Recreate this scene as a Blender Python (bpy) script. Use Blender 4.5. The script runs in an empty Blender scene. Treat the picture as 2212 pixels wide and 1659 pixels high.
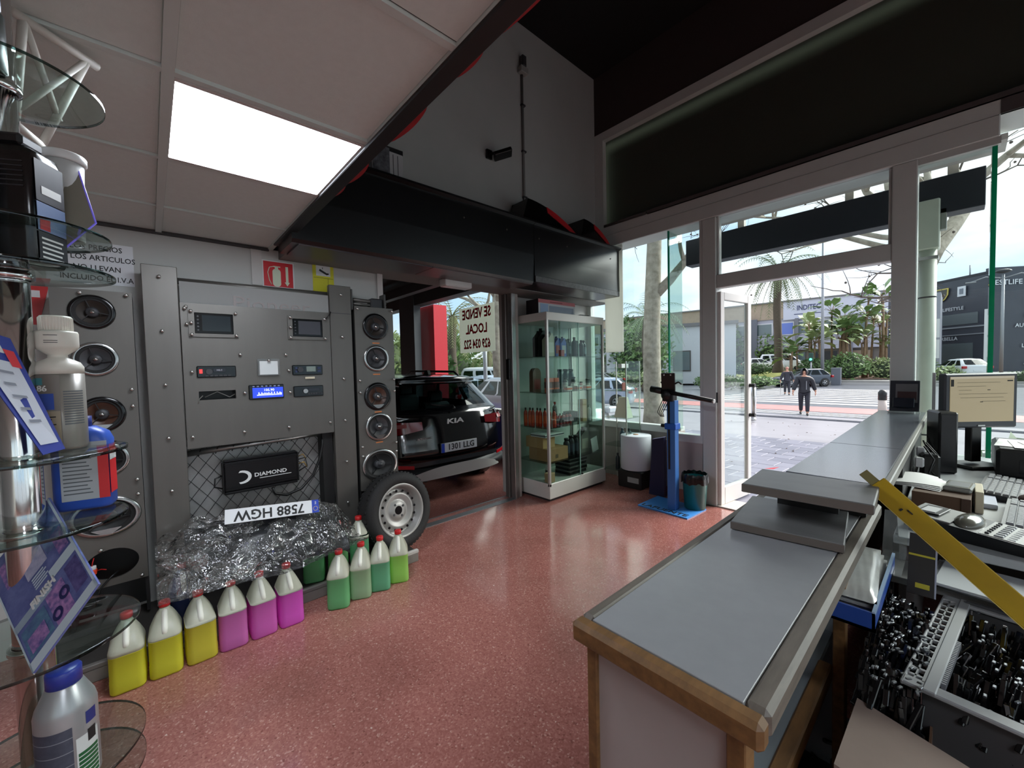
import bpy, bmesh, math, random
from mathutils import Vector, Matrix
C = bpy.context.scene
COL = C.collection
R = math.radians
PI = math.pi
rnd = random.Random(7)

# ------------------------------------------------------------------ camera, world, lights, exposure
YAW, PITCH, ROLL, FPX = 0.8384, 0.0392, -0.0237, 869.0
def camera():
    c, s = math.cos(YAW), math.sin(YAW)
    fw = Vector((-s*math.cos(PITCH), c*math.cos(PITCH), -math.sin(PITCH)))
    rt = Vector((c, s, 0)); up = rt.cross(fw)
    r = rt*math.cos(ROLL) + up*math.sin(ROLL)
    u = -rt*math.sin(ROLL) + up*math.cos(ROLL)
    cd = bpy.data.cameras.new('camera'); co = bpy.data.objects.new('camera', cd); COL.objects.link(co)
    m = Matrix((r, u, -fw)).transposed().to_4x4(); m.translation = (0, 0, 1.40)
    co.matrix_world = m
    cd.sensor_fit = 'HORIZONTAL'; cd.sensor_width = 36.0; cd.lens = 36.0*FPX/2212.0
    cd.clip_start = 0.05; cd.clip_end = 400
    C.camera = co
camera()
vs = C.view_settings
vs.view_transform = 'Standard'; vs.look = 'None'; vs.exposure = 0.95; vs.gamma = 1.0
vs.use_curve_mapping = False
LAMP_POWER = 16.0          # brightness of the LED ceiling panels
SKY_POWER = .98
def world():
    w = bpy.data.worlds.new('sky'); C.world = w; w.use_nodes = True
    nt = w.node_tree; nt.nodes.clear()
    N = nt.nodes.new; L = nt.links.new
    out = N('ShaderNodeOutputWorld'); bg = N('ShaderNodeBackground'); L(bg.outputs[0], out.inputs[0])
    tc = N('ShaderNodeTexCoord'); mp = N('ShaderNodeMapping'); L(tc.outputs['Generated'], mp.inputs[0])
    mp.inputs['Scale'].default_value = (1, 1, 2.6)
    n1 = N('ShaderNodeTexNoise'); n1.inputs['Scale'].default_value = 2.3; n1.inputs['Detail'].default_value = 7; n1.inputs['Roughness'].default_value = .55
    L(mp.outputs[0], n1.inputs['Vector'])
    cr = N('ShaderNodeValToRGB'); L(n1.outputs['Fac'], cr.inputs[0])
    e = cr.color_ramp.elements
    e[0].position = .38; e[0].color = (.40, .55, .74, 1)
    e[1].position = .60; e[1].color = (.80, .82, .85, 1)
    m = e.new(.48); m.color = (.58, .67, .78, 1)
    L(cr.outputs[0], bg.inputs['Color']); bg.inputs['Strength'].default_value = SKY_POWER
world()
def sun():
    d = bpy.data.lights.new('hazy_sun', 'SUN'); d.energy = 4.2; d.angle = R(45); d.color = (1, .97, .93)
    o = bpy.data.objects.new('hazy_sun', d); COL.objects.link(o); o.rotation_euler = Vector((-.42,-.70,-.60)).to_track_quat('-Z','Y').to_euler()
sun()

# ------------------------------------------------------------------ helpers
def lin(c):
    r = []
    for v in c[:3]:
        v = v/255.0
        r.append(v/12.92 if v <= .04045 else ((v+.055)/1.055)**2.4)
    return (r[0], r[1], r[2], 1)
MATS = {}
def M(name, col=(128,128,128), rough=.5, metal=0.0, noise=None, bump=None, coat=0, spec=None, emit=None, stretch=None, col2=None, trans=None, sheen=0):
    if name in MATS: return MATS[name]
    m = bpy.data.materials.new(name); m.use_nodes = True
    nt = m.node_tree; b = nt.nodes['Principled BSDF']; N = nt.nodes.new; L = nt.links.new
    b.inputs['Base Color'].default_value = lin(col); b.inputs['Roughness'].default_value = rough; b.inputs['Metallic'].default_value = metal
    if coat: b.inputs['Coat Weight'].default_value = coat; b.inputs['Coat Roughness'].default_value = .08
    if spec is not None: b.inputs['Specular IOR Level'].default_value = spec
    if trans: b.inputs['Transmission Weight'].default_value = trans
    if emit: b.inputs['Emission Color'].default_value = lin(emit[0]); b.inputs['Emission Strength'].default_value = emit[1]
    if noise or bump:
        tc = N('ShaderNodeTexCoord'); mp = N('ShaderNodeMapping'); L(tc.outputs['Object'], mp.inputs[0])
        if stretch: mp.inputs['Scale'].default_value = stretch
    if noise:
        sc, am = noise
        t = N('ShaderNodeTexNoise'); t.inputs['Scale'].default_value = sc; t.inputs['Detail'].default_value = 5; t.inputs['Roughness'].default_value = .6
        L(mp.outputs[0], t.inputs['Vector'])
        r = N('ShaderNodeValToRGB'); L(t.outputs['Fac'], r.inputs[0])
        c1 = lin(col); c2 = lin(col2) if col2 else tuple(v*(1-am) for v in c1[:3])+(1,)
        r.color_ramp.elements[0].position = .32; r.color_ramp.elements[1].position = .68
        r.color_ramp.elements[0].color = c2; r.color_ramp.elements[1].color = c1
        L(r.outputs[0], b.inputs['Base Color'])
    if bump:
        sc, st = bump
        t = N('ShaderNodeTexNoise'); t.inputs['Scale'].default_value = sc; t.inputs['Detail'].default_value = 4
        L(mp.outputs[0], t.inputs['Vector'])
        bn = N('ShaderNodeBump'); bn.inputs['Strength'].default_value = st; bn.inputs['Distance'].default_value = .01
        L(t.outputs['Fac'], bn.inputs['Height']); L(bn.outputs[0], b.inputs['Normal'])
    MATS[name] = m; return m
def glass(name, tint=(235,245,240), gloss=1.0, ior=1.45, rough=0.02, veil=0.0):
    """thin pane: tinted see-through with a fresnel reflection; veil = share of milky scatter (dust, haze on the pane)"""
    if name in MATS: return MATS[name]
    m = bpy.data.materials.new(name); m.use_nodes = True
    nt = m.node_tree; nt.nodes.clear(); N = nt.nodes.new; L = nt.links.new
    out = N('ShaderNodeOutputMaterial'); mix = N('ShaderNodeMixShader'); tr = N('ShaderNodeBsdfTransparent'); gl = N('ShaderNodeBsdfGlossy')
    lw = N('ShaderNodeLayerWeight'); lw.inputs['Blend'].default_value = .5
    fr = N('ShaderNodeMath'); fr.operation = 'POWER'; fr.inputs[1].default_value = 5.0; L(lw.outputs['Facing'], fr.inputs[0])
    mu = N('ShaderNodeMath'); mu.operation = 'MULTIPLY_ADD'; mu.inputs[1].default_value = .93*gloss; mu.inputs[2].default_value = ((ior-1)/(ior+1))**2*gloss; mu.use_clamp = True
    L(fr.outputs[0], mu.inputs[0]); L(mu.outputs[0], mix.inputs[0])
    tr.inputs[0].default_value = lin(tint); gl.inputs['Roughness'].default_value = rough
    if veil:
        mv = N('ShaderNodeMixShader'); df = N('ShaderNodeBsdfDiffuse'); df.inputs[0].default_value = (.8, .82, .8, 1); mv.inputs[0].default_value = veil
        L(tr.outputs[0], mv.inputs[1]); L(df.outputs[0], mv.inputs[2]); L(mv.outputs[0], mix.inputs[1])
    else:
        L(tr.outputs[0], mix.inputs[1])
    L(gl.outputs[0], mix.inputs[2]); L(mix.outputs[0], out.inputs[0])
    MATS[name] = m; return m
def translucent(name, col, amount=.5, rough=.3):
    """milky plastic: diffuse + translucent + a little gloss"""
    if name in MATS: return MATS[name]
    m = bpy.data.materials.new(name); m.use_nodes = True
    nt = m.node_tree; b = nt.nodes['Principled BSDF']; N = nt.nodes.new; L = nt.links.new
    out = [n for n in nt.nodes if n.type == 'OUTPUT_MATERIAL'][0]
    b.inputs['Base Color'].default_value = lin(col); b.inputs['Roughness'].default_value = rough
    t = N('ShaderNodeBsdfTranslucent'); t.inputs[0].default_value = lin(col)
    x = N('ShaderNodeMixShader'); x.inputs[0].default_value = amount
    L(b.outputs[0], x.inputs[1]); L(t.outputs[0], x.inputs[2]); L(x.outputs[0], out.inputs[0])
    MATS[name] = m; return m

class MB:
    """collects shapes and links them as ONE mesh object"""
    def __init__(s, M4=None): s.v = []; s.f = []; s.sm = []; s.M = M4
    def add(s, vs, fs, smooth=False):
        o = len(s.v)
        s.v += [(s.M @ Vector(v)) if s.M else Vector(v) for v in vs]
        s.f += [tuple(i+o for i in f) for f in fs]; s.sm += [smooth]*len(fs)
        return s
    def box(s, a, b, r=0.0):
        x0,y0,z0 = (min(a[i],b[i]) for i in range(3)); x1,y1,z1 = (max(a[i],b[i]) for i in range(3))
        r = min(r, (x1-x0)*.49, (y1-y0)*.49, (z1-z0)*.49)
        if r <= 0:
            return s.add([(x0,y0,z0),(x1,y0,z0),(x1,y1,z0),(x0,y1,z0),(x0,y0,z1),(x1,y0,z1),(x1,y1,z1),(x0,y1,z1)],
                  [(0,3,2,1),(4,5,6,7),(0,1,5,4),(1,2,6,5),(2,3,7,6),(3,0,4,7)])
        vs = []; ix = {}
        for i,X in ((0,x0),(1,x1)):
            for j,Y in ((0,y0),(1,y1)):
                for k,Z in ((0,z0),(1,z1)):
                    sx, sy, sz = (1 if i == 0 else -1), (1 if j == 0 else -1), (1 if k == 0 else -1)
                    for ax in range(3):
                        p = [X+sx*r, Y+sy*r, Z+sz*r]; p[ax] = (X,Y,Z)[ax]
                        ix[(i,j,k,ax)] = len(vs); vs.append(tuple(p))
        f = []
        for ax in range(3):
            o1, o2 = (ax+1)%3, (ax+2)%3
            for side in (0,1):
                q = []
                for (u,w) in ((0,0),(1,0),(1,1),(0,1)):
                    k = [0,0,0]; k[ax] = side; k[o1] = u; k[o2] = w
                    q.append(ix[(k[0],k[1],k[2],ax)])
                f.append(tuple(q if side else q[::-1]))
            for u in (0,1):
                for w in (0,1):
                    q = []
                    for e in (0,1):
                        k = [0,0,0]; k[ax] = e; k[o1] = u; k[o2] = w
                        q.append((ix[(k[0],k[1],k[2],o1)], ix[(k[0],k[1],k[2],o2)]))
                    q = (q[0][0], q[1][0], q[1][1], q[0][1])
                    f.append(q if (u == w) else q[::-1])
        for i in (0,1):
            for j in (0,1):
                for k in (0,1):
                    q = (ix[(i,j,k,0)], ix[(i,j,k,1)], ix[(i,j,k,2)])
                    f.append(q if (i+j+k)%2 else q[::-1])
        return s.add(vs, f)
    def cyl(s, p0, p1, r0, r1=None, n=16, caps=True, smooth=True):
        p0 = Vector(p0); p1 = Vector(p1); r1 = r0 if r1 is None else r1
        d = (p1-p0).normalized(); a = d.orthogonal().normalized(); b = d.cross(a)
        vs = []; f = []
        for p, r in ((p0,r0),(p1,r1)):
            for i in range(n):
                t = 2*PI*i/n; vs.append(p + a*math.cos(t)*r + b*math.sin(t)*r)
        s.add(vs, [(i,(i+1)%n,n+(i+1)%n,n+i) for i in range(n)], smooth)
        if caps:
            o = len(s.v)-2*n
            s.f += [tuple(o+i for i in range(n-1,-1,-1)), tuple(o+n+i for i in range(n))]; s.sm += [False, False]
        return s
    def tube(s, pts, r, n=8, smooth=True):
        pts = [Vector(p) for p in pts]; vs = []; f = []
        rs = r if isinstance(r, (list,tuple)) else [r]*len(pts)
        a = None
        for i, p in enumerate(pts):
            d = (pts[min(i+1,len(pts)-1)] - pts[max(i-1,0)]).normalized()
            a = d.orthogonal().normalized() if a is None else (a - d*a.dot(d)).normalized()
            b = d.cross(a)
            for k in range(n):
                t = 2*PI*k/n; vs.append(p + (a*math.cos(t)+b*math.sin(t))*rs[i])
        m = len(pts)
        for i in range(m-1):
            for k in range(n):
                f.append((i*n+k, i*n+(k+1)%n, (i+1)*n+(k+1)%n, (i+1)*n+k))
        f.append(tuple(range(n-1,-1,-1))); f.append(tuple((m-1)*n+k for k in range(n)))
        return s.add(vs, f, smooth)
    def lathe(s, prof, n=24, c=(0,0,0), axis='Z', caps=True, smooth=True):
        vs = []; f = []
        for (r, z) in prof:
            for k in range(n):
                t = 2*PI*k/n; x, y = r*math.cos(t), r*math.sin(t)
                p = {'Z':(x,y,z), 'X':(z,x,y), 'Y':(y,z,x)}[axis]
                vs.append((p[0]+c[0], p[1]+c[1], p[2]+c[2]))
        m = len(prof)
        for i in range(m-1):
            for k in range(n):
                f.append((i*n+k, i*n+(k+1)%n, (i+1)*n+(k+1)%n, (i+1)*n+k))
        s.add(vs, f, smooth)
        if caps:
            o = len(s.v)-m*n
            s.f += [tuple(o+i for i in range(n-1,-1,-1)), tuple(o+(m-1)*n+i for i in range(n))]; s.sm += [False, False]
        return s
    def prism(s, poly, h0, h1, axis='Z'):
        """poly 2-D, extruded along axis: Z -> (x,y), X -> (y,z), Y -> (x,z)"""
        def p3(p, h): return {'Z':(p[0],p[1],h), 'X':(h,p[0],p[1]), 'Y':(p[0],h,p[1])}[axis]
        n = len(poly)
        vs = [p3(p,h0) for p in poly] + [p3(p,h1) for p in poly]
        f = [tuple(range(n-1,-1,-1)), tuple(range(n,2*n))] + [(i,(i+1)%n,n+(i+1)%n,n+i) for i in range(n)]
        return s.add(vs, f)
    def quad(s, *p): return s.add(p, [tuple(range(len(p)))])
    def grid(s, fn, nu, nv, smooth=True):
        vs = [fn(i/nu, j/nv) for j in range(nv+1) for i in range(nu+1)]
        f = [(j*(nu+1)+i, j*(nu+1)+i+1, (j+1)*(nu+1)+i+1, (j+1)*(nu+1)+i) for j in range(nv) for i in range(nu)]
        return s.add(vs, f, smooth)
    def ball(s, c, r, n=12, m=8, sc=(1,1,1)):
        prof = [(max(1e-4,math.sin(PI*i/m)), -math.cos(PI*i/m)) for i in range(m+1)]
        vs = []; f = []
        for (q, z) in prof:
            for k in range(n):
                t = 2*PI*k/n; vs.append((c[0]+r*sc[0]*q*math.cos(t), c[1]+r*sc[1]*q*math.sin(t), c[2]+r*sc[2]*z))
        for i in range(m):
            for k in range(n): f.append((i*n+k, i*n+(k+1)%n, (i+1)*n+(k+1)%n, (i+1)*n+k))
        return s.add(vs, f, True)
    def loft(s, rings, caps=True, smooth=True):
        n = len(rings[0]); vs = [p for r in rings for p in r]; f = []
        for i in range(len(rings)-1):
            for k in range(n): f.append((i*n+k, i*n+(k+1)%n, (i+1)*n+(k+1)%n, (i+1)*n+k))
        s.add(vs, f, smooth)
        if caps:
            o = len(s.v)-len(vs); m = len(rings)
            s.f += [tuple(o+i for i in range(n-1,-1,-1)), tuple(o+(m-1)*n+i for i in range(n))]; s.sm += [False, False]
        return s
    def mesh(s, name):
        me = bpy.data.meshes.new(name); me.from_pydata([tuple(v) for v in s.v], [], s.f)
        me.polygons.foreach_set('use_smooth', s.sm); me.validate(); me.update()
        return me
    def islands(s):
        par = list(range(len(s.v)))
        def f(a):
            while par[a] != a: par[a] = par[par[a]]; a = par[a]
            return a
        for q in s.f:
            for k in q[1:]:
                a, b = f(q[0]), f(k)
                if a != b: par[a] = b
        g = {}
        for i, q in enumerate(s.f): g.setdefault(f(q[0]), []).append(i)
        return list(g.values())
    def split(s, name, mat, parent=None, world=False, fix=True):
        """each separate piece becomes an object of its own"""
        out = []
        for fi in s.islands():
            m = MB(); ix = {}
            for i in fi:
                q = []
                for k in s.f[i]:
                    if k not in ix: ix[k] = len(m.v); m.v.append(s.v[k].copy())
                    q.append(ix[k])
                m.f.append(tuple(q)); m.sm.append(s.sm[i])
            out.append(m.build(name, mat, parent, world, fix=fix))
        return out
    def build(s, name, mat, parent=None, world=False, kind=None, fix=True, weld=False):
        """world=True: the coordinates are world ones and the parent (un-rotated root) is taken off"""
        off = Vector((0,0,0))
        if world and parent is not None:
            p = parent
            while p is not None: off += p.location; p = p.parent
        if off.length: s.v = [v-off for v in s.v]
        me = s.mesh(name)
        if fix:
            b = bmesh.new(); b.from_mesh(me)
            if weld: bmesh.ops.remove_doubles(b, verts=b.verts, dist=.0002)
            bmesh.ops.recalc_face_normals(b, faces=b.faces); b.to_mesh(me); b.free()
        me.materials.append(mat)
        return put(name, me, parent, kind)
def put(name, me, parent=None, kind=None):
    o = bpy.data.objects.new(name, me); COL.objects.link(o)
    if parent is not None: o.parent = parent
    if kind: o['kind'] = kind
    return o
def thing(name, label, cat, loc=(0,0,0), rotz=0.0, group=None):
    o = bpy.data.objects.new(name, None); COL.objects.link(o); o.empty_display_size = .05
    o.location = loc; o.rotation_euler = (0,0,rotz); o['label'] = label; o['category'] = cat
    if group: o['group'] = group
    return o
def tag(o, label, cat, group=None):
    o['label'] = label; o['category'] = cat
    if group: o['group'] = group
    return o
def struct(name, mb, mat, parent=None):
    return mb.build(name, mat, parent, kind=None if parent else 'structure')
def frame(o, ux, uy):
    """matrix with local x = ux, y = uy (unit vectors), origin o"""
    ux = Vector(ux).normalized(); uy = Vector(uy).normalized(); uz = ux.cross(uy)
    m = Matrix((ux, uy, uz)).transposed().to_4x4(); m.translation = Vector(o); return m
def text(s, size, mat, parent, mat4, name='lettering', ext=.001, sx=1.0, align='CENTER', space=1.0, bold=0.0):
    cu = bpy.data.curves.new('t', 'FONT'); cu.body = s; cu.size = size; cu.extrude = ext; cu.align_x = align; cu.align_y = 'CENTER'
    cu.space_character = space; cu.offset = bold; cu.resolution_u = 2
    o = bpy.data.objects.new('t', cu); COL.objects.link(o)
    bpy.context.view_layer.update()
    me = bpy.data.meshes.new_from_object(o.evaluated_get(bpy.context.evaluated_depsgraph_get()))
    bpy.data.objects.remove(o); bpy.data.curves.remove(cu)
    p = parent; off = Vector((0,0,0))
    m = mat4 @ Matrix.Diagonal((sx,1,1,1))
    me.transform(m); me.materials.clear(); me.materials.append(mat)
    if sx < 0: me.flip_normals()
    return put(name, me, parent)
def wtext(s, size, mat, parent, o, ux, uy, **k):
    """text given in world coordinates under an un-rotated root"""
    off = Vector((0,0,0)); p = parent
    while p is not None: off += p.location; p = p.parent
    return text(s, size, mat, parent, frame(Vector(o)-off, ux, uy), **k)
def copy_tree(o, parent=None):
    c = o.copy(); COL.objects.link(c)
    if parent is not None: c.parent = parent
    for ch in list(o.children): copy_tree(ch, c)
    return c
def rrect(w, d, r, n=4):
    """rounded rectangle outline, centred"""
    out = []
    for cx, cy, a0 in ((w/2-r, d/2-r, 0), (-w/2+r, d/2-r, 90), (-w/2+r, -d/2+r, 180), (w/2-r, -d/2+r, 270)):
        for i in range(n+1):
            a = R(a0+90*i/n); out.append((cx+r*math.cos(a), cy+r*math.sin(a)))
    return out

# ------------------------------------------------------------------ shared materials
WHITE_P = M('white paint', (196,192,188), .55, noise=(6,.06))
GREY_P = M('grey wall paint', (186,186,182), .7, noise=(3,.06), bump=(60,.05))
FRAME = M('painted aluminium frame', (206,210,208), .42, noise=(5,.05))
ALU = M('brushed aluminium', (186,186,184), .34, .85, noise=(18,.12))
STEEL = M('brushed steel sheet', (108,105,100), .42, .5, noise=(9,.10), stretch=(1,1,.12))
CHROME = M('chrome', (214,214,214), .1, 1.0)
BLACK = M('black plastic', (16,16,17), .42)
BLACKG = M('gloss black', (8,8,10), .16)
RUBBER = M('tyre rubber', (26,25,25), .75, bump=(80,.2))
DARKGREY = M('dark grey plastic', (52,53,56), .5)
RED = M('red plastic', (186,28,30), .38)
WOOD = M('worn oak edge', (128,92,52), .55, noise=(7,.45), stretch=(6,1,6))
CARD = M('cardboard', (168,128,88), .8, noise=(12,.12))
PAPER = M('white paper', (214,214,214), .7)
PANE = glass('window glass', (243,248,246))
PANEG = glass('greenish shelf glass', (232,241,237))
EDGE = translucent('green glass edge', (44,158,128), .6, .15)
INK = M('black print', (22,22,24), .6)
# ------------------------------------------------------------------ the setting: floor, walls, ceilings
def terrazzo():
    m = bpy.data.materials.new('red terrazzo'); m.use_nodes = True; nt = m.node_tree; b = nt.nodes['Principled BSDF']
    N = nt.nodes.new; L = nt.links.new
    tc = N('ShaderNodeTexCoord')
    v = N('ShaderNodeTexVoronoi'); v.inputs['Scale'].default_value = 150; L(tc.outputs['Object'], v.inputs['Vector'])
    r = N('ShaderNodeValToRGB'); L(v.outputs['Color'], r.inputs[0]); r.color_ramp.interpolation = 'CONSTANT'
    e = r.color_ramp.elements; e[0].position = 0; e[0].color = lin((156,100,92)); e[1].position = .30; e[1].color = lin((168,112,103))
    for p, c in ((.55,(160,104,96)), (.72,(178,122,113)), (.82,(192,146,136)), (.88,(138,86,79)), (.965,(214,186,176))):
        q = e.new(p); q.color = lin(c)
    n = N('ShaderNodeTexNoise'); n.inputs['Scale'].default_value = 1.4; n.inputs['Detail'].default_value = 6; L(tc.outputs['Object'], n.inputs['Vector'])
    r2 = N('ShaderNodeValToRGB'); L(n.outputs['Fac'], r2.inputs[0]); r2.color_ramp.elements[0].color = (.72,.70,.69,1); r2.color_ramp.elements[1].color = (1,1,1,1)
    r2.color_ramp.elements[0].position = .35; r2.color_ramp.elements[1].position = .62
    mx = N('ShaderNodeMix'); mx.data_type = 'RGBA'; mx.blend_type = 'MULTIPLY'; mx.inputs[0].default_value = 1
    L(r.outputs[0], mx.inputs[6]); L(r2.outputs[0], mx.inputs[7]); L(mx.outputs[2], b.inputs['Base Color'])
    r3 = N('ShaderNodeMapRange'); L(n.outputs['Fac'], r3.inputs[0]); r3.inputs[3].default_value = .22; r3.inputs[4].default_value = .07
    L(r3.outputs[0], b.inputs['Roughness']); b.inputs['Specular IOR Level'].default_value = .55
    return m
TERR = terrazzo()
struct('floor', MB().box((-3.30,-4.2,-.12),(4.6,4.34,0)), TERR)
struct('floor_workshop', MB().box((-13.2,-2.2,-.25),(-3.30,4.62,-.13)), TERR)
struct('trim_step', MB().box((-3.34,-2.2,-.14),(-3.301,4.34,-.006)), M('step edge', (92,60,54), .6))
# left wall with the opening to the workshop (opening y 1.42 .. 2.86)
struct('wall_left', MB().box((-3.30,-4.2,0),(-3.17,1.40,2.25)), GREY_P)
o = struct('trim_1', MB().box((-3.31,1.40,0),(-3.155,1.445,2.25)).box((-3.31,.535,2.0),(-3.16,.595,2.25)), WHITE_P)
struct('wall_left_rear', MB().box((-3.46,2.94,0),(-3.33,4.40,2.72)), WHITE_P)
# aluminium sliding-door jamb at the far side of the opening
ja = struct('door_1', MB().box((-3.30,2.84,0),(-3.24,2.90,2.19),.004), M('jamb shade aluminium', (120,116,112), .4, .5))
MB().box((-3.23,2.86,0),(-3.16,2.915,2.19),.004).build('door_stile', ALU, ja)
MB().box((-3.33,2.92,0),(-3.17,2.965,2.19),.006).build('door_post', M('jamb white', (178,172,166), .4), ja)
MB().box((-3.245,2.835,1.28),(-3.19,2.858,1.50),.006).build('door_handle', BLACK, ja)
# upper part of the hall
struct('wall_left_upper', MB().box((-3.10,.70,2.60),(-2.95,4.40,4.82)), M('grey upper wall', (176,178,176), .75, noise=(2,.08)))
struct('wall_upper_back', MB().box((-3.1,.645,2.42),(4.6,.69,4.82)), M('dark paint', (30,29,30), .8))
struct('ceiling_upper', MB().box((-3.1,.60,4.80),(4.6,4.5,4.9)), M('black ceiling', (9,9,10), .9))
struct('wall_back', MB().box((-3.3,-4.3,0),(4.6,-4.2,2.3)), GREY_P)
wr_ = struct('wall_right', MB().box((4.5,-4.3,2.25),(4.6,4.46,4.85)).box((4.5,-4.3,0),(4.6,4.46,.30)).box((4.5,-4.3,.3),(4.6,-4.15,2.25)).box((4.5,4.34,.3),(4.6,4.46,2.25)), GREY_P)
for y in (-2.0, .1, 2.2): MB().box((4.5,y-.04,.3),(4.6,y+.04,2.25)).build('added_mullion', FRAME, wr_)
MB().box((4.545,-4.15,.3),(4.553,4.34,2.25)).build('pane', PANE, wr_)  # unseen glazing and bars, added to bring daylight in from the right
# black bulkhead along the left wall, over the opening
BULK = M('black lacquered sheet', (9,9,12), .30, spec=.6, noise=(2,.3))
bk = struct('trim_2', MB().prism([(-2.635,2.44),(-2.635,2.715),(-2.60,2.725),(-2.60,2.74),(-2.96,2.74),(-2.96,2.18),(-2.66,2.18),(-2.645,2.20)], .66, 2.68, 'Y'), BULK)
MB().prism([(-2.635,2.44),(-2.635,2.715),(-2.60,2.725),(-2.60,2.74),(-2.98,2.74),(-2.98,2.195),(-2.64,2.195),(-2.64,2.25),(-2.632,2.252)], 2.684, 4.07, 'Y').build('fascia_panel', BULK, bk)
MB().box((-2.652,2.69,2.196),(-2.628,4.06,2.249)).build('fascia_lip', M('lip reflection grey', (92,92,94), .45, .3, noise=(30,.4)), bk)  # pale tone is light reflected by the lip, put into its colour
MB().box((-2.94,.70,2.172),(-2.665,1.62,2.181)).build('soffit_panel', M('soffit grey', (70,64,66), .35), bk)  # the floor's reflection is mixed into this grey
MB().box((-2.94,1.625,2.172),(-2.665,2.68,2.181)).build('soffit_panel', M('soffit floor reflection', (88,74,74), .35), bk)  # brown tone imitates the floor reflected in the gloss underside
scr = MB()
for y in (1.9,2.35,2.75,3.15,3.55,3.9): scr.ball((-2.634,y,2.60),.007,8,5)
scr.split('screw', STEEL, bk)
struct('wall_left_filler', MB().box((-3.30,.70,2.19),(-2.962,4.40,2.62)), M('filler shade', (120,118,116), .7))
# suspended ceiling of square tiles in a T-grid, LED panels set in it
TILE = M('mineral ceiling tile', (208,218,214), .9, noise=(40,.05), bump=(220,.06))
XS = [-3.17, -2.689, -2.087, -1.487, -.906, -.306, .294, .894]
YS = [-1.125, -.525, .075, .650]
ce = struct('ceiling', MB().box((-3.3,-4.3,2.34),(4.6,.70,2.40)), M('ceiling void', (60,58,57), .9))
tm = {}
def tile(x0, y0, x1, y1):
    k = (round(x1-x0,3), round(y1-y0,3))
    g = .012
    if k not in tm:
        b = MB().box((g,g,0),(k[0]-g,k[1]-g,.02), .004); tm[k] = b.mesh('tile'); tm[k].materials.append(TILE)
    t = put('tile', tm[k], ce); t.location = (x0, y0, 2.256)
for j in range(len(YS)-1):
    for i in range(len(XS)-1):
        if (i, j) == (2, 2): continue
        tile(XS[i], YS[j], XS[i+1], YS[j+1])
MB().box((-3.17,-4.2,2.256),(.894,-1.125,2.276)).box((.894,-4.2,2.256),(4.5,.645,2.276)).build('rear_panel', TILE, ce)
TB = M('ceiling grid bar', (196,206,202), .6)
for y in YS: MB().box((-3.17,y-.014,2.2455),(.894,y+.014,2.258)).box((-3.17,y-.003,2.258),(.894,y+.003,2.30)).build('grid_bar', TB, ce)
for x in XS[1:]: MB().box((x-.011,-1.125,2.247),(x+.011,.645,2.259)).build('grid_bar', TB, ce)
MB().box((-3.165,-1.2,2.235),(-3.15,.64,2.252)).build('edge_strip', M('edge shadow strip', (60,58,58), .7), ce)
LED = M('lit diffuser', (235,242,250), .5, emit=((236,244,255), LAMP_POWER))
LEDV = LED
def led(x, y, label):
    t = thing('ceiling_light', label, 'ceiling light', (x, y, 2.25))
    w = .285
    b = MB()
    for a, c in (((-w,-w),(w,-w+.016)), ((-w,w-.016),(w,w)), ((-w,-w+.016),(-w+.016,w-.016)), ((w-.016,-w+.016),(w,w-.016))): b.box((a[0],a[1],-.004),(c[0],c[1],.012))
    b.build('frame', WHITE_P, t)
    MB().box((-w+.016,-w+.016,.002),(w-.016,w-.016,.010)).build('diffuser', LED, t)
    return t
led(-1.787, .36, 'square lit LED panel in the tiled ceiling next to the black edge beam')
led(1.6, -.2, 'added unseen square LED panel in the ceiling above the staff side of the counter')  # added out of view to brighten the hall
led(3.4, -.2, 'added unseen square LED panel in the ceiling by the wall of the staff side')  # second unseen lamp, also added as extra light
# black edge beam with red channel letters on its hall side
be = struct('trim_3', MB().box((-3.0,.637,2.235),(4.6,.694,2.42), .003), M('black edge beam', (20,18,20), .45))
SG = M('red letter face', (150,14,24), .45)
MB().box((-3.0,.694,2.30),(4.6,.70,2.42)).build('rear_board', BLACK, be)
for (x0, x1, w) in ((-.80,-.55,.010),(-.99,-.85,.013),(-1.42,-1.14,.022),(-1.85,-1.60,.020),(-2.02,-1.86,.012)):
    n = 10; pr = [(x0+(x1-x0)*i/n, .694+w*math.sin(PI*i/n)**.7) for i in range(n+1)]
    MB().prism(pr, 2.242, 2.40, 'Z').build('letter_edge', SG, be)
# ---- storefront, plane y = 4.06, with the entrance
sf = struct('wall_front', MB().box((-2.95,4.07,4.13),(4.6,4.33,4.82)), M('dark taupe plaster', (58,50,50), .8))
MB().box((-2.95,4.06,4.035),(4.6,4.20,4.13)).box((-2.95,4.06,2.93),(4.6,4.20,3.03)).box((-2.95,4.06,3.03),(-2.83,4.20,4.035)).build('panel_frame', FRAME, sf)
MB().box((-2.83,4.125,3.03),(4.6,4.131,4.035)).build('fixed_panel', translucent('frosted smoked panel', (120,126,116), .70, .3), sf)
MB().box((-2.77,4.225,2.96),(4.6,4.245,3.985)).build('sign_back_board', M('sign back dark', (40,44,54), .55), sf)
MB().box((-2.83,4.06,3.025),(-2.29,4.085,3.06)).box((-2.27,4.06,3.02),(4.6,4.09,3.065)).build('cable_duct', M('duct paint', (84,78,78), .5), sf)
tb = struct('trim_4', MB().box((-2.95,4.055,2.795),(.155,4.33,2.93), .006), FRAME)
MB().box((.155,4.20,2.93),(4.6,4.42,3.03)).box((-3.3,4.33,2.86),(-2.0,4.46,2.96)).build('outer_lintel', FRAME, tb)
MB().box((.155,4.056,2.93),(4.6,4.08,3.02)).build('lintel_face', M('duct paint', (84,78,78), .5), tb)
def prof(name, a, b, par=None): return MB().box(a, b, .006).build(name, FRAME, par)
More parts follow.
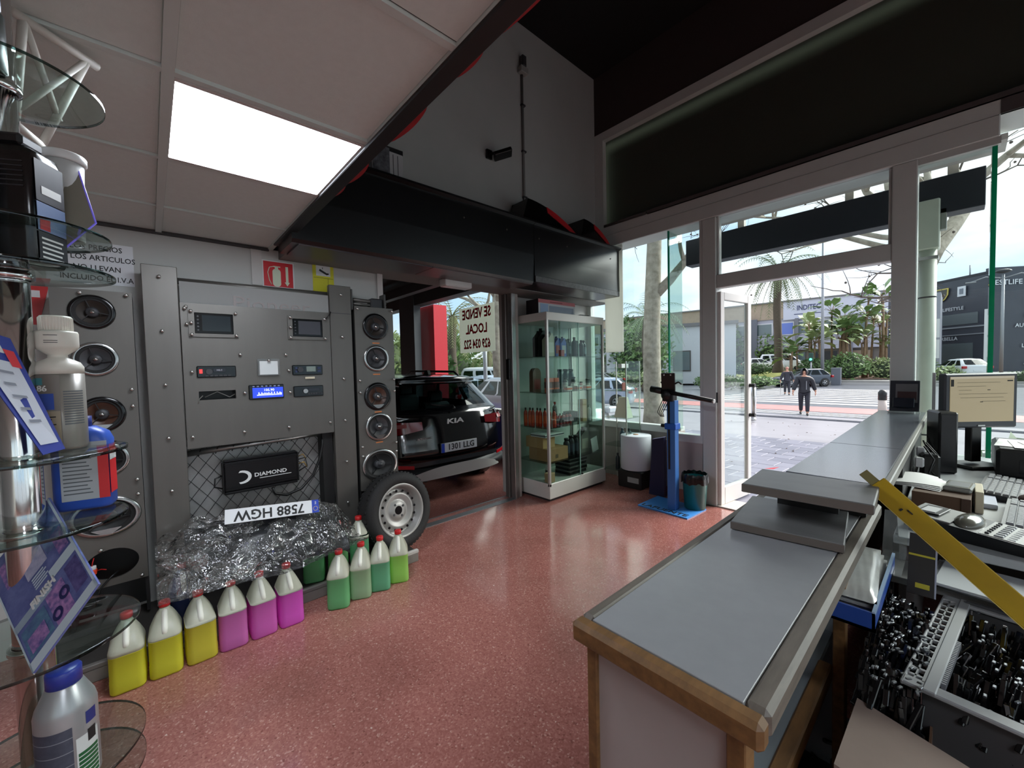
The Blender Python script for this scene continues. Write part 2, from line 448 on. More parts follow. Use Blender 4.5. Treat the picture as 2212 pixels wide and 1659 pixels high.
dr = struct('door_2', MB().box((-1.695,4.055,0),(-1.565,4.20,2.795),.006), FRAME)       # left post of the entrance
prof('door_post', (-.342,4.055,0),(-.210,4.20,2.795), dr)
prof('transom_bar', (-1.565,4.06,2.118),(-.342,4.16,2.245), dr)
prof('transom_stile', (-1.565,4.08,2.245),(-1.545,4.14,2.795), dr); prof('transom_stile', (-.362,4.08,2.245),(-.342,4.14,2.795), dr)
MB().box((-1.545,4.108,2.245),(-.362,4.114,2.795)).build('pane', PANE, dr)
MB().box((-1.564,4.052,1.02),(-1.55,4.056,1.12)).build('lock_plate', BLACK, dr)
MB().box((-1.6,4.06,-.01),(-.34,4.34,.012)).build('threshold', M('pale stone threshold', (206,196,186), .3, noise=(20,.1)), dr)
# open door leaf
lf = thing('door_leaf', 'white framed glass door leaf standing open at the entrance', 'door', (-1.553, 4.09, .012), R(-7.0))
W_, H_ = .61, 2.075
MB().box((-.02,0,0),(.02,.07,H_),.004).box((-.02,W_-.07,0),(.02,W_,H_),.004).box((-.02,.07,0),(.02,W_-.07,.17),.004).box((-.02,.07,H_-.075),(.02,W_-.07,H_),.004).build('frame', M('white door frame', (214,210,206), .4), lf)
MB().box((-.004,.07,.17),(.004,W_-.07,H_-.075)).build('pane', PANE, lf)
MB().cyl((.06,W_-.035,.84),(.06,W_-.035,1.15),.014).build('handle', ALU, lf)
h = MB()
for z in (.84,1.15): h.cyl((.02,W_-.035,z),(.075,W_-.035,z),.019)
h.build('handle_bracket', BLACK, lf)
for z in (.25,1.05,1.85): MB().cyl((-.026,.0,z),(-.026,.0,z+.09),.010).build('hinge', ALU, lf)
# left side light, its plinth, the glass return and outer glazing
w1 = struct('window_1', MB().box((-2.07,4.06,.60),(-1.695,4.16,.68),.004).box((-1.72,4.06,.68),(-1.695,4.14,2.795)), FRAME)
MB().box((-2.05,4.098,.68),(-1.72,4.108,2.795)).build('pane', PANE, w1)
MB().box((-2.062,4.09,.68),(-2.05,4.112,2.795)).build('glass_edge', EDGE, w1)
MB().box((-2.060,4.114,.68),(-2.052,4.40,2.86)).build('return_pane', PANEG, w1)
pl = struct('wall_front_low', MB().box((-2.09,4.065,.10),(-1.70,4.19,.60)).box((-2.09,4.19,0),(-2.04,4.42,.66)), M('pinkish panel', (176,164,160), .5, noise=(4,.06)))
MB().box((-2.095,4.058,0),(-1.695,4.075,.10)).build('skirting', M('terrazzo skirting', (150,92,80), .4), pl)
w2 = struct('window_2', MB().box((-3.33,4.36,.62),(-2.06,4.46,.70),.004).box((-3.33,4.37,.70),(-3.27,4.45,2.86)), FRAME)
MB().box((-3.27,4.405,.70),(-2.06,4.413,2.86)).build('pane', PANE, w2)
struct('wall_front_left_low', MB().box((-3.33,4.38,-.3),(-2.04,4.46,.62)), M('shaded low wall', (150,146,142), .6))
struct('floor_alcove', MB().box((-3.33,4.05,-.1),(-2.05,4.40,.004)), TERR)
# white board and a sticker sheet at the end of the left wall
tag(MB().box((-2.84,4.075,1.56),(-2.60,4.095,2.79),.003).build('window_board', translucent('white blind', (226,226,220), .6, .5)), 'tall white board closing the window corner above the second glass shelf', 'board')
# right side light
w3 = struct('window_3', MB().box((-.21,4.06,2.75),(.16,4.12,2.795)), FRAME)
MB().box((-.21,4.098,.72),(.125,4.108,2.75)).build('pane', PANE, w3)
MB().box((.125,4.088,.72),(.148,4.112,2.795)).build('glass_edge', EDGE, w3)
MB().box((.130,4.112,.72),(.140,4.40,2.93)).build('return_pane', PANEG, w3)
prof('sill', (-.21,4.05,.66),(.16,4.20,.72), w3)
struct('wall_front_right_low', MB().box((-.34,4.08,-.3),(.16,4.20,.66)).box((.12,4.38,-.3),(4.6,4.46,.66)), WHITE_P)
w4 = struct('window_4', MB().box((.12,4.36,.66),(4.6,4.46,.72)), FRAME)
MB().box((.14,4.405,.72),(4.6,4.413,2.93)).build('pane', PANE, w4)
# ---- workshop shell beyond the opening
DARKG = M('dark green grey panel', (44,54,54), .5)
GREYB = M('grey beam paint', (92,92,94), .6)
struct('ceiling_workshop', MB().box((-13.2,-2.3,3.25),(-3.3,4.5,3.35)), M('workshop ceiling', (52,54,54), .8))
ww = struct('window_5', MB().box((-13.2,4.30,2.80),(-3.33,4.55,3.26)), GREYB)
MB().box((-13.2,3.86,2.92),(-3.4,4.0,3.10)).build('beam', GREYB, ww)
MB().box((-13.2,4.40,.62),(-3.46,4.56,.70),.01).build('sill', WHITE_P, ww)
MB().box((-13.2,4.455,.70),(-3.46,4.465,2.80)).build('pane', PANE, ww)
MB().box((-8.54,4.28,-.13),(-7.87,4.44,3.25)).build('pillar', M('grey pillar paint', (104,106,110), .6), ww)
struct('wall_workshop_low', MB().box((-13.2,4.40,-.3),(-3.46,4.56,.62)), M('blue low wall', (22,40,110), .5))
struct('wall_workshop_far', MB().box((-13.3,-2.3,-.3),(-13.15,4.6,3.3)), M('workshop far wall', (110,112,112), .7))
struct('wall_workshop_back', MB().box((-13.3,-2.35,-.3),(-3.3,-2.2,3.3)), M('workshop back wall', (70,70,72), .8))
struct('wall_workshop_side', MB().box((-3.46,-2.3,-.3),(-3.30,1.42,0.0)).box((-3.46,-2.3,0),(-3.30,1.40,3.3)).box((-3.46,1.40,2.26),(-3.302,4.40,3.3)), M('workshop side wall', (120,120,118), .7))
rp = struct('column_red', MB().box((-8.38,4.62,-.4),(-7.62,4.95,2.82)), M('red cladding', (206,38,52), .5))
MB().box((-8.46,4.62,-.4),(-8.38,4.95,2.82)).build('edge_trim', WHITE_P, rp)
# ------------------------------------------------------------------ fittings on the grey upper wall and on the bulkhead
t = thing('conduit', 'thin vertical cable conduit on the grey upper wall', 'conduit', (-2.94, 2.87, 2.75))
MB().cyl((0,0,-.02),(0,0,1.56),.014,n=10).build('pipe', M('conduit grey', (120,120,118), .5), t)
for z in (.35,.80,1.25): MB().box((-.012,-.02,z),(.016,.03,z+.016)).build('clip', DARKGREY, t)
MB().box((-.01,-.05,1.55),(.05,.05,1.61),.005).build('junction_box', M('box pale', (150,150,146), .5), t)
MB().box((0,-.03,1.61),(.05,.03,1.72),.01).build('sensor', DARKGREY, t)
t = thing('wall_spotlight', 'small black floodlight on an arm on the grey upper wall', 'floodlight', (-2.945, 2.42, 3.38))
MB().box((0,-.03,-.04),(.02,.03,.04)).tube([(.01,0,0),(.07,.03,.0),(.10,.06,.0)],.012,6).build('bracket', BLACK, t)
MB(frame((.10,.08,-.01),(.55,.75,.30),(-.3,-.15,.9))).box((-.075,-.02,-.05),(.095,.02,.05),.006).build('lamp_head', BLACK, t)
t = thing('packaged_part', 'black and white printed package standing on the black bulkhead', 'package', (-2.74, 1.30, 2.741))
MB().box((-.10,-.10,0),(.02,.132,.245),.003).build('carton', M('pale grey pack', (176,176,178), .4), t)
MB().box((.0205,-.095,.01),(.0215,.03,.235)).build('dark_picture', M('dark pack picture', (36,38,44), .4, noise=(18,.9), col2=(120,122,128)), t)
MB().box((-.101,-.102,.215),(.0212,.134,.247)).build('dark_top', M('dark pack top', (30,30,32), .4), t)
for y in (.055,.09): MB().box((.0205,y,.02),(.0215,y+.004,.20)).build('print_line', INK, t)
RW = M('wedge red', (176,26,34), .4)
def wedge(label, y0, y1):
    t = thing('wedge_box', label, 'wedge', (-2.72, y0, 2.741)); L = y1-y0; n = 12
    top = [(0,0)]+[(L*(.10+.90*i/n)*1.0, .235*math.sin(PI*.5*(1-i/n))**.75) for i in range(n+1)]
    MB().prism(top, -.20, .02, 'X').build('body', BLACKG, t)
    f = [(L*(.10+.90*i/n), .235*math.sin(PI*.5*(1-i/n))**.75) for i in range(4,n+1)]
    g = [(L*(.42+.58*i/6), .16*(1-i/6)) for i in range(7)]
    MB().prism(f+g[::-1], .021, .027, 'X').build('red_face', RW, t)
wedge('larger black wedge with red curved face at the window end of the bulkhead', 2.60, 3.42)
wedge('smaller black wedge with red face in the corner of the bulkhead by the window', 3.46, 4.02)
t = thing('emergency_light', 'white emergency light box under the bulkhead above the opening', 'emergency light', (-2.99, 2.05, 2.19))
MB().box((-.05,-.14,-.065),(.05,.14,-.005),.006).build('housing', M('light box white', (206,206,204), .45), t)
MB().box((-.045,-.13,-.068),(.045,.13,-.064)).build('lens', M('lens pale', (190,192,190), .3), t)
# ------------------------------------------------------------------ the car-audio display wall
PX = -3.0                                        # front plane of the steel sheets
ds = thing('audio_display_stand', 'brushed steel car audio display wall with columns, head unit panel and speaker boards', 'display stand', (PX, .55, 0))
def DW(mb, name, mat, par=ds, weld=False): return mb.build(name, mat, par, world=True, weld=weld)
SCREW = M('stainless screw', (196,194,190), .25, .9)
scm = MB().cyl((0,0,0),(.016,0,0),.0042,n=8).lathe([(.004,.012),(.0095,.014),(.0095,.019),(.006,.023),(.001,.024)], 10, axis='X').mesh('screw'); scm.materials.append(SCREW)
def screw(par, y, z, x=PX):
    o = put('screw', scm, par); off = Vector((0,0,0)); p = par
    while p is not None: off += p.location; p = p.parent
    o.location = Vector((x, y, z)) - off
c1 = DW(MB().box((PX-.04,-.012,.06),(PX,.142,2.022),.003), 'column', STEEL)
c2 = DW(MB().box((PX-.04,.972,.06),(PX,1.124,2.025),.003), 'column', STEEL)
DW(MB().box((PX-.001,.974,1.823),(PX+.0006,1.122,1.827)), 'seam', DARKGREY)
for k in range(6):
    z = 1.957-.302*k
    screw(ds, .062+.001*k, z); screw(ds, 1.048-.0015*k, z)
# panel with cut-outs: sheet built from strips round the openings
def sheet(y0, y1, z0, z1, holes, x0=PX-.004, x1=PX):
    """boxes covering the rectangle but the holes (y0,y1,z0,z1)"""
    b = MB(); ys = sorted({y0, y1, *[h[0] for h in holes], *[h[1] for h in holes]}); zs = sorted({z0, z1, *[h[2] for h in holes], *[h[3] for h in holes]})
    for i in range(len(ys)-1):
        run = None
        for j in range(len(zs)-1):
            cy, cz = (ys[i]+ys[i+1])/2, (zs[j]+zs[j+1])/2
            hole = any(h[0] < cy < h[1] and h[2] < cz < h[3] for h in holes)
            if not hole:
                b.box((x0,ys[i],zs[j]),(x1,ys[i+1],zs[j+1]))
    return b
holes = [(.211,.393,1.254,1.306)]
pn = DW(sheet(.146,.968,.975,1.824, holes), 'head_unit_panel', STEEL, weld=True)
DW(MB().box((PX-.012,.146,.972),(PX-.002,.968,.978)), 'panel_fold', STEEL)
for (y, z) in ((.423,1.525),(.676,1.526),(.425,1.043),(.675,1.044),(.171,1.043),(.939,1.048),(.165,1.79)): screw(ds, y, z)
DW(MB().cyl((PX-.06,.14,1.955),(PX-.06,.975,1.962),.019,n=16), 'rail_tube', STEEL)
DW(MB().cyl((PX-.06,1.12,1.945),(PX-.06,1.42,1.938),.014,n=12).cyl((PX-.06,1.12,1.915),(PX-.06,1.42,1.91),.010,n=12), 'rail_tube', STEEL)
DW(MB().box((PX-.10,1.128,1.86),(PX-.01,1.142,2.012),.003).box((PX-.10,1.385,1.86),(PX-.01,1.398,2.0),.003), 'rail_bracket', M('dark steel', (88,86,84), .4, .7))
DW(MB().box((PX-.115,1.29,1.885),(PX-.03,1.385,1.965),.01), 'bracket_block', DARKGREY)
# smoked acrylic strip with embossed word behind the rail
ac = DW(MB().box((PX-.020,.148,1.826),(PX-.012,.968,1.948)), 'acrylic_strip', glass('grimy acrylic', (150,140,138), .9, veil=.35))
wtext('Pioneer', .115, M('pale emboss', (140,132,130), .5), ac, (PX-.008,.62,1.845), (0,1,0), (0,0,1), sx=1.25)
DW(MB().box((PX-.20,.142,.985),(PX-.035,.975,1.02)).box((PX-.20,-.01,.10),(PX-.04,.0,2.0)), 'rear_brace', M('dark steel', (88,86,84), .4, .7))
DW(MB().cyl((PX-.10,.14,.93),(PX-.10,.972,.965),.017,n=14), 'rail_tube', ALU)
w = MB()
for i in range(9):
    y = .22+.085*i
    w.tube([(PX-.078,y,.955+.042*(y-.14)),(PX-.082,y-.012,.94+.042*(y-.14)),(PX-.10,y-.02,.905+.042*(y-.14))], .003, 5)
w.split('wire_tie', M('black wire', (20,20,20), .5), ds, world=True)
# quilted metal backing sheet with a diamond wire net
bs = DW(MB().box((-3.165,.142,.10),(-3.155,.90,.98)), 'backing_sheet', M('dull aluminium sheet', (168,168,166), .42, .55, noise=(4,.3)))
net = MB()
s_ = .078
for i in range(-12, 14):
    for sg in (1, -1):
        pts = []
        for t in (0, 1):
            z = .10+.88*t; y = .142 + i*s_ + sg*(z-.10)*.75 + (0 if sg == 1 else .66)
            pts.append((y, z))
        (ya, za), (yb, zb) = pts
        lo, hi = .142, .90
        def clip(y): return za+(zb-za)*(y-ya)/(yb-ya)
        if max(ya,yb) < lo or min(ya,yb) > hi: continue
        A = (min(max(ya,lo),hi),); zA = clip(A[0]) if not lo <= ya <= hi else za
        B = (min(max(yb,lo),hi),); zB = clip(B[0]) if not lo <= yb <= hi else zb
        net.cyl((-3.150,A[0],zA),(-3.150,B[0],zB),.0017,n=4,caps=False)
o = DW(net, 'wire_net', M('black wire', (20,20,20), .5)); o['kind'] = 'stuff'
DW(MB().box((PX-.16,.90,.10),(PX-.05,.970,.975)), 'dark_side_panel', M('dark side', (28,27,27), .6))
# ---- speaker boards
def hole_board(y0, y1, z0, z1, circles, name='speaker_board'):
    """sheet with elliptical openings: strips of quads around each (cy, cz, ry, rz)"""
    circles = circles[::-1]; b = MB(); zs = [z0]+[(circles[i][1]+circles[i+1][1])/2 for i in range(len(circles)-1)]+[z1]
    n = 32
    for (cy, cz, ry, rz), za, zb in zip(circles, zs[:-1], zs[1:]):
        rect = []; ell = []
        for i in range(n):
            t = 2*PI*i/n + PI/n; c, s = math.cos(t), math.sin(t)
            ell.append((cy+ry*c, cz+rz*s))
            k = min(((y1-cy) if c > 0 else (cy-y0))/abs(c) if abs(c) > 1e-6 else 9, ((zb-cz) if s > 0 else (cz-za))/abs(s) if abs(s) > 1e-6 else 9)
            rect.append((cy+k*c, cz+k*s))
        corners = [(y1,zb),(y0,zb),(y0,za),(y1,za)]
        for i in range(n):
            j = (i+1) % n
            q = [ell[i], rect[i]]
            a, c_ = rect[i], rect[j]
            for (py, pz) in corners:
                ta = math.atan2(pz-cz, py-cy) % (2*PI); t0 = math.atan2(a[1]-cz, a[0]-cy) % (2*PI); t1 = math.atan2(c_[1]-cz, c_[0]-cy) % (2*PI)
                if t1 < t0: t1 += 2*PI
                if t0 < ta < t1 or t0 < ta+2*PI < t1: q.append((py, pz))
            q += [c_, ell[j]]
            b.add([(PX, *p) for p in q], [tuple(range(len(q)))])
            b.add([(PX, *ell[i]), (PX, *ell[j]), (PX-.012, *ell[j]), (PX-.012, *ell[i])], [(0,1,2,3)])
    b.box((PX-.013,y0,z0),(PX-.0005,y0+.003,z1)).box((PX-.013,y1-.003,z0),(PX-.0005,y1,z1)).box((PX-.013,y0,z0),(PX-.0005,y1,z0+.003)).box((PX-.013,y0,z1-.003),(PX-.0005,y1,z1))
    return DW(b, name, STEEL, weld=True)
CONE = {'black': M('black cone', (30,30,31), .55), 'brown': M('copper brown cone', (74,48,36), .4, coat=.3), 'grey': M('graphite cone', (64,64,66), .45), 'dark': M('dark brown cone', (46,38,32), .5)}
RIM = M('silver rim', (176,176,174), .22, .95)
def speaker(y, z, ry, rz, cone, label, trim='black', badge=False, cap='dust', group=None):
    t = thing('speaker', label, 'speaker', (PX, y, z))
    k = rz/ry
    def L_(pr, n=36, sc=1.0):
        b = MB().lathe(pr, n, axis='X', caps=False)
        for v in b.v: v[2] *= k
        return b
    L_([(ry*1.01,.001),(ry*1.03,.007),(ry*.98,.014),(ry*.86,.013)]).build('trim_ring', RIM if trim == 'silver' else BLACKG, t)
    L_([(ry*.86,.013),(ry*.80,.003),(ry*.74,.008),(ry*.68,.001)]).build('surround', RUBBER, t)
    L_([(ry*.68,.001),(ry*.45,-.012),(ry*.24,-.020),(.001,-.021)]).build('cone', CONE[cone], t)
    m = L_([(ry*.30,-.020),(ry*.30,.004),(ry*.24,.011),(.001,.013)], 24); m.build('tweeter', DARKGREY, t)
    L_([(ry*.13,.012),(ry*.11,.018),(.001,.021)], 16).build('tweeter_dome', RIM if cone != 'black' else DARKGREY, t)
    b = MB()
    for a in (20, 140, 260):
        b.box((.002,-ry*.02,ry*.26),(.010,ry*.02,ry*.70))
        for v in b.v[-8:]:
            yy, zz = v[1], v[2]; v[1] = yy*math.cos(R(a))-zz*math.sin(R(a)); v[2] = (yy*math.sin(R(a))+zz*math.cos(R(a)))*k
    b.split('bridge', BLACK, t)
    if badge:
        s = MB(); n = 10
        pr = [(-ry*.42+ry*.84*i/n, -rz*.62-rz*.26*math.sin(PI*i/n)) for i in range(n+1)]
        s.prism([(p[0],p[1]) for p in pr]+[(ry*.42,-rz*.60),(-ry*.42,-rz*.60)], .012, .017, 'X'); s.build('badge', RIM, t)
    return t
hole_board(1.146,1.448,.50,1.889,[(1.302,1.742,.092,.092),(1.299,1.501,.092,.092),(1.300,1.208,.098,.098),(1.302,.974,.100,.100),(1.299,.680,.132,.112)])
hole_board(-.352,-.053,.295,1.855,[(-.206,1.741,.080,.080),(-.204,1.498,.080,.080),(-.194,1.210,.083,.083),(-.186,.970,.080,.080),(-.203,.669,.128,.098),(-.190,.411,.104,.080)])
DW(MB().box((PX-.16,1.146,.10),(PX-.014,1.16,1.88)).box((PX-.16,1.434,.10),(PX-.014,1.448,1.88)).box((PX-.16,1.16,.10),(PX-.145,1.434,1.88)), 'box_side', M('dark side', (28,27,27), .6))
DW(MB().box((PX-.16,-.352,.10),(PX-.014,-.338,1.84)).box((PX-.16,-.067,.10),(PX-.014,-.053,1.84)).box((PX-.16,-.34,.10),(PX-.145,-.066,1.84)), 'box_side', M('dark side', (28,27,27), .6))
for y in (1.162,1.432):
    for z in (1.868,1.335,1.245,.835,.765): screw(ds, y, z)
for y, z in ((-.245,1.835),(-.075,1.838),(-.075,1.335),(-.075,1.245),(-.075,.845),(-.075,.765),(-.23,.50),(-.078,.315)): screw(ds, y, z)
speaker(1.302,1.742,.098,.098,'dark','round black car speaker topmost on the narrow board over the spare wheel')
speaker(1.299,1.501,.098,.098,'grey','grey coned car speaker with silver rim second from the top over the spare wheel','silver')
speaker(1.300,1.208,.104,.104,'brown','copper brown car speaker in the middle of the board over the spare wheel',badge=True)
speaker(1.302,.974,.106,.106,'grey','graphite car speaker with silver crescent badge just above the oval one by the spare wheel','silver',badge=True)
speaker(1.299,.680,.139,.118,'black','oval black car speaker with silver rim right above the spare wheel','silver')
speaker(-.206,1.741,.086,.086,'dark','round dark car speaker topmost on the board behind the glass shelf stand')
speaker(-.204,1.498,.086,.086,'grey','dark car speaker with thin silver rim beside the white bottle cap','silver')
speaker(-.194,1.210,.090,.090,'brown','brown coned car speaker with silver badge behind the white bottle',badge=True)
speaker(-.186,.970,.086,.086,'black','black car speaker with silver rim half hidden by the blue canister','silver')
speaker(-.203,.669,.135,.104,'black','large oval black car speaker with silver rim near the lower end of the board','silver',badge=True)
b = MB()
b.tube([(PX-.02,-.17,.36),(PX+.01,-.20,.345),(PX+.02,-.24,.30),(PX+.03,-.26,.22)], .005, 6)
tag(DW(b, 'loose_speaker_cable', BLACK, None), 'black cable hanging out of the empty oval speaker hole', 'cable')
cn = thing('cable_connector', 'red and white connector in the empty oval speaker hole', 'connector', (PX+.005,-.262,.395))
MB().box((-.02,-.014,-.012),(.02,.014,.012),.004).build('housing', M('orange red plastic', (214,66,32), .4), cn)
MB().box((-.01,-.010,.012),(.012,.012,.030),.003).build('plug', PAPER, cn)
MB().tube([(.0,.01,.0),(.02,.03,.01),(.03,.05,.005)],.0025,5).tube([(.0,-.005,.02),(.01,-.0,.05),(.0,.005,.07)],.0025,5).build('wire', RED, cn)
for (y, z) in ((1.302,1.617),(1.299,1.378),(1.300,1.088),(1.302,.852)):
    DW(MB().box((PX,y-.028,z-.004),(PX+.0008,y+.028,z+.004)), 'price_strip', M('orange price strip', (206,120,60), .6))
# ---- head units in the panel
SCRN = M('dark screen', (46,54,58), .12, spec=.6)
def bezel_frame(y0, y1, z0, z1):
    b = sheet(y0, y1, z0, z1, [(y0+.028,y1-.024,z0+.020,z1-.018)], PX, PX+.012)
    return b
def big_unit(y0, y1, z0, z1, lab, lit):
    t = thing('car_screen_unit', lab, 'car stereo', (PX, (y0+y1)/2, z0))
    bezel_frame(y0, y1, z0, z1).build('mount_frame', STEEL, t, world=True, weld=True)
    a, b_, c, d = y0+.028, y1-.024, z0+.020, z1-.018
    MB().box((PX-.02,a,c),(PX+.010,b_,d),.003).build('body', BLACKG, t, world=True)
    MB().box((PX+.010,a+.036,c+.016),(PX+.0115,b_-.014,d-.014)).build('screen', SCRN if lit else M('off screen', (62,62,68), .3), t, world=True)
    kb = MB()
    for i in range(5): kb.cyl((PX+.010,a+.016,c+.02+.02*i),(PX+.014,a+.016,c+.02+.02*i),.005,n=8)
    kb.split('button', DARKGREY, t, world=True)
    for (y, z) in ((y0+.012,z0+.012),(y1-.012,z0+.012),(y1-.012,z1-.012),(y0+.012,z1-.012),(y0+.012,(z0+z1)/2)):
        o = put('screw', scm, t); o.location = Vector((PX+.010,y,z)) - t.location
    return t
t = big_unit(.180,.420,1.628,1.788,'car screen stereo in a steel frame at the panel corner by the thick column', True)
screw(ds, .172, 1.80); screw(ds, .172, 1.70)
t = big_unit(.697,.938,1.628,1.786,'steel framed car stereo with dusty screen and loose cable, below the extinguisher sign', False)
MB().tube([(PX+.012,.93,1.77),(PX+.02,.955,1.80),(PX+.01,.975,1.83)],.004,6).build('cable', BLACK, t, world=True)
def unit(y0, y1, z0, z1, lab, kind):
    t = thing('car_radio', lab, 'car stereo', (PX, (y0+y1)/2, z0))
    f = MB(); f.box((PX-.02,y0,z0),(PX+.014,y1,z1),.004); f.build('body', BLACKG, t, world=True)
    h = z1-z0; w = y1-y0; X0 = PX+.014
    def B(name, mat, a, b_, c, d, e=.003): MB().box((X0-.002,y0+w*a,z0+h*c),(X0+e,y0+w*b_,z0+h*d),.001).build(name, mat, t, world=True)
    if kind == 'red':
        B('power_button', M('red lit button', (220,60,60), .4, emit=((230,60,60), .5)), .06,.14,.35,.72)
        B('display', M('radio display', (30,30,38), .2), .40,.72,.45,.78); MB().cyl((X0,y0+w*.30,z0+h*.5),(X0+.014,y0+w*.30,z0+h*.5),h*.24,n=20).build('knob', DARKGREY, t, world=True)
        wtext('102.5', h*.2, M('pale digits', (190,190,200), .5), t, (X0+.0035,y0+w*.56,z0+h*.62), (0,1,0), (0,0,1))
        for i in range(6): B('key', DARKGREY, .20+.115*i,.29+.115*i,.08,.22,.004)
    if kind == 'marine':
        B('display', M('green grey display', (120,132,124), .3), .45,.76,.32,.86)
        MB().cyl((X0,y0+w*.24,z0+h*.55),(X0+.016,y0+w*.24,z0+h*.55),h*.26,n=20).build('knob', DARKGREY, t, world=True)
        for i in range(4): B('key', M('blue grey key', (44,54,84), .4), .08 if i < 2 else .82,.16 if i < 2 else .93,.25+.32*(i%2),.48+.32*(i%2),.004)
        B('label_strip', M('cream label', (206,196,170), .6), .40,.72,-.42,-.20,.001)
    if kind == 'blue':
        B('display', M('lit blue display', (26,44,160), .3, emit=((40,66,215), .75)), .10,.97,.10,.80)
        g = M('lit white digits', (200,210,255), .4, emit=((205,215,255), .9))
        wtext('105.90', h*.24, g, t, (X0+.004,y0+w*.56,z0+h*.62), (0,1,0), (0,0,1))
        b = MB()
        for i in range(18):
            hh = .05+.16*abs(math.sin(i*1.7))
            b.box((X0+.003,y0+w*(.22+.04*i),z0+h*.25),(X0+.0042,y0+w*(.245+.04*i),z0+h*(.27+hh)))
        b.build('level_bars', g, t, world=True)
        for i in range(7): B('key', M('pale key print', (150,160,200), .5), .10+.12*i,.16+.12*i,.86,.93,.002)
    if kind == 'slim':
        MB().cyl((X0,y0+w*.38,z0+h*.52),(X0+.012,y0+w*.38,z0+h*.52),h*.20,n=20).build('knob', ALU, t, world=True)
        B('display', M('radio display', (30,30,38), .2), .48,.86,.50,.76)
        for i in range(6): B('key', DARKGREY, .46+.085*i,.53+.085*i,.18,.34,.003)
    o = put('screw', scm, t); o.location = Vector((PX, y0-.022, (z0+z1)/2)) - t.location
    return t
unit(.206,.398,1.388,1.456,'single height car radio with a red lit button, beside the thick column','red')
unit(.712,.903,1.388,1.455,'single height radio with grey-green display and cream label strip under it','marine')
unit(.459,.656,1.240,1.332,'car radio with bright blue lit display at the panel middle','blue')
unit(.714,.903,1.240,1.313,'slim black car radio with small silver knob, beside the blue lit one','slim')
b = MB(); b.tube([(PX-.01,.24,1.27),(PX-.006,.30,1.300),(PX+.002,.36,1.265),(PX-.01,.39,1.28)],.0022,5).tube([(PX-.008,.23,1.28),(PX+.004,.212,1.262),(PX+.01,.205,1.235)],.0022,5)
tag(DW(b, 'slot_wires', M('grey wire', (120,118,112), .5), None), 'thin wires left in the empty radio slot', 'wires')
DW(MB().box((PX-.10,.20,1.24),(PX-.09,.40,1.32)), 'slot_back', BLACK)
# clear leaflet box
t = thing('leaflet_box', 'clear acrylic leaflet box with white papers fixed on the head unit panel', 'leaflet holder', (PX, .573, 1.389))
MB().box((0,-.062,0),(.028,.062,.108),.002).build('box', glass('clear acrylic', (242,244,244), 1.0, veil=.12), t)
MB().box((.004,-.050,.008),(.022,.052,.094)).build('papers', M('white paper bright', (236,236,234), .6), t)
o = put('screw', scm, t); o.location = (.022, 0, .098)
# ---- amplifier hung in the lower bay
t = thing('amplifier', 'black finned car amplifier with white lettering hung over the wire net', 'amplifier', (PX-.02, .52, .655), 0)
ab = MB()
fins = 9
pr = []
ab.box((-.05,-.205,.018),(.0,.205,.200),.006)
ab.box((-.056,-.205,.0),(-.004,.205,.016),.004).box((-.056,-.205,.202),(-.004,.205,.216),.004)
ab.build('housing', M('black anodised', (22,22,24), .34, .3), t)
MB().box((-.054,.205,.01),(-.006,.215,.206),.003).box((-.054,-.215,.01),(-.006,-.205,.206),.003).build('end_plate', BLACK, t)
fl = MB()
for z in (.030,.040,.176,.188): fl.box((0,-.203,z),(.003,.203,z+.004))
fl.split('fin', M('black anodised', (22,22,24), .34, .3), t)
g = M('white print', (224,224,222), .5)
text('DIAMOND', .034, g, t, frame((.001,.045,.098), (0,1,0), (0,0,1)), sx=1.15, bold=.0006)
MB().box((.0,-.02,.073),(.0015,.165,.0765)).build('print_line', g, t)
cr = MB(); n = 14; o_ = []; i_ = []
for i in range(n+1):
    a = R(100-200*i/n); o_.append((-.115+.052*math.cos(a), .098+.042*math.sin(a))); i_.append((-.125+.044*math.cos(a)*(.98), .098+.030*math.sin(a)))
for i in range(n): cr.add([(.0015,*o_[i]),(.0015,*o_[i+1]),(.0015,*i_[i+1]),(.0015,*i_[i])],[(0,1,2,3)])
cr.build('crescent_emblem', g, t, weld=True)
cb = MB()
cb.tube([(-.03,.215,.15),(-.02,.26,.16),(-.02,.27,.10),(-.03,.22,.07)],.004,6).tube([(-.03,-.215,.12),(-.02,-.25,.11),(-.02,-.255,.06),(-.03,-.215,.04)],.005,6)
cb.build('cable', BLACK, t)
cb = MB(); cb.tube([(-.03,.215,.12),(-.015,.25,.13),(-.02,.27,.09)],.003,6).tube([(-.03,.215,.17),(-.015,.245,.185),(-.02,.265,.15)],.003,6); cb.build('gold_plug_cable', M('gold plug', (190,150,70), .3, .8), t)
b = MB(); b.tube([(PX-.06,.905,.95),(PX-.055,.90,.88),(PX-.05,.875,.78),(PX-.05,.83,.68),(PX-.05,.75,.60),(PX-.05,.66,.575),(PX-.05,.59,.60),(PX-.04,.575,.645)], .009, 8)
tag(DW(b, 'power_cable', BLACK, None), 'thick black cable looping down under the car amplifier', 'cable')
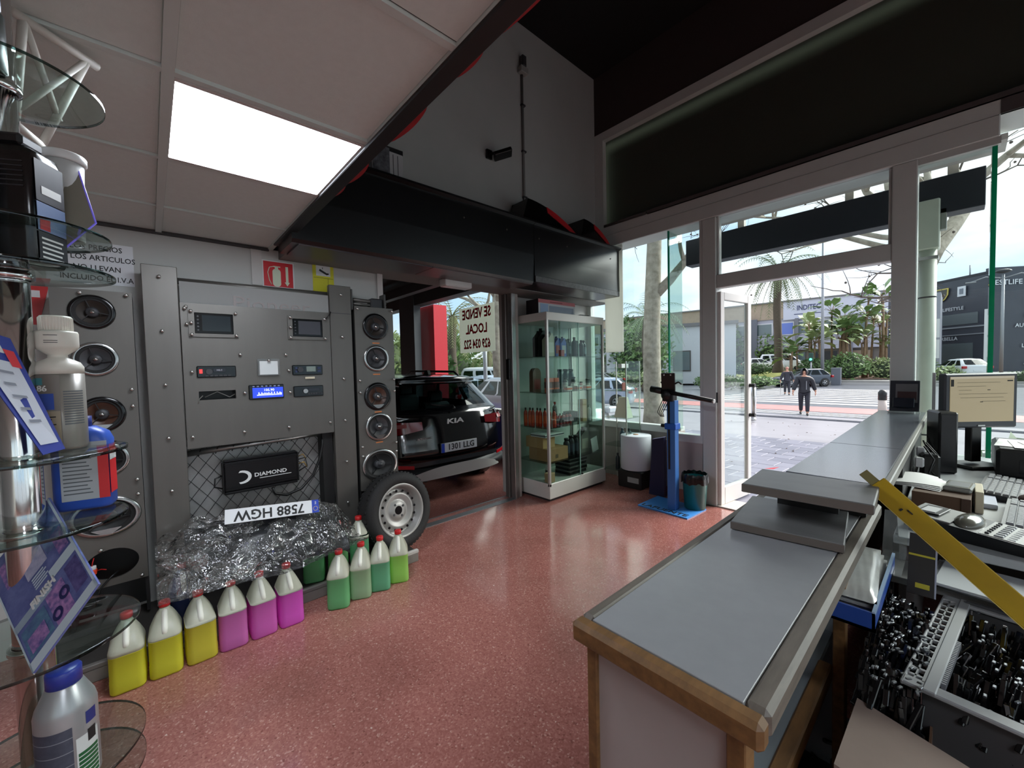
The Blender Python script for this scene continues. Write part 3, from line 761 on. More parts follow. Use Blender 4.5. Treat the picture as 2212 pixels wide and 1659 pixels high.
# plinth of the display
t = thing('display_plinth', 'low grey plinth under the audio display, behind the row of jugs', 'plinth', (-2.9, .55, 0))
MB().box((-3.16,-.42,0),(-2.642,1.412,.062),.004).build('base', M('grey plinth', (124,118,112), .7, noise=(8,.2)), t, world=True)
MB().box((-2.668,1.13,.062),(-2.640,1.414,.086),.003).build('end_block', M('pale plinth end', (186,182,178), .6), t, world=True)
MB().box((-3.16,-.42,.062),(-2.66,1.40,.080),.003).build('deck', M('dark plinth deck', (58,55,52), .6, noise=(6,.3)), t, world=True)
MB().box((-2.668,-.42,.062),(-2.640,1.13,.084),.003).build('edge_strip', M('grey plinth strip', (112,108,104), .5), t, world=True)
# ---- notices on the wall
t = thing('price_notice', 'white paper notice about prices and tax on the wall over the speaker board', 'notice', (-3.168, -.19, 1.90))
MB().box((0,-.185,.015),(.002,.150,.242)).build('sheet', M('white notice', (222,224,228), .6), t)
for i, s in enumerate(('LOS PRECIOS','DE LOS ARTICULOS','NO LLEVAN','INCLUIDO EL I.V.A')):
    text(s, .040, INK, t, frame((.0026,.004,.210-.055*i), (0,1,0), (0,0,1)), sx=.86, bold=.0004)
t = thing('extinguisher_sign', 'red fire extinguisher sign with arrow on the wall', 'sign', (-3.168, .695, 1.995))
MB().box((0,-.098,0),(.002,.098,.182)).build('border', PAPER, t)
MB().box((.002,-.090,.007),(.003,.090,.175)).build('field', M('sign red', (196,20,32), .45), t)
ph = M('pale green print', (206,214,190), .5)
s = MB(); s.prism(rrect(.050,.12,.02), .003, .004, 'X')
for v in s.v: v[1] -= .012; v[2] += .068
s.box((.003,-.022,.126),(.004,-.002,.142)).box((.003,-.030,.140),(.004,.012,.147))
s.tube([(.0035,-.03,.143),(.0035,-.055,.135),(.0035,-.066,.10),(.0035,-.058,.05),(.0035,-.045,.02)],.003,4)
s.build('extinguisher_symbol', ph, t)
MB().box((.003,.044,.04),(.004,.060,.150)).prism([(.036,.042),(.068,.042),(.052,.016)], .003, .004, 'X').build('arrow_symbol', ph, t)
t = thing('camera_sign', 'yellow video surveillance sign with a camera drawing, beside the extinguisher sign', 'sign', (-3.168, .988, 2.0))
MB().box((0,-.072,0),(.002,.076,.225)).build('sheet', M('sign yellow', (206,200,40), .5), t)
MB().box((.002,-.048,.115),(.003,.052,.190)).build('white_field', PAPER, t)
s = MB(); s.prism([(-.022,.166),(.022,.142),(.034,.130),(.028,.124),(.014,.130),(-.028,.152)], .003, .004, 'X').box((.003,-.004,.166),(.004,.0,.178)).box((.003,.026,.128),(.004,.040,.140))
s.build('camera_symbol', INK, t)
MB().box((.002,-.066,.100),(.0026,.070,.102)).box((.002,.034,.04),(.0026,.036,.1)).build('form_line', INK, t)
text('ZONA VIDEOVIGILADA', .012, INK, t, frame((.0026,.002,.205), (0,1,0), (0,0,1)), sx=.8)
# ------------------------------------------------------------------ spare wheel leaning on the speaker board
RIMW = M('silver painted steel rim', (158,156,152), .42, .35)
def tyre_rings(mb, Rr, w, rim, n=48):
    pr = [(rim,-w*.42),(rim*1.06,-w*.5),(Rr*.86,-w*.52),(Rr*.95,-w*.44),(Rr*.985,-w*.34),(Rr,-w*.20),(Rr,w*.20),(Rr*.985,w*.34),(Rr*.95,w*.44),(Rr*.86,w*.52),(rim*1.06,w*.5),(rim,w*.42)]
    return mb.lathe(pr, n, axis='X', caps=False)
t = thing('spare_wheel', 'spare car wheel with silver steel rim leaning on the narrow speaker board', 'wheel', (-2.828, 1.335, .352), R(14))
t.rotation_euler = (0, R(-10), R(10))
Rr, wd, ri = .282, .165, .192
b = MB(); tyre_rings(b, Rr, wd, ri)
n = 56
for i in range(n):
    a = 2*PI*i/n
    for x in (-.052, .030):
        M4 = Matrix.Rotation(a, 4, 'X')
        q = MB(M4); q.box((x,-.010,Rr-.003),(x+.022,.008,Rr+.004)); b.v += q.v; b.f += [tuple(k+len(b.v)-len(q.v) for k in f) for f in q.f]; b.sm += q.sm
b.build('tyre', RUBBER, t)
rb = MB().lathe([(ri+.004,.078),(ri-.004,.082),(ri-.016,.070),(ri-.022,.020),(ri-.035,.012),(ri-.060,.034),(ri-.068,.040),(.112,.042),(.092,.020),(.070,.022),(.062,.034),(.030,.034)], 48, axis='X', caps=False)
rb.build('rim', RIMW, t)
hv = MB()
for i in range(16):
    a = 2*PI*i/16; hv.cyl((.0365,.142*math.cos(a),.142*math.sin(a)),(.041,.142*math.cos(a),.142*math.sin(a)),.0095,n=10)
hv.split('vent_hole', BLACKG, t)
lb = MB()
for i in range(4):
    a = 2*PI*i/4+.5; lb.cyl((.020,.050*math.cos(a),.050*math.sin(a)),(.037,.050*math.cos(a),.050*math.sin(a)),.009,n=8)
lb.split('bolt_hole', DARKGREY, t)
MB().cyl((.004,0,0),(.036,0,0),.031,n=24).build('hub_bore', BLACKG, t)
MB().lathe([(ri-.004,-.07),(ri-.01,.0),(ri-.02,.018)], 36, axis='X', caps=False).lathe([(.001,-.02),(.12,-.02)],36,axis='X',caps=False).build('rim_well', M('rim shade', (120,118,116), .5, .3), t)
# ------------------------------------------------------------------ five litre jugs
WHT = translucent('milky jug plastic', (206,206,186), .35, .35)
LIQ = {}
def liquid(nm, col): return translucent('liquid '+nm, col, .55, .28)
def jug(label, x, y, col, nm, rot=0.0, level=.62, group=None, upper=None):
    """x, y: centre on the floor; local +x is the narrow front"""
    t = thing('liquid_jug', label, 'jug', (x, y, 0), rot)
    H = .238; d, w = .165, .122
    def ring(z, s, r, ox=0.0, sw=None):
        return [(p[0]+ox, p[1], z) for p in rrect(d*s, w*(sw or s), r, 4)]
    lv = .285*level
    MB().loft([ring(0,.90,.02),ring(.008,.99,.026),ring(.012,1,.028),ring(.06,1,.028),ring(.065,.985,.028),ring(lv*.98,.985,.028),ring(lv,1,.028)]).build('body', liquid(nm, col), t)
    MB().loft([ring(lv,.998,.028),ring(.186,1,.028),ring(.200,.95,.03,-.003),ring(.232,.70,.026,-.016,.74),ring(.262,.40,.018,-.032,.48),ring(.270,.27,.016,-.040,.36),ring(.282,.24,.014,-.040,.32)]).build('shoulder', upper or WHT, t)
    MB().cyl((-.040,0,.280),(-.040,0,.292),.017,n=16).build('neck', upper or WHT, t)
    MB().lathe([(.0215,.286),(.0225,.290),(.0225,.308),(.019,.312),(.001,.312)],18,c=(-.040,0,0)).build('cap', RED, t)
    hb = MB().tube([(-.032,0,.268),(-.004,0,.262),(.026,0,.246),(.052,0,.218),(.064,0,.196)], [.012,.012,.012,.013,.014], 8)
    hb.build('handle', M('handle milky white', (226,226,214), .35), t)
    return t
YEL, PNK = (242,238,74), (222,92,196)
rows = [(-.130,'y1',YEL,'yellow five litre jug at the row end, beside the glass shelf stand',.60),
        (.003,'y1',YEL,'yellow five litre jug second from the glass shelf stand',.63),
        (.134,'y2',(240,230,84),'yellow five litre jug touching the duller pink one',.66),
        (.268,'p1',(238,136,214),'dull pink five litre jug half under the plastic bag flap',.66),
        (.400,'p2',(246,128,222),'pink five litre jug in the middle of the three pink ones',.66),
        (.534,'p3',(250,116,232),'bright magenta five litre jug with its cap uncovered, last pink one',.66)]
for y, nm, col, lab, lv in rows:
    jug(lab, -2.535, y, col, nm, R(rnd.uniform(-4,4)), lv)
for (x, y, nm, col, lab, rr) in ((-2.505,.800,'g1',(140,216,152),'darkest green five litre jug on the floor, first of the four green capped ones',-24),
        (-2.515,.940,'g2',(190,222,180),'pale grey green five litre jug second of the four green capped ones',-26),
        (-2.515,1.066,'g3',(136,214,170),'blue green five litre jug third of the four green capped ones',-26),
        (-2.525,1.200,'g4',(190,242,130),'lime green five litre jug beside the spare wheel',-26)):
    jug(lab, x, y, col, nm, R(rr), .64)
# second row on the plinth
def raise_(o, z): o.location.z = z; return o
raise_(jug('green five litre jug half covered by the plastic film on the plinth', -2.760, .735, (120,200,136), 'g5', R(-20), .72), .084)
raise_(jug('green five litre jug on the plinth, behind the pale grey green one', -2.760, .885, (150,220,150), 'g6', R(-20), .74), .084)
raise_(jug('green five litre jug on the plinth in front of the spare wheel', -2.755, 1.025, (136,210,160), 'g7', R(-20), .74), .084)
raise_(jug('dark blue jug with red cap on the plinth behind the yellow jugs', -2.745, .085, (54,66,110), 'b1', R(0), .62, upper=translucent('grey blue plastic', (90,98,130), .3)), .084)
# ------------------------------------------------------------------ wrapped car part in clear film with a number plate on it
t = thing('wrapped_car_part', 'dark car part wrapped in crumpled clear plastic film lying on the jugs', 'wrapped part', (-2.72, .45, .40))
rr = random.Random(3)
def nz(u, v): return .5*math.sin(7.3*u+2.1*v*3)+.3*math.sin(15.7*v-4*u)+.2*math.sin(31*u+23*v)
def part_surf(k):
    def fn(u, v):
        y = .10+.80*u; e = math.sin(PI*min(1,max(0,u)))**.5; f = math.sin(PI*v)
        x = -2.90 + .32*v + .03*nz(u,v)
        top = .565 - .10*u - .23*v*v*(1-.35*u) + .02*nz(u*1.3,v)
        return (x, y, (top+.02)*(.75+.25*e) if k else top-.03-.10*f*e)
    return fn
MB().grid(part_surf(1), 26, 12).grid(part_surf(0), 26, 12).build('dark_part', M('dark textured plastic', (34,36,38), .38, noise=(5,.3)), t, world=True)
FILM = None
def film():
    m = bpy.data.materials.new('crumpled clear film'); m.use_nodes = True; nt = m.node_tree; nt.nodes.clear(); N = nt.nodes.new; L = nt.links.new
    out = N('ShaderNodeOutputMaterial'); mix = N('ShaderNodeMixShader'); tr = N('ShaderNodeBsdfTransparent'); gl = N('ShaderNodeBsdfGlossy'); add = N('ShaderNodeMixShader'); df = N('ShaderNodeBsdfDiffuse')
    tc = N('ShaderNodeTexCoord'); n1 = N('ShaderNodeTexNoise'); n1.inputs['Scale'].default_value = 6.5; n1.inputs['Detail'].default_value = 3; n1.inputs['Distortion'].default_value = 2.6; L(tc.outputs['Object'], n1.inputs['Vector'])
    bp = N('ShaderNodeBump'); bp.inputs['Strength'].default_value = .9; bp.inputs['Distance'].default_value = .06; L(n1.outputs['Fac'], bp.inputs['Height'])
    lw0 = N('ShaderNodeLayerWeight'); lw0.inputs['Blend'].default_value = .5; L(bp.outputs[0], lw0.inputs['Normal']); L(bp.outputs[0], gl.inputs['Normal'])
    lw = N('ShaderNodeMath'); lw.operation = 'POWER'; lw.inputs[1].default_value = 4.0; L(lw0.outputs['Facing'], lw.inputs[0])
    mm = N('ShaderNodeMath'); mm.operation = 'MULTIPLY_ADD'; mm.inputs[1].default_value = .9; mm.inputs[2].default_value = .17; mm.use_clamp = True; L(lw.outputs[0], mm.inputs[0])
    gl.inputs['Roughness'].default_value = .06; tr.inputs[0].default_value = (.93,.94,.94,1); df.inputs[0].default_value = (.62,.62,.60,1)
    add.inputs[0].default_value = .035; L(tr.outputs[0], add.inputs[1]); L(df.outputs[0], add.inputs[2])
    L(mm.outputs[0], mix.inputs[0]); L(add.outputs[0], mix.inputs[1]); L(gl.outputs[0], mix.inputs[2]); L(mix.outputs[0], out.inputs[0])
    return m
FILM = film()
def film_fn(u, v):
    y = -.02 + 1.0*u
    w = .42 + .10*math.sin(PI*u)
    x = -2.93 + w*v + .025*nz(u*2,v*2)
    top = .600 - .115*u - (.30 - .06*u)*v*v + .022*nz(u*3,v*3) + .016*math.sin(40*u+11*v) + .012*math.sin(57*v-21*u)
    if u < .16: top -= (.16-u)*.9*(1-v*.4); x += (.16-u)*.4*(v-.5)
    if u > .90: top -= (u-.90)*.8
    return (x, y, max(.335 if x > -2.66 else .30, top))
MB().grid(film_fn, 60, 30).build('plastic_film', FILM, t, world=True, fix=False)
def tail_fn(u, v):
    a = 2*PI*v; r = (.028+.085*u+.012*math.sin(5*a+9*u))*(1+.25*math.sin(3*a))
    c = Vector((-2.66+.08*u, .0+.16*u, .475-.02*u))
    return (c.x + r*.9*math.cos(a), c.y + .02*math.sin(4*a), c.z + r*.8*math.sin(a))
MB().grid(tail_fn, 12, 26).build('film_knot', FILM, t, world=True, fix=False)
def flap_fn(u, v):
    y = .05+.33*u; x = -2.56 + .06*v + .018*math.sin(17*u+5*v); z = .42 - .115*v + .02*math.sin(13*u+7*v)
    return (x, y, max(.322, z))
MB().grid(flap_fn, 24, 12).build('film_flap', FILM, t, world=True, fix=False)
t = thing('number_plate', 'white number plate lying upside down on the wrapped car part', 'number plate', (-2.742, .525, .575))
ux = Vector((.03,-.50,.066)).normalized(); uy = Vector((.40,-.10,-.88)); uy = (uy - ux*uy.dot(ux)).normalized()
Mp = frame((0,0,0), ux, uy)
pb = MB(Mp); pb.box((-.252,-.040,-.0015),(.252,.040,.0015),.001); pb.build('plate', M('plate white', (226,228,230), .3), t)
pb = MB(Mp); pb.box((-.252,-.040,.0015),(-.210,.040,.0022)); pb.build('blue_band', M('plate blue', (32,64,176), .4), t)
text('7588 HGW', .078, INK, t, Mp @ Matrix.Translation((.022,0,.002)), sx=1.0, bold=.0015)
text('E', .026, PAPER, t, Mp @ Matrix.Translation((-.231,-.022,.003)))
st = MB(Mp)
for i in range(12): st.cyl((-.231+.013*math.cos(PI*i/6),.014+.013*math.sin(PI*i/6),.002),(-.231+.013*math.cos(PI*i/6),.014+.013*math.sin(PI*i/6),.003),.0022,n=5)
st.build('star_ring', M('plate yellow', (230,200,60), .5), t)
# tread plate at the opening
t = thing('ramp_plate', 'metal tread plate bridging the step to the workshop', 'ramp', (-3.23, 2.14, 0))
MB().prism([(-3.335,-.012),(-3.148,.001),(-3.148,.005),(-3.335,-.006)], 1.43, 2.86, 'Y').build('plate', M('tread plate aluminium', (150,152,156), .38, .7), t, world=True)
b = MB()
i = 0
for a in range(8):
    for k in range(56):
        x = -3.325+.023*a; y = 1.45+.0252*k; z = .0035+(x+3.148)*.058+.002
        s = 1 if (a+k)%2 else -1
        b.add([(x-.007,y-.006*s,z),(x,y-.002,z+.0025),(x+.007,y+.006*s,z),(x,y+.002,z+.0025)],[(0,1,2,3)])
o = b.build('tread_pattern', M('tread raised', (186,188,190), .3, .8), t, world=True); o['kind'] = 'stuff'
# ------------------------------------------------------------------ measuring stand, bin, paper roll, blue board
BLU = M('blue enamel', (36,96,190), .4)
t = thing('pedestal_stand', 'blue metal pedestal stand with black camera head and side arm on lettered foot plate', 'stand', (-1.86, 3.72, 0))
bpm = MB()
def base_fn(u, v): return (-2.125+.50*u, 3.545+.38*v-.02*u, .030*math.sin(PI*min(1,v*1.1))+.006+(.02*u if v > .6 else 0))
MB().prism([(-2.125,3.56),(-1.62,3.54),(-1.60,3.90),(-2.12,3.95)], .0, .012).build('foot_plate', M('blue foot plate', (64,140,214), .45), t, world=True)
wtext('LAFUENTE', .088, INK, t, (-1.872,3.60,.0128), (1,-.035,0), (.035,1,0), sx=1.12, bold=.001)
MB().box((-1.865,3.655,.012),(-1.785,3.735,1.06),.004).build('post', M('blue post', (58,112,180), .42), t, world=True)
MB().box((-1.850,3.650,.40),(-1.832,3.656,1.06)).build('post_slot', BLACK, t, world=True)
MB().box((-1.885,3.645,.78),(-1.775,3.75,.84),.006).build('clamp', BLU, t, world=True)
MB().cyl((-1.885,3.69,.81),(-1.935,3.69,.81),.018,n=10).build('clamp_knob', BLACK, t, world=True)
a0 = Vector((-2.02,3.66,1.165)); a1 = Vector((-1.43,3.62,1.075))
MB().cyl(a0, a0.lerp(a1,.2), .033, n=16).cyl(a0.lerp(a1,.2), a1, .020, n=14).build('side_arm', BLACK, t, world=True)
MB().cyl(a1, a1.lerp(a0,-.03), .019, n=14).build('arm_tip', ALU, t, world=True)
hb = MB(frame((-1.845,3.655,1.20), (1,.2,.0), (.10,-.25,1)))
hb.box((-.062,-.095,-.012),(.062,.125,.012),.004); hb.build('head_plate', BLACK, t, world=True)
hb = MB(frame((-1.845,3.640,1.20), (1,.2,.0), (.10,-.25,1)))
hb.cyl((-.030,.105,-.002),(-.030,.105,.001),.007,n=10).cyl((.030,.105,-.002),(.030,.105,.001),.007,n=10); hb.build('plate_hole', PAPER, t, world=True)
MB().ball((-1.86,3.67,1.11),.062,14,10).box((-1.90,3.63,1.05),(-1.79,3.72,1.12),.01).tube([(-1.80,3.66,1.21),(-1.75,3.66,1.235),(-1.72,3.66,1.215)],.008,6).tube([(-1.89,3.66,1.21),(-1.92,3.66,1.235)],.010,6).build('swivel_joint', BLACK, t, world=True)
cb = MB()
for i in range(4): cb.tube([(-1.90+.02*i,3.65,1.06),(-1.93+.02*i,3.64,.99),(-1.95+.018*i,3.64,.94),(-1.92+.01*i,3.65,.90)],.004,5)
cb.split('chain', DARKGREY, t, world=True)
t = thing('waste_bin', 'small teal waste bin with black liner beside the blue stand', 'bin', (-1.69, 3.86, 0))
MB().lathe([(.088,.012),(.094,.016),(.112,.31),(.116,.315),(.110,.315),(.092,.02)],28).build('bucket', M('teal plastic', (28,108,104), .35), t)
def lin_fn(u, v):
    a = 2*PI*u; r = .119+.004*math.sin(9*a)+.003*math.sin(23*a+v*5)-.010*max(0,v-.7)*3
    return (r*math.cos(a), r*math.sin(a), .262+.008*math.sin(5*a)*(1-v)+.088*v+.006*math.sin(13*a))
MB().grid(lin_fn, 48, 6).build('bin_liner', M('black bin liner', (18,18,19), .28, bump=(40,.5)), t)
t = thing('paper_roll_stand', 'large white paper roll on a black dispenser beside the glass cabinet', 'paper roll', (-2.50, 4.16, 0))
MB().lathe([(.165,.205),(.170,.21),(.170,.592),(.165,.597),(.03,.597)],36).build('roll', M('paper roll white', (206,210,218), .75), t)
MB().lathe([(.030,.585),(.030,.602),(.001,.602)],14).build('core', CARD, t)
MB().box((-.15,-.15,0),(.15,.15,.20),.01).build('dispenser', BLACK, t)
MB().box((-.02,-.153,.07),(.12,-.150,.13)).build('label', M('pale label', (150,150,148), .6), t)
t = thing('blue_board', 'dark navy board leaning upright between the paper roll and the blue stand', 'board', (-2.14, 4.0, 0))
b = MB(); b.prism([(-.10,0),(.075,0),(.075,.635),(-.055,.600)], -.02, .03, 'Y'); b.build('panel', M('navy board', (22,26,62), .5), t)
b = MB(); b.prism([(-.055,.601),(.075,.636),(.075,.640),(-.055,.605)], -.02, .03, 'Y'); b.build('top_edge', M('lavender edge', (150,146,190), .5), t)
# ------------------------------------------------------------------ glass display cabinet and its goods
X0, X1, Y0, Y1 = -3.312, -2.812, 3.02, 4.005
t = thing('glass_cabinet', 'tall aluminium framed glass display cabinet full of bottles and boxes', 'cabinet', ((X0+X1)/2, (Y0+Y1)/2, 0))
def CB(mb, n, m): return mb.build(n, m, t, world=True)
CW = M('cabinet aluminium', (196,194,190), .38, .55)
for (x, y) in ((X1-.028,Y0),(X0,Y0),(X1-.028,Y1-.028),(X0,Y1-.028)): CB(MB().box((x,y,.16),(x+.028,y+.028,1.89),.003), 'corner_post', CW)
CB(MB().box((X0,Y0,1.885),(X1,Y1,1.968),.004), 'top', M('cabinet white', (206,204,198), .4))
CB(MB().box((X0,Y0,.03),(X1,Y1,.19),.004), 'base', M('cabinet white', (206,204,198), .4))
CB(MB().box((X0+.03,Y0+.03,0),(X1-.03,Y1-.03,.03)), 'plinth', DARKGREY)
CB(MB().box((X1-.012,Y0+.03,.19),(X1-.008,Y0+.52,1.885)), 'door_pane', PANEG)
CB(MB().box((X1-.022,Y0+.49,.19),(X1-.018,Y1-.03,1.885)), 'door_pane', PANEG)
CB(MB().box((X1-.014,Y0+.515,.19),(X1-.006,Y0+.521,1.885)), 'pane_edge', M('pale glass edge', (150,190,178), .2))
CB(MB().box((X0+.03,Y0+.010,.19),(X1-.03,Y0+.014,1.885)), 'side_pane', PANEG)
CB(MB().box((X0+.03,Y1-.014,.19),(X1-.03,Y1-.010,1.885)), 'side_pane', PANEG)
CB(MB().box((X0+.004,Y0+.03,.19),(X0+.008,Y1-.03,1.885)), 'back_panel', M('pale cabinet back', (170,178,174), .25, spec=.6))
SH = (.391, .759, 1.131, 1.511)
for z in SH: CB(MB().box((X0+.012,Y0+.018,z-.004),(X1-.03,Y1-.018,z+.004)), 'shelf', PANEG)
for y in (Y0+.05, Y1-.05):
    CB(MB().box((X0+.008,y,.2),(X0+.016,y+.012,1.88)), 'shelf_rail', CW)
CB(MB().cyl((X1-.004,Y0+.53,.205),(X1+.012,Y0+.53,.205),.011,n=12), 'lock', BLACK)
G = .004
def bottle(name, label, cat, x, y, z, r, h, col, cap, group=None, neck=.38, capcol=None, lab=None, flat=1.0, mat=None):
    o = thing(name, label, cat, (x, y, z), 0, group)
    b = MB().lathe([(r*.9,0),(r,h*.03),(r,h*.70),(r*.85,h*.78),(r*neck,h*.86),(r*neck,h*.90)],16)
    if flat != 1: 
        for v in b.v: v[0] *= flat
    b.build('body', mat or M('bottle '+str(col), col, .35), o)
    MB().cyl((0,0,h*.88),(0,0,h),r*neck*1.25,n=12).build('cap', M('cap '+str(cap), cap, .4), o)
    if lab:
        b = MB().lathe([(r*1.012,h*.18),(r*1.012,h*.60)],16,caps=False)
        if flat != 1:
            for v in b.v: v[0] *= flat
        b.build('label', M('label '+str(lab), lab, .55), o)
    return o
def oil_jug(name, label, x, y, z, w, d, h, col, capcol, labcol=None, rot=0):
    o = thing(name, label, 'jug', (x, y, z), rot)
    MB().prism([(-w/2,0),(w/2,0),(w/2,h*.70),(w*.30,h*.86),(w*.30,h*.92),(w*.02,h*.92),(w*.02,h*.86),(-w*.30,h*.74),(-w/2,h*.66)], -d/2, d/2, 'X').build('body', M('oil jug '+str(col), col, .35), o)
    MB().cyl((0,w*.16,h*.91),(0,w*.16,h),w*.15,n=12).build('cap', M('cap '+str(capcol), capcol, .4), o)
    MB().tube([(0,-w*.40,h*.68),(0,-w*.30,h*.86),(0,-w*.08,h*.90),(0,w*.02,h*.86)],w*.055,6).build('handle', M('oil jug '+str(col), col, .35), o)
    if labcol: MB().box((d/2,-w*.36,h*.16),(d/2+.002,w*.36,h*.56)).split('label', M('label '+str(labcol), labcol, .5), o)
    return o
def boxx(name, label, cat, x, y, z, sx, sy, sz, mat, rot=0, group=None, stripe=None):
    o = thing(name, label, cat, (x, y, z), rot, group)
    MB().box((-sx/2,-sy/2,0),(sx/2,sy/2,sz),.003).build('carton', mat, o)
    if stripe: MB().box((-sx/2-.001,-sy/2-.001,sz*.30),(sx/2+.001,sy/2+.001,sz*.72)).build('printed_band', stripe, o)
    return o
z4 = SH[3]+G
oil_jug('oil_jug','black oil jug on the top shelf of the glass cabinet',-3.06,3.17,z4,.125,.09,.31,(20,20,22),(18,18,20))
oil_jug('oil_jug','beige oil jug with light label on the top shelf of the glass cabinet',-2.96,3.20,z4,.11,.08,.27,(196,190,170),(30,30,32),(220,216,206))
oil_jug('coolant_bottle','blue bottle with red label on the top cabinet shelf, nearer the beige jug',-3.0,3.36,z4,.085,.07,.225,(58,80,176),(40,50,110),(172,60,60))
oil_jug('coolant_bottle','second blue bottle on the top cabinet shelf, next to the dark bottles',-3.0,3.46,z4,.085,.07,.225,(64,90,190),(40,50,110),(196,196,206))
boxx('red_tin','small red tin in front of the blue bottles on the top cabinet shelf','tin',-2.90,3.34,z4,.05,.05,.07,M('red print', (176,44,44), .45))
for i, (y, h, c) in enumerate(((3.56,.20,(44,58,64)),(3.63,.21,(52,66,72)),(3.71,.23,(40,54,62)),(3.78,.19,(70,92,104)),(3.84,.20,(56,72,80)),(3.91,.20,(44,60,70)))):
    bottle('oil_bottle', ['grey oil bottle next to the second blue bottle','dark oil bottle second after the blue bottles','tallest dark oil bottle at the door joint of the top shelf','blue grey oil bottle after the tallest dark one','slim grey oil bottle last but one on the top shelf','dark oil bottle at the far end of the top shelf'][i], 'bottle', -3.02-.02*(i%2), y, z4, .032, h, c, (26,30,34), lab=(120,140,150) if i%2 else None)
z3 = SH[2]+G
b = MB().prism([(-.06,0),(.06,0),(.06,.20)]+[(.06*math.cos(PI*i/10),.20+.06*math.sin(PI*i/10)) for i in range(1,10)]+[(-.06,.20)],-.03,.03,'X')
o = thing('arched_box','brown arched gift box at the front corner of the upper middle cabinet shelf','box',(-3.10,3.13,z3)); b.build('carton', M('brown print', (92,64,44), .5), o)
MB().box((.030,-.045,.03),(.032,.045,.14)).build('printed_panel', M('dark red print', (120,40,34), .5), o)
for i,(y,x) in enumerate(((3.17,-2.93),(3.255,-2.93))):
    boxx('orange_box', ['orange and red boxed product by the cabinet corner post, upper middle shelf','second orange boxed product beside the arched box, upper middle shelf'][i], 'box', x, y, z3, .07, .075, .15, M('orange print', (206,92,52), .5), stripe=M('dark brown band', (92,40,34), .5))
boxx('black_case','flat black case lying in front of the orange boxes','case',-2.87,3.20,z3,.07,.14,.03,BLACK)
ms = [('glass_jar','tin',(170,80,60),.055),('small_jar','jar',(150,160,156),.08),('small_jar','jar',(170,176,170),.11),('small_jar','jar',(196,200,192),.06),('small_can','can',(70,80,84),.12),('small_can','can',(150,90,70),.06),('small_jar','jar',(176,170,160),.05),('small_can','can',(120,130,132),.09),('small_jar','jar',(190,190,186),.07)]
words = ['reddish','grey','pale','white','dark','copper','cream','steel grey','off white']
for i, (nm, ct, c, h) in enumerate(ms):
    bottle(nm, '%s little %s on the upper middle cabinet shelf, %s of the way along' % (words[i], ct, ['a third','two fifths','nearly half','half','over half','three fifths','two thirds','three quarters','most'][i]), ct, -2.98+.05*(i%2), 3.36+.068*i, z3, .026, h+.03, c, (60,64,66), lab=(206,206,200), neck=.8)
for i in range(3):
    boxx('small_carton', 'white and orange carton, upper middle cabinet shelf, %s' % ['in front of the grey jars','in front of the half way mark','near the far corner post'][i], 'box', -2.88, 3.42+.17*i, z3, .05, .085, .05, M('white carton', (206,202,196), .6), stripe=M('orange print', (206,92,52), .5))
for i in range(3):
    bottle('dark_can', 'dark can standing behind the small jars, %s of three' % ['first','second','third'][i], 'can', -3.17, 3.62+.1*i, z3, .035, .24, (58,74,80), (40,50,54), neck=.7)
z2 = SH[1]+G
for i in range(8):
    bottle('orange_bottle', 'tall orange bottle with black cap on the lower middle cabinet shelf, %s from the jamb' % ['first','second','third','fourth','fifth','sixth','seventh','eighth'][i], 'bottle', -3.20+.045*i+.02*(i>5), 3.07+.012*(i%2)+.012*i, z2, .0215, .20, (176,52,28), (16,16,18), group='orange bottles in a row', lab=(206,84,40))
for i in range(5):
    bottle('small_red_bottle', 'short red bottle on the lower middle cabinet shelf, %s after the tall orange row' % ['first','second','third','fourth','fifth'][i], 'bottle', -2.95, 3.30+.055*i, z2, .021, .125, (150,34,40), (30,26,28), group='short red bottles', lab=(70,60,62))
boxx('dark_pouch','dark soft pouch in the middle of the lower middle cabinet shelf','pouch',-3.02,3.62,z2,.12,.13,.12,M('dark pouch', (46,54,58), .7))
boxx('beige_box','upright beige box behind the cabinet door, lower middle shelf','box',-2.95,3.755,z2,.07,.08,.255,M('beige carton', (206,172,124), .6))
bottle('pale_bottle','pale bottle beside the upright beige box','bottle',-2.93,3.85,z2,.025,.18,(196,206,206),(120,130,130))
bottle('red_top_spray','grey spray bottle with red top behind the short red bottles','bottle',-3.10,3.44,z2,.028,.24,(120,124,122),(190,60,44))
z1 = SH[0]+G
boxx('brown_carton','larger brown carton at the bottom of the pair, third cabinet shelf down','box',-3.03,3.245,z1,.30,.31,.135,CARD)
MB().box((.151,-.05,.03),(.152,-.01,.07)).build('printed_mark', M('carton print', (96,74,52), .7), [o for o in COL.objects if o.get('label','').startswith('larger brown')][0])
boxx('brown_carton','smaller brown carton resting on the larger one inside the cabinet','box',-3.08,3.17,z1+.135,.26,.19,.12,M('lighter cardboard', (186,146,102), .8))
boxx('white_tray_box','flat white box lying on the brown cartons in the cabinet','box',-3.02,3.22,z1+.2565,.22,.30,.035,PAPER, stripe=M('grey band', (90,94,98), .5))
for i, (y, c, h) in enumerate(((3.47,(40,44,48),.20),(3.55,(30,34,40),.22),(3.63,(28,32,38),.22))):
    bottle('black_can', ['grey black can next to the brown cartons','black can in the middle of the third cabinet shelf','black can touching the metal jug'][i], 'can', -2.96, y, z1, .038, h, c, (20,22,24), neck=.6, lab=(60,70,84))
oil_jug('metal_jug','pewter coloured oil jug with handle on the third cabinet shelf',-2.97,3.76,z1,.15,.09,.29,(120,118,108),(60,60,58),(176,172,156))
o = thing('price_card','white price card propped by the far post of the cabinet','card',(-2.88,3.90,z1)); MB(Matrix.Rotation(R(12),4,'X')).box((0,-.06,0),(.003,.06,.17)).build('sheet', PAPER, o)
z0 = .192
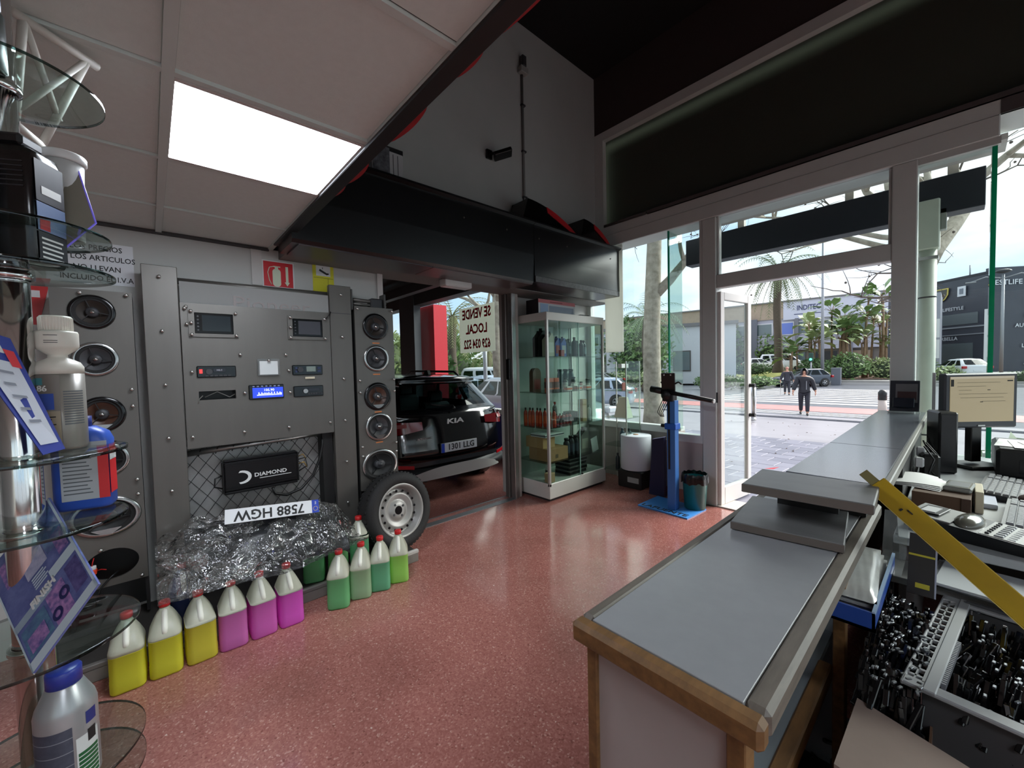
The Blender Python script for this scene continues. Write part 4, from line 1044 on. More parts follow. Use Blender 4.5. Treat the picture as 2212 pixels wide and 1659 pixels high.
bottle('spray_can','silver spray can on the cabinet floor','can',-2.94,3.135,z0,.030,.185,(190,190,188),(206,206,204),lab=(54,56,54),neck=.6)
boxx('small_carton','little tan carton at the front corner of the cabinet floor','box',-2.87,3.085,z0,.07,.09,.10,M('tan carton', (196,160,124), .7))
for i in range(4):
    o = thing('black_case','black case with silver edges, %s in the stack on the cabinet floor' % ['lowest','second lowest','second highest','topmost'][i],'case',(-2.98+.008*(i%2),3.56,z0+.046*i),R(2*(-1)**i))
    MB().box((-.11,-.15,.003),(.11,.15,.043),.004).build('case', BLACK, o)
    MB().box((-.112,-.152,0),(.112,.152,.006)).box((-.112,-.152,.036),(.112,.152,.040)).build('edge_strip', ALU, o)
# on top of the cabinet
o = thing('boxed_product','long white and red product box on top of the glass cabinet','box',(-3.06,3.37,1.969),R(0))
MB().box((-.09,-.30,0),(.09,.30,.155),.002).build('carton', M('pale box print', (200,200,204), .5), o)
MB().box((-.092,-.302,.118),(.092,.302,.157)).build('red_band', M('faded red print', (196,108,112), .5), o)
MB().box((-.091,-.3025,0),(.091,-.300,.157)).build('dark_end', M('dark print end', (30,22,26), .4), o)
MB().box((.0905,-.13,.012),(.0925,.27,.095)).build('picture', M('blue grey print', (120,130,150), .35), o)
MB().box((.0905,-.27,.012),(.0925,-.15,.11)).build('picture', M('blue print', (150,172,206), .4), o)
MB().box((.092,-.12,.130),(.0932,.08,.142)).build('print_bar', M('faded red text', (150,60,66), .5), o)
boxx('black_slab','thin black device lying on top of the glass cabinet beside the long box','device',-2.93,3.74,1.969,.10,.16,.022,BLACK)
# second glass shelf in the window corner
t = thing('glass_shelf_unit','open glass shelf unit in the window corner behind the tall cabinet','shelf unit',(-2.72,4.22,0))
for (x, y) in ((-2.88,4.05),(-2.56,4.05),(-2.88,4.34),(-2.56,4.34)):
    MB().box((x,y,0),(x+.012,y+.012,1.45)).build('post', CW, t, world=True)
for z in (.16,.45,.78,1.10,1.36): MB().box((-2.88,4.05,z),(-2.548,4.352,z+.008)).build('shelf', PANEG, t, world=True)
MB().box((-2.55,4.05,.16),(-2.546,4.352,1.45)).build('side_pane', PANEG, t, world=True)
o = thing('paper_cone','white folded paper tent on the window shelf','card',(-2.66,4.16,1.108-.32)); MB().loft([[(-.09,-.06,0),(.09,-.06,0),(.09,.06,0),(-.09,.06,0)],[(-.05,-.02,.24),(.05,-.02,.24),(.05,.02,.24),(-.05,.02,.24)]],smooth=False).build('sheet', M('cream card', (222,220,196), .6), o)
for i in range(2): bottle('teal_bottle', ['dark teal bottle on the window shelf, nearer the cabinet','dark teal bottle on the window shelf, nearer the street'][i],'bottle',-2.68+.07*i,4.16+.04*i,.458,.03,.20,(52,74,84),(40,56,62))
for i in range(2): bottle('dark_bottle', ['slim dark bottle low on the window shelf, nearer the cabinet','slim dark bottle low on the window shelf, nearer the paper roll'][i],'bottle',-2.72+.09*i,4.12,.168,.026,.19,(34,44,46),(24,30,32))
boxx('red_card','small red card standing high on the window shelf','card',-2.68,4.20,1.108,.01,.07,.09,M('dull red card', (140,70,60), .6))
boxx('pale_roll','pale roll lying on the window shelf','roll',-2.68,4.20,1.37,.05,.15,.05,PAPER)
# ------------------------------------------------------------------ round glass shelf stand close to the camera
AX, AY = -1.256, -.199
t = thing('glass_shelf_stand', 'chrome pole stand with round glass shelves carrying bottles and leaflets', 'display stand', (AX, AY, 0))
MB().cyl((0,0,.02),(0,0,2.24),.0285,n=32).build('pole', CHROME, t)
MB().lathe([(.16,0),(.16,.012),(.05,.028),(.03,.03)],40).build('base', CHROME, t)
SHZ = [(1.975,.152),(1.690,.150),(1.612,.153),(1.243,.156),(1.10,.150),(.866,.160),(.602,.158),(.535,.156)]
for z, r in SHZ:
    s = MB().lathe([(.031,z),(r-.003,z),(r,z+.0015),(r,z+.0065),(r-.003,z+.008),(.031,z+.008)],64,caps=False); s.build('glass_shelf', PANEG, t)
    MB().lathe([(r+.0002,z+.0010),(r+.0006,z+.004),(r+.0002,z+.0070)],64,caps=False).build('shelf_rim', glass('dark glass rim', (70,96,92), 1.2, ior=1.6), t)
    MB().lathe([(.030,z-.014),(.036,z-.012),(.036,z-.001),(.030,z)],24,caps=False).build('collar', CHROME, t)
# white bottle with measuring cap
def wtag(o, *a): return tag(o, *a)
o = thing('white_bottle', 'white and grey additive bottle with dosing neck on the glass stand', 'bottle', (-1.272,-.142,1.2525), R(6))
k = .0375
MB().lathe([(k*.92,0),(k,.006),(k,.158)],32).build('lower_body', M('silver label body', (138,134,126), .32, .25), o)
MB().lathe([(k,.158),(k*1.0,.172),(k*.86,.182),(k*.40,.192),(k*.38,.198),(k*.80,.210),(k*.86,.216),(k*.86,.243),(k*.82,.247)],32).build('upper_body', M('white plastic warm', (214,210,198), .35), o)
MB().lathe([(k*.66,.247),(k*.66,.276),(k*.60,.279),(.001,.279)],32).build('cap', M('white cap', (224,218,206), .35), o)
cr = MB()
for i in range(36): a = 2*PI*i/36; cr.cyl((k*.66*math.cos(a),k*.66*math.sin(a),.249),(k*.66*math.cos(a),k*.66*math.sin(a),.275),.0011,n=4,caps=False)
cr.build('cap_ribs', M('white cap', (224,218,206), .35), o)['kind'] = 'stuff'
def curved(par, z0, z1, a0, a1, mat, name, rad=k*1.006):
    MB().grid(lambda u, v: (rad*math.cos(R(a0+(a1-a0)*u)), rad*math.sin(R(a0+(a1-a0)*u)), z0+(z1-z0)*v), 12, 1).build(name, mat, par)
curved(o, .004,.156,-88,0, M('taupe label', (112,106,98), .45), 'front_label')
curved(o, .085,.118,-66,-14, M('blue round print', (40,74,160), .4), 'blue_emblem', k*1.012)
curved(o, .006,.082,-86,-2, M('tan label', (150,138,116), .5), 'tan_label', k*1.010)
for i in range(8): curved(o, .074-.0052*i,.0765-.0052*i,-72,-30+9*((i*5)%3), INK, 'print_line', k*1.014)
for i in range(14): curved(o, .120-.0052*i,.1225-.0052*i,6,58, M('grey print', (92,96,100), .5), 'print_line', k*1.008)
for i, z in enumerate((.222,.226,.237)): curved(o, z,z+.0012,-34,2, INK, 'scale_mark', k*.868)
g6 = M('white print', (224,224,222), .5)
text('86', .017, g6, o, frame((k*1.02*math.cos(R(-40)),k*1.02*math.sin(R(-40)),.128), (-math.sin(R(-40)),math.cos(R(-40)),0), (0,0,1)))
curved(o, .136,.150,-72,-38, M('teal print', (64,132,140), .4), 'teal_emblem', k*1.012)
# blue canister behind it
o = thing('blue_canister', 'blue flat canister with white label on a lower glass shelf behind the white bottle', 'canister', (-1.322,-.118,1.1095), R(78))
def rr_ring(w, d, z, r=.016): return [(p[0],p[1],z) for p in rrect(w,d,r,3)]
MB().loft([rr_ring(.090,.052,0),rr_ring(.096,.058,.006),rr_ring(.096,.058,.150),rr_ring(.084,.052,.168),rr_ring(.045,.036,.182)]).build('body', M('blue canister', (46,84,178), .38), o)
MB().cyl((0,0,.180),(0,0,.205),.016,n=18).build('cap', M('navy cap', (36,48,120), .4), o)
MB().box((-.030,-.0300,.022),(.046,-.0292,.150)).build('label', M('grey white label', (172,176,180), .5), o)
MB().box((.030,-.0306,.022),(.0475,-.0290,.140)).box((.0484,-.026,.03),(.0492,.012,.14)).build('red_band', M('label red', (214,40,46), .45), o)
MB().box((.0484,-.026,.105),(.0496,.012,.125)).build('white_band', PAPER, o)
b = MB()
for i in range(12): b.box((-.026,-.0306,.036+.0085*i),(.020-.004*(i%3),-.0300,.0385+.0085*i))
b.build('print_lines', M('grey print', (92,96,100), .5), o)
# black oil can, white tub, clear leaflet holder, leaflets
o = thing('black_oil_can', 'tall black ribbed oil can on the middle glass shelf of the stand', 'canister', (-1.226,-.176,1.6215), R(62))
MB().loft([rr_ring(.100,.074,0),rr_ring(.104,.078,.006),rr_ring(.104,.078,.196),rr_ring(.098,.072,.212),rr_ring(.070,.060,.222)]).build('body', BLACKG, o)
MB().box((-.026,-.026,.222),(.030,.026,.246),.006).build('cap', BLACK, o)
b = MB()
for i in range(6): b.box((-.040,-.0405,.140+.009*i),(.040,-.0385,.1425+.009*i),.001)
b.split('rib', M('dark rib', (56,56,60), .35), o)
for q, (a, c, mt) in enumerate(((.006,.062,M('dark label', (40,38,46), .4)),(.064,.118,M('blue car picture', (110,130,170), .4)),(.120,.198,M('dark label', (40,38,46), .4)))):
    MB().box((.0522,-.032,a),(.0528,.032,c)).build('label_field', mt, o)
b = MB()
for i in range(5): b.box((.0529,-.026,.012+.009*i),(.0533,.022-.004*(i%2),.0155+.009*i))
b.box((.0529,-.020,.135),(.0533,.024,.150)); b.split('label_print', g6, o)
MB().box((.0529,-.028,.066),(.0533,-.006,.090)).build('label_red', RED, o)
o = thing('grey_white_can', 'grey printed can cut by the picture edge next to the black oil can', 'can', (-1.168,-.272,1.6215))
MB().lathe([(.032,0),(.034,.004),(.034,.20),(.030,.206)],28).build('body', M('silver print can', (150,152,156), .35, .3), o)
o = thing('white_tub', 'white tub with lid standing behind the black oil can', 'tub', (-1.300,-.118,1.699))
MB().lathe([(.026,0),(.031,.165)],28).build('tub', M('tub white', (206,206,204), .4), o)
MB().lathe([(.034,.165),(.036,.168),(.036,.180),(.033,.184),(.001,.184)],28).build('lid', M('tub lid', (216,216,214), .35), o)
o = thing('leaflet_holder', 'clear slanted leaflet holder with a violet edge on the upper glass shelf', 'leaflet holder', (-1.28,-.10,1.70))
hd = MB()
P1, P2, P3, P4 = Vector((-1.262,-.125,1.770)), Vector((-1.288,-.100,1.874)), Vector((-1.255,-.072,1.735)), Vector((-1.232,-.122,1.662))
nn = (P2-P1).cross(P3-P1).normalized()*.0025
for q in ((P1,P2,P3,P4),): hd.add([*q, *[p+nn for p in q]], [(0,1,2,3),(7,6,5,4),(0,4,5,1),(1,5,6,2),(2,6,7,3),(3,7,4,0)])
hd.build('panel', M('smoky grey acrylic', (128,124,112), .2), o, world=True)
MB().tube([P2,P3,P4], .0018, 6).build('violet_edge', M('violet edge', (120,110,214), .3, emit=((110,100,210), .15)), o, world=True)
def card(name, label, cat, pts, mat, th=.002):
    o = thing(name, label, cat, pts[3]); pts = [Vector(p) for p in pts]
    n_ = (pts[1]-pts[0]).cross(pts[3]-pts[0]).normalized()*th
    if n_.dot(Vector((0,0,1.4))-pts[0]) > 0: n_ = -n_
    MB().add([*pts, *[p+n_ for p in pts]], [(0,1,2,3),(7,6,5,4),(0,4,5,1),(1,5,6,2),(2,6,7,3),(3,7,4,0)]).build('sheet', mat, o, world=True)
    u = (pts[1]-pts[0]); v = (pts[3]-pts[0]); nf = -n_.normalized()
    def P_(a, b, k=1): return pts[0]+u*a+v*b+(pts[2]-pts[1]-v)*a*b+nf*.0006*k
    def patch(a0, b0, a1, b1, m, nm='printed_field', k=1):
        e = nf*.0004
        q = [P_(a0,b0,k),P_(a1,b0,k),P_(a1,b1,k),P_(a0,b1,k)]
        MB().add(q,[(0,1,2,3)]).build(nm, m, o, world=True, fix=False)
    return o, patch, P_, u, v
# blue and white leaflet by the pole: corners top-left, top-right, bottom-right, bottom-left
o, patch, P_, u, v = card('leaflet', 'blue bordered white leaflet leaning beside the chrome pole', 'leaflet',
    [(-1.185,-.262,1.512),(-1.222,-.196,1.480),(-1.180,-.130,1.262),(-1.150,-.155,1.258)], M('leaflet blue', (52,66,150), .45))
patch(.03,.0,.72,.17,PAPER); patch(.14,.24,.86,.93,M('leaflet white', (206,210,220), .5))
patch(.30,.07,.52,.12,M('grey red print', (140,90,100), .5),'logo_print',2); patch(.72,.13,.92,.28,M('leaflet red', (214,50,60), .5),'red_tab',2)
for i in range(5): patch(.30,.33+.10*i,.66-.10*(i%2),.352+.10*i,M('soft grey print', (136,140,152), .5),'print_line',2)
o = thing('grey_carton', 'plain grey carton behind the blue leaflet on the glass stand', 'box', (-1.345,-.235,1.2525), R(5)); MB().box((-.035,-.06,0),(.035,.06,.165),.003).build('carton', M('plain grey carton', (120,114,108), .7), o)
# poster card with off-road car pictures
B0, R0 = Vector((-1.098,-.178,.876)), Vector((-1.080,-.089,1.012))
T0 = Vector((-1.283,-.170,1.150)); L0 = B0+(T0-R0)
o, patch, P_, u, v = card('poster_card', 'blue printed poster card with off-road car pictures leaning on its corner on the glass stand', 'poster', [L0, T0, R0, B0], M('poster blue', (112,122,176), .35, noise=(40,.3), col2=(78,86,146)), .004)
PB, PM, PL, PW = M('poster light blue', (160,178,196), .35, noise=(20,.2)), M('poster magenta', (190,140,196), .35, noise=(90,.4), col2=(84,80,146)), M('poster pale', (190,190,212), .4, noise=(70,.3), col2=(150,152,188)), M('poster pale blue', (196,212,222), .4)
patch(.0,.93,1.0,1.0,PW); patch(.97,0,1.0,1.0,PW); patch(.0,.0,.02,1.0,PW); patch(.0,.60,.55,.66,PB); patch(.60,.52,.97,.60,PW)
patch(.05,.69,.40,.92,M('teal sky print', (96,140,166), .4, noise=(60,.3), col2=(66,84,136))); patch(.09,.78,.34,.90,PM,'car_picture',2); patch(.44,.66,.70,.93,PM,'car_picture'); patch(.76,.63,.95,.88,M('poster violet', (100,92,150), .4, noise=(80,.4), col2=(60,56,110)),'car_picture')
patch(.12,.08,.36,.30,PM,'car_picture'); patch(.36,.10,.66,.42,PL,'picture'); patch(.68,.05,.96,.40,M('poster petrol', (104,140,180), .35, noise=(60,.4), col2=(78,86,140)),'picture'); patch(.80,.30,.95,.50,PM,'picture',2)
wh = MB()
for (a, b_) in ((.50,.86),(.66,.78)):
    c = P_(a,b_,3); e1 = (R0-B0).normalized(); e2 = (T0-R0).normalized()
    for i in range(14):
        w0, w1 = 2*PI*i/14, 2*PI*(i+1)/14
        wh.add([c+(e1*math.cos(w)+e2*math.sin(w))*r_ for (w, r_) in ((w0,.006),(w1,.006),(w1,.012),(w0,.012))],[(0,1,2,3)])
wh.build('wheel_print', M('poster navy', (34,36,92), .4), o, world=True, fix=False)
for i in range(5): patch(.40,.44+.022*i,.58+.03*(i%2),.452+.022*i,PW,'print_line',2)
wtext('FINISH', .020, M('white print', (224,224,222), .5), o, P_(.46,.615,3), (R0-B0), (T0-R0), bold=.0006)
# silver bottle on the lowest shelves
o = thing('silver_bottle', 'silver bottle with blue cap and green striped label on the lowest glass shelf', 'bottle', (-1.160,-.150,.6105), R(7))
k = .0435
MB().lathe([(k*.94,0),(k,.006),(k,.150),(k*.94,.162),(k*.60,.196),(k*.55,.200)],36).build('body', M('silver plastic', (168,170,172), .30, .45), o)
MB().lathe([(k*.58,.198),(k*.58,.224),(k*.52,.228),(.001,.228)],30).build('cap', M('blue cap', (44,58,150), .35), o)
curved(o, .006,.128,-84,8, M('slate label', (74,80,96), .45, noise=(60,.3)), 'side_label', k*1.006)
for i in range(4): curved(o, .030+.026*i,.0315+.026*i,-84,8, M('grey line', (136,140,148), .5), 'label_line', k*1.010)
curved(o, .010,.100,13,64, M('label pale', (208,212,212), .45), 'front_label', k*1.006)
for i in range(7): curved(o, .012+.0085*i,.0185+.0085*i,16,61, M('label green', (30,92,52), .45), 'green_stripe', k*1.011)
curved(o, .082,.106,36,56, INK, 'label_print', k*1.011); curved(o, .118,.142,34,60, M('navy cap', (36,48,120), .4), 'label_emblem', k*1.011)
o = thing('dark_round_tin', 'dark round tin on the top glass shelf, cut by the picture edge', 'tin', (-1.238,-.222,1.984))
MB().lathe([(.042,0),(.045,.004),(.045,.11),(.04,.115)],28).build('body', M('dark green tin', (30,44,42), .3), o)
o = thing('blue_tin', 'pale blue tin standing on the dark tin of the glass stand', 'tin', (-1.238,-.222,2.0995)); MB().lathe([(.04,0),(.042,.004),(.042,.11),(.036,.118)],28).build('body', M('pale blue tin', (96,112,140), .35), o)
# white bracket at the ceiling behind the stand
o = thing('ceiling_bracket', 'white tubular bracket under the ceiling behind the glass stand', 'bracket', (-1.5,-.13,2.245))
wb = M('white bracket paint', (190,186,178), .5)
A1, A2 = Vector((-1.440,-.196,2.232)), Vector((-1.556,-.068,2.232))
MB().tube([A1,A2],.0105,8).build('top_bar', wb, o, world=True)
F1 = Vector((-1.46,-.205,1.99)); F2 = Vector((-1.545,-.176,1.985))
st = MB().tube([A1.lerp(A2,.12),F1],.0085,8).tube([A1.lerp(A2,.86),F2],.0085,8).tube([A1.lerp(A2,.86),F1.lerp(A1,.1)],.007,8).tube([A1.lerp(A2,.12),F2.lerp(A2,.3)],.007,8).tube([F1,F2],.0085,8)
st.split('strut', wb, o, world=True)
# red sticker seen beside the pole
o = thing('red_pennant', 'red pennant with white print on the wall left of the speaker board', 'pennant', (-3.165,-.43,1.78)); MB().prism([(-.10,.14),(.07,.14),(.02,-.10),(-.08,-.10)],0,.003,'X').build('cloth', RED, o)
MB().box((.003,-.03,.04),(.0036,.03,.075)).build('print', PAPER, o)
# ------------------------------------------------------------------ counter
CT = .90
LAM = M('grey laminate', (146,148,150), .30, noise=(26,.06), spec=.55)
WHL = M('white laminate', (168,160,157), .5, noise=(5,.05))
t = thing('sales_counter', 'sales counter with grey laminate top and worn wooden edge', 'counter', (-.34, 1.25, 0))
def K(mb, n, m): return mb.build(n, m, t, world=True)
xl, xr, yn, yf = -.508, -.172, .597, 1.86
K(MB().box((xl+.03,yn+.032,CT-.03),(xr-.034,yf,CT),.001), 'worktop', LAM)
def edge(name, a, b, m=WOOD): K(MB().box(a, b, .008), name, m)
WOODG = M('worn grey oak edge', (112,104,94), .5, noise=(9,.35), stretch=(6,1,6))
edge('edge_band', (xl,yn,CT-.042),(xr,yn+.034,CT+.001))
edge('edge_band', (xl,yn+.034,CT-.042),(xl+.032,yf,CT+.001), WOODG)
edge('edge_band', (xr-.036,yn+.034,CT-.042),(xr,yf,CT+.001), WOODG)
K(MB().box((xl+.045,yn+.030,.10),(xr-.055,yn+.048,CT-.03)), 'end_panel', WHL)
K(MB().box((xl+.022,yn+.022,0),(xl+.045,yn+.06,CT-.035),.002), 'corner_post', WOOD)
K(MB().box((xr-.055,yn+.022,0),(xr-.028,yn+.06,CT-.035),.002), 'corner_post', WOOD)
K(MB().box((xl+.024,yn+.06,.08),(xl+.042,yf,CT-.03)), 'front_panel', WHL)
K(MB().box((xr-.060,1.42,0),(xr-.032,1.46,CT-.04),.002), 'inner_post', WOOD)
K(MB().box((xl+.045,yn+.05,.505),(xr-.09,yf,.525)), 'inner_shelf', M('blue grey laminate', (120,128,134), .5))
K(MB().box((xr-.092,yn+.06,.480),(xr-.060,1.42,.530),.004), 'shelf_edge', WOOD)
K(MB().box((xl+.042,1.60,.08),(xr-.06,1.62,CT-.03)), 'divider', M('blue grey laminate', (120,128,134), .5))
K(MB().box((xl+.045,yn+.05,.0),(xr-.06,yf,.08)), 'plinth', DARKGREY)
# raised bar towards the window
t = thing('raised_bar', 'raised dark reflective bar top running from the counter to the window', 'counter', (-.28, 2.8, 0))
STONE = M('dark polished laminate', (104,108,116), .16, noise=(3,.12), stretch=(2,.3,1), spec=.7)
K(MB().box((-.392,1.60,1.0),(-.150,2.298,1.027),.002), 'top_slab', STONE)
K(MB().box((-.392,2.301,1.0),(-.150,3.985,1.027),.002), 'top_slab', STONE)
K(MB().box((-.150,1.60,.995),(-.134,3.985,1.028),.003), 'edge_strip', M('pale edge strip', (150,148,140), .35))
K(MB().box((-.388,1.90,.02),(-.37,3.98,1.0)), 'front_panel', WHL)
K(MB().box((-.37,1.66,.903),(-.19,1.70,1.0)), 'support_block', M('dark side', (28,27,27), .6))
K(MB().box((-.20,2.6,.45),(-.17,3.98,1.0)), 'rear_rail', M('dark side', (28,27,27), .6))
K(MB().box((-.40,3.95,.0),(-.17,3.98,1.0)), 'end_panel', WHL)
t = thing('counter_slab', 'wide grey scuffed slab lying across the joint of counter and raised bar', 'slab', (-.298,1.468,1.0), R(3))
GST = M('grey scuffed laminate', (112,112,112), .38, noise=(5,.22), stretch=(1,3,1))
MB().box((-.155,-.112,0),(.152,.125,.027),.003).build('slab', GST, t)
MB().box((-.10,.085,-.098),(.06,.115,0)).build('bearer', M('dark side', (28,27,27), .6), t)
MB().box((-.154,-.1135,.002),(.151,-.111,.025)).build('edge_band', M('brown grey edge', (96,88,82), .5), t)
t = thing('counter_board', 'grey board with pale scrape marks lying on the counter, nearer than the slab', 'board', (-.338,1.43,CT+.002), R(6.5))
MB().box((-.132,-.138,0),(.132,.165,.024),.002).build('board', GST, t)
MB().box((-.132,-.1395,.002),(.132,-.137,.022)).build('edge_band', M('brown grey edge', (96,88,82), .5), t)
# leaflet rack on the end of the bar
t = thing('card_rack', 'small dark card rack with clear pockets at the window end of the bar', 'rack', (-.252,3.88,1.0285))
MB(Matrix.Rotation(R(-12),4,'X')).box((-.075,.0,.01),(.075,.008,.225),.002).build('back', M('navy rack', (36,38,52), .5), t)
MB().box((-.08,-.06,0),(.08,.05,.012),.003).build('foot', glass('clear acrylic', (242,244,244), 1.0, veil=.12), t)
MB(Matrix.Rotation(R(-12),4,'X')).box((-.045,-.008,.07),(.065,-.001,.20)).build('grey_card', M('grey card', (120,118,122), .6), t)
MB(Matrix.Rotation(R(-12),4,'X')).box((-.035,-.012,.09),(.06,-.006,.145)).build('maroon_card', M('maroon card', (74,44,46), .6), t)
MB(Matrix.Rotation(R(-14),4,'X')).box((-.055,-.045,.03),(.052,-.030,.095),.002).build('front_pocket', M('dark pocket', (30,36,50), .25), t)
# ------------------------------------------------------------------ staff desk behind the counter
DZ = .75
t = thing('staff_desk', 'grey white staff desk behind the counter under the right window', 'desk', (.4, 2.9, 0))
MB().box((-.155,2.02,DZ-.03),(1.1,3.98,DZ),.003).build('top', M('desk grey white', (176,180,182), .4), t, world=True)
MB().box((-.14,2.04,0),(-.12,3.95,DZ-.03)).box((1.06,2.04,0),(1.08,3.95,DZ-.03)).box((-.14,3.93,0),(1.08,3.95,DZ-.03)).build('side_panel', M('desk panel', (120,120,120), .6), t, world=True)
ML = M('monitor grey', (58,60,66), .4)
mr = R(46)
t = thing('computer_monitor', 'computer monitor with beige page on its screen by the window', 'monitor', (.09,3.60,DZ+.002), mr)
MB().box((-.205,-.0,.235),(.205,.045,.555),.008).build('casing', ML, t)
MB().box((-.178,-.003,.272),(.178,.002,.536)).build('screen', M('beige screen', (110,102,84), .25, emit=((150,138,108), .42)), t)
MB().box((-.178,-.004,.524),(.178,-.001,.536)).build('title_bar', M('screen header', (150,140,120), .3, emit=((170,160,140), .35)), t)
MB().box((-.176,-.0042,.480),(-.160,-.001,.520)).box((.140,-.0042,.505),(.170,-.001,.512)).box((.03,-.0042,.455),(.045,-.001,.459)).box((-.01,-.0042,.385),(.005,-.001,.389)).build('screen_icon', INK, t)
b = MB()
for i, (w0, w1) in enumerate(((-.14,.10),(-.14,.02),(-.13,-.06),(-.13,.14),(-.12,.12),(.0,.13))): b.box((w0,-.0041,.500-.022*i),(w1,-.001,.502-.022*i))
b.split('text_line', M('faint text', (104,94,70), .5), t)
MB().box((-.03,.02,.03),(.03,.06,.26),.004).build('neck', BLACK, t)
MB().box((-.11,-.06,0),(.11,.12,.018),.006).build('foot', BLACK, t)
MB().box((-.020,-.004,.244),(.02,-.0005,.252)).build('badge', ALU, t)
o = thing('black_tower', 'tall black casing standing beside the monitor at the bar edge', 'casing', (-.055,3.36,DZ+.001), R(20)); MB().box((-.04,-.06,0),(.04,.10,.345),.008).build('casing', BLACK, o); MB().box((-.03,-.0625,.01),(.03,-.060,.33)).build('face', M('black sheen', (24,24,28), .25), o)
o = thing('desk_loudspeaker', 'small black desk loudspeaker in front of the black casing', 'loudspeaker', (-.098,3.10,DZ+.001), R(10)); MB().box((-.035,-.04,0),(.035,.05,.135),.01).build('cabinet', BLACK, o); MB().box((-.025,-.03,.132),(.025,.04,.138),.004).build('top_rim', DARKGREY, o)
o = thing('photo_frame', 'white frame corner leaning on the monitor', 'photo frame', (-.05,3.62,DZ+.2)); MB().box((-.06,-.01,.03),(-.045,.01,.36)).box((-.06,-.01,.03),(.02,.01,.055)).build('frame', PAPER, o)
o = thing('desk_printer', 'wide black printer under white papers at the window', 'printer', (.42,3.62,DZ+.001), R(0)); MB().box((-.28,-.24,0),(.36,.24,.155),.015).build('housing', BLACK, o); MB().box((-.20,-.243,.03),(.28,-.239,.10)).build('front_panel', M('black sheen', (24,24,28), .25), o); MB().cyl((.10,-.246,.09),(.10,-.238,.09),.008,n=10).build('button', DARKGREY, o)
for i in range(3):
    o = thing('paper_sheet', ['lowest white paper sheet on the black printer','middle white paper sheet on the black printer, turned','top white paper sheet on the black printer'][i], 'paper', (.36+.05*i,3.60-.03*i,DZ+.1575+.003*i), R(8*i-6)); MB().box((-.21,-.15,0),(.21,.15,.002)).build('sheet', M('white paper bright', (236,236,234), .6), o)
def keyboard(label, x, y, rot, L=.44, Wd=.15):
    t = thing('keyboard', label, 'keyboard', (x, y, DZ+.002), rot)
    MB().prism([(-Wd/2,0),(Wd/2,0),(Wd/2,.016),(-Wd/2,.034)], -L/2, L/2, 'Y').build('case', M('keyboard black', (24,25,28), .4), t)
    km = {}
    KM = M('key grey', (150,152,156), .45)
    rows = 6; cols = 20
    for r_ in range(rows):
        w = (Wd-.018)/rows
        for c_ in range(cols):
            wd = (L-.02)/cols
            if r_ == 5 and 4 <= c_ <= 8:
                if c_ > 4: continue
                wk = wd*5
            else: wk = wd
            if c_ == 14 or (c_ == 18 and r_ in (1,)): continue
            kk = round(wk,4)
            if kk not in km:
                b = MB(); b.loft([[(0.0012,.0012,0),(w-.0012,.0012,0),(w-.0012,wk-.0012,0),(.0012,wk-.0012,0)],[(.003,.003,.008),(w-.003,.003,.008),(w-.003,wk-.003,.008),(.003,wk-.003,.008)]], smooth=False)
                km[kk] = b.mesh('key'); km[kk].materials.append(KM)
            o = put('key', km[kk], t); xx = -Wd/2+.009+w*r_
            o.location = (xx, -L/2+.01+wd*c_, .033-.018*(xx+Wd/2)/Wd)
    return t
keyboard('grey keyboard in front of the black printer', .158, 3.03, R(-6))
keyboard('grey keyboard nearer the calculator, left of the brown wrist rest', .205, 2.52, R(-5))
o = thing('wrist_rest', 'brown padded wrist rest on the grey keyboard', 'wrist rest', (.29,2.80,DZ+.002), R(10)); MB().ball((0,0,.03),.06,18,10,(1.9,1.3,.5)).build('pad', M('brown leather', (70,46,38), .45), o); MB().box((-.10,-.07,0),(.10,.07,.012),.004).build('base', BLACK, o)
# printing calculator
t = thing('printing_calculator', 'black printing calculator with grey keys and round display hood on the desk front', 'calculator', (.055,2.19,DZ+.001), R(-14))
MB().prism([(-.17,0),(.20,0),(.20,.030),(-.05,.050),(-.17,.058)], -.10, .10, 'Y').build('case', M('calculator black', (18,19,22), .35), t)
MB().prism([(-.165,.0585),(-.05,.0510),(-.05,.056),(-.165,.064)], -.09, .09, 'Y').build('paper_deck', M('calculator grey', (150,150,148), .4), t)
MB().box((-.150,-.06,.062),(-.085,.06,.068),.002).build('paper_slot', BLACK, t)
MB().box((-.140,-.045,.067),(-.100,.03,.0705)).build('paper_roll_end', PAPER, t)
MB().ball((-.022,0,.046),.05,18,10,(.75,1.7,.62)).build('display_hood', M('smoked display', (110,108,98), .15), t)
MB().prism([(.02,.0415),(.198,.0305),(.198,.034),(.02,.046)], -.092, .092, 'Y').build('key_deck', M('calculator pale', (176,176,172), .4), t)
km = MB().box((-.011,-.0085,0),(.011,.0085,.008),.002).mesh('key'); km.materials.append(M('key grey', (150,152,156), .45))
kd = MB().box((-.005,-.005,0),(.005,.005,.006),.001).mesh('key'); kd.materials.append(DARKGREY)
for i in range(6):
    for j in range(7):
        o = put('key', km if i else kd, t); o.location = (.036+.027*i, -.075+.0245*j, .0445-.0615*.0+ -.0115*i*.22*2.0)
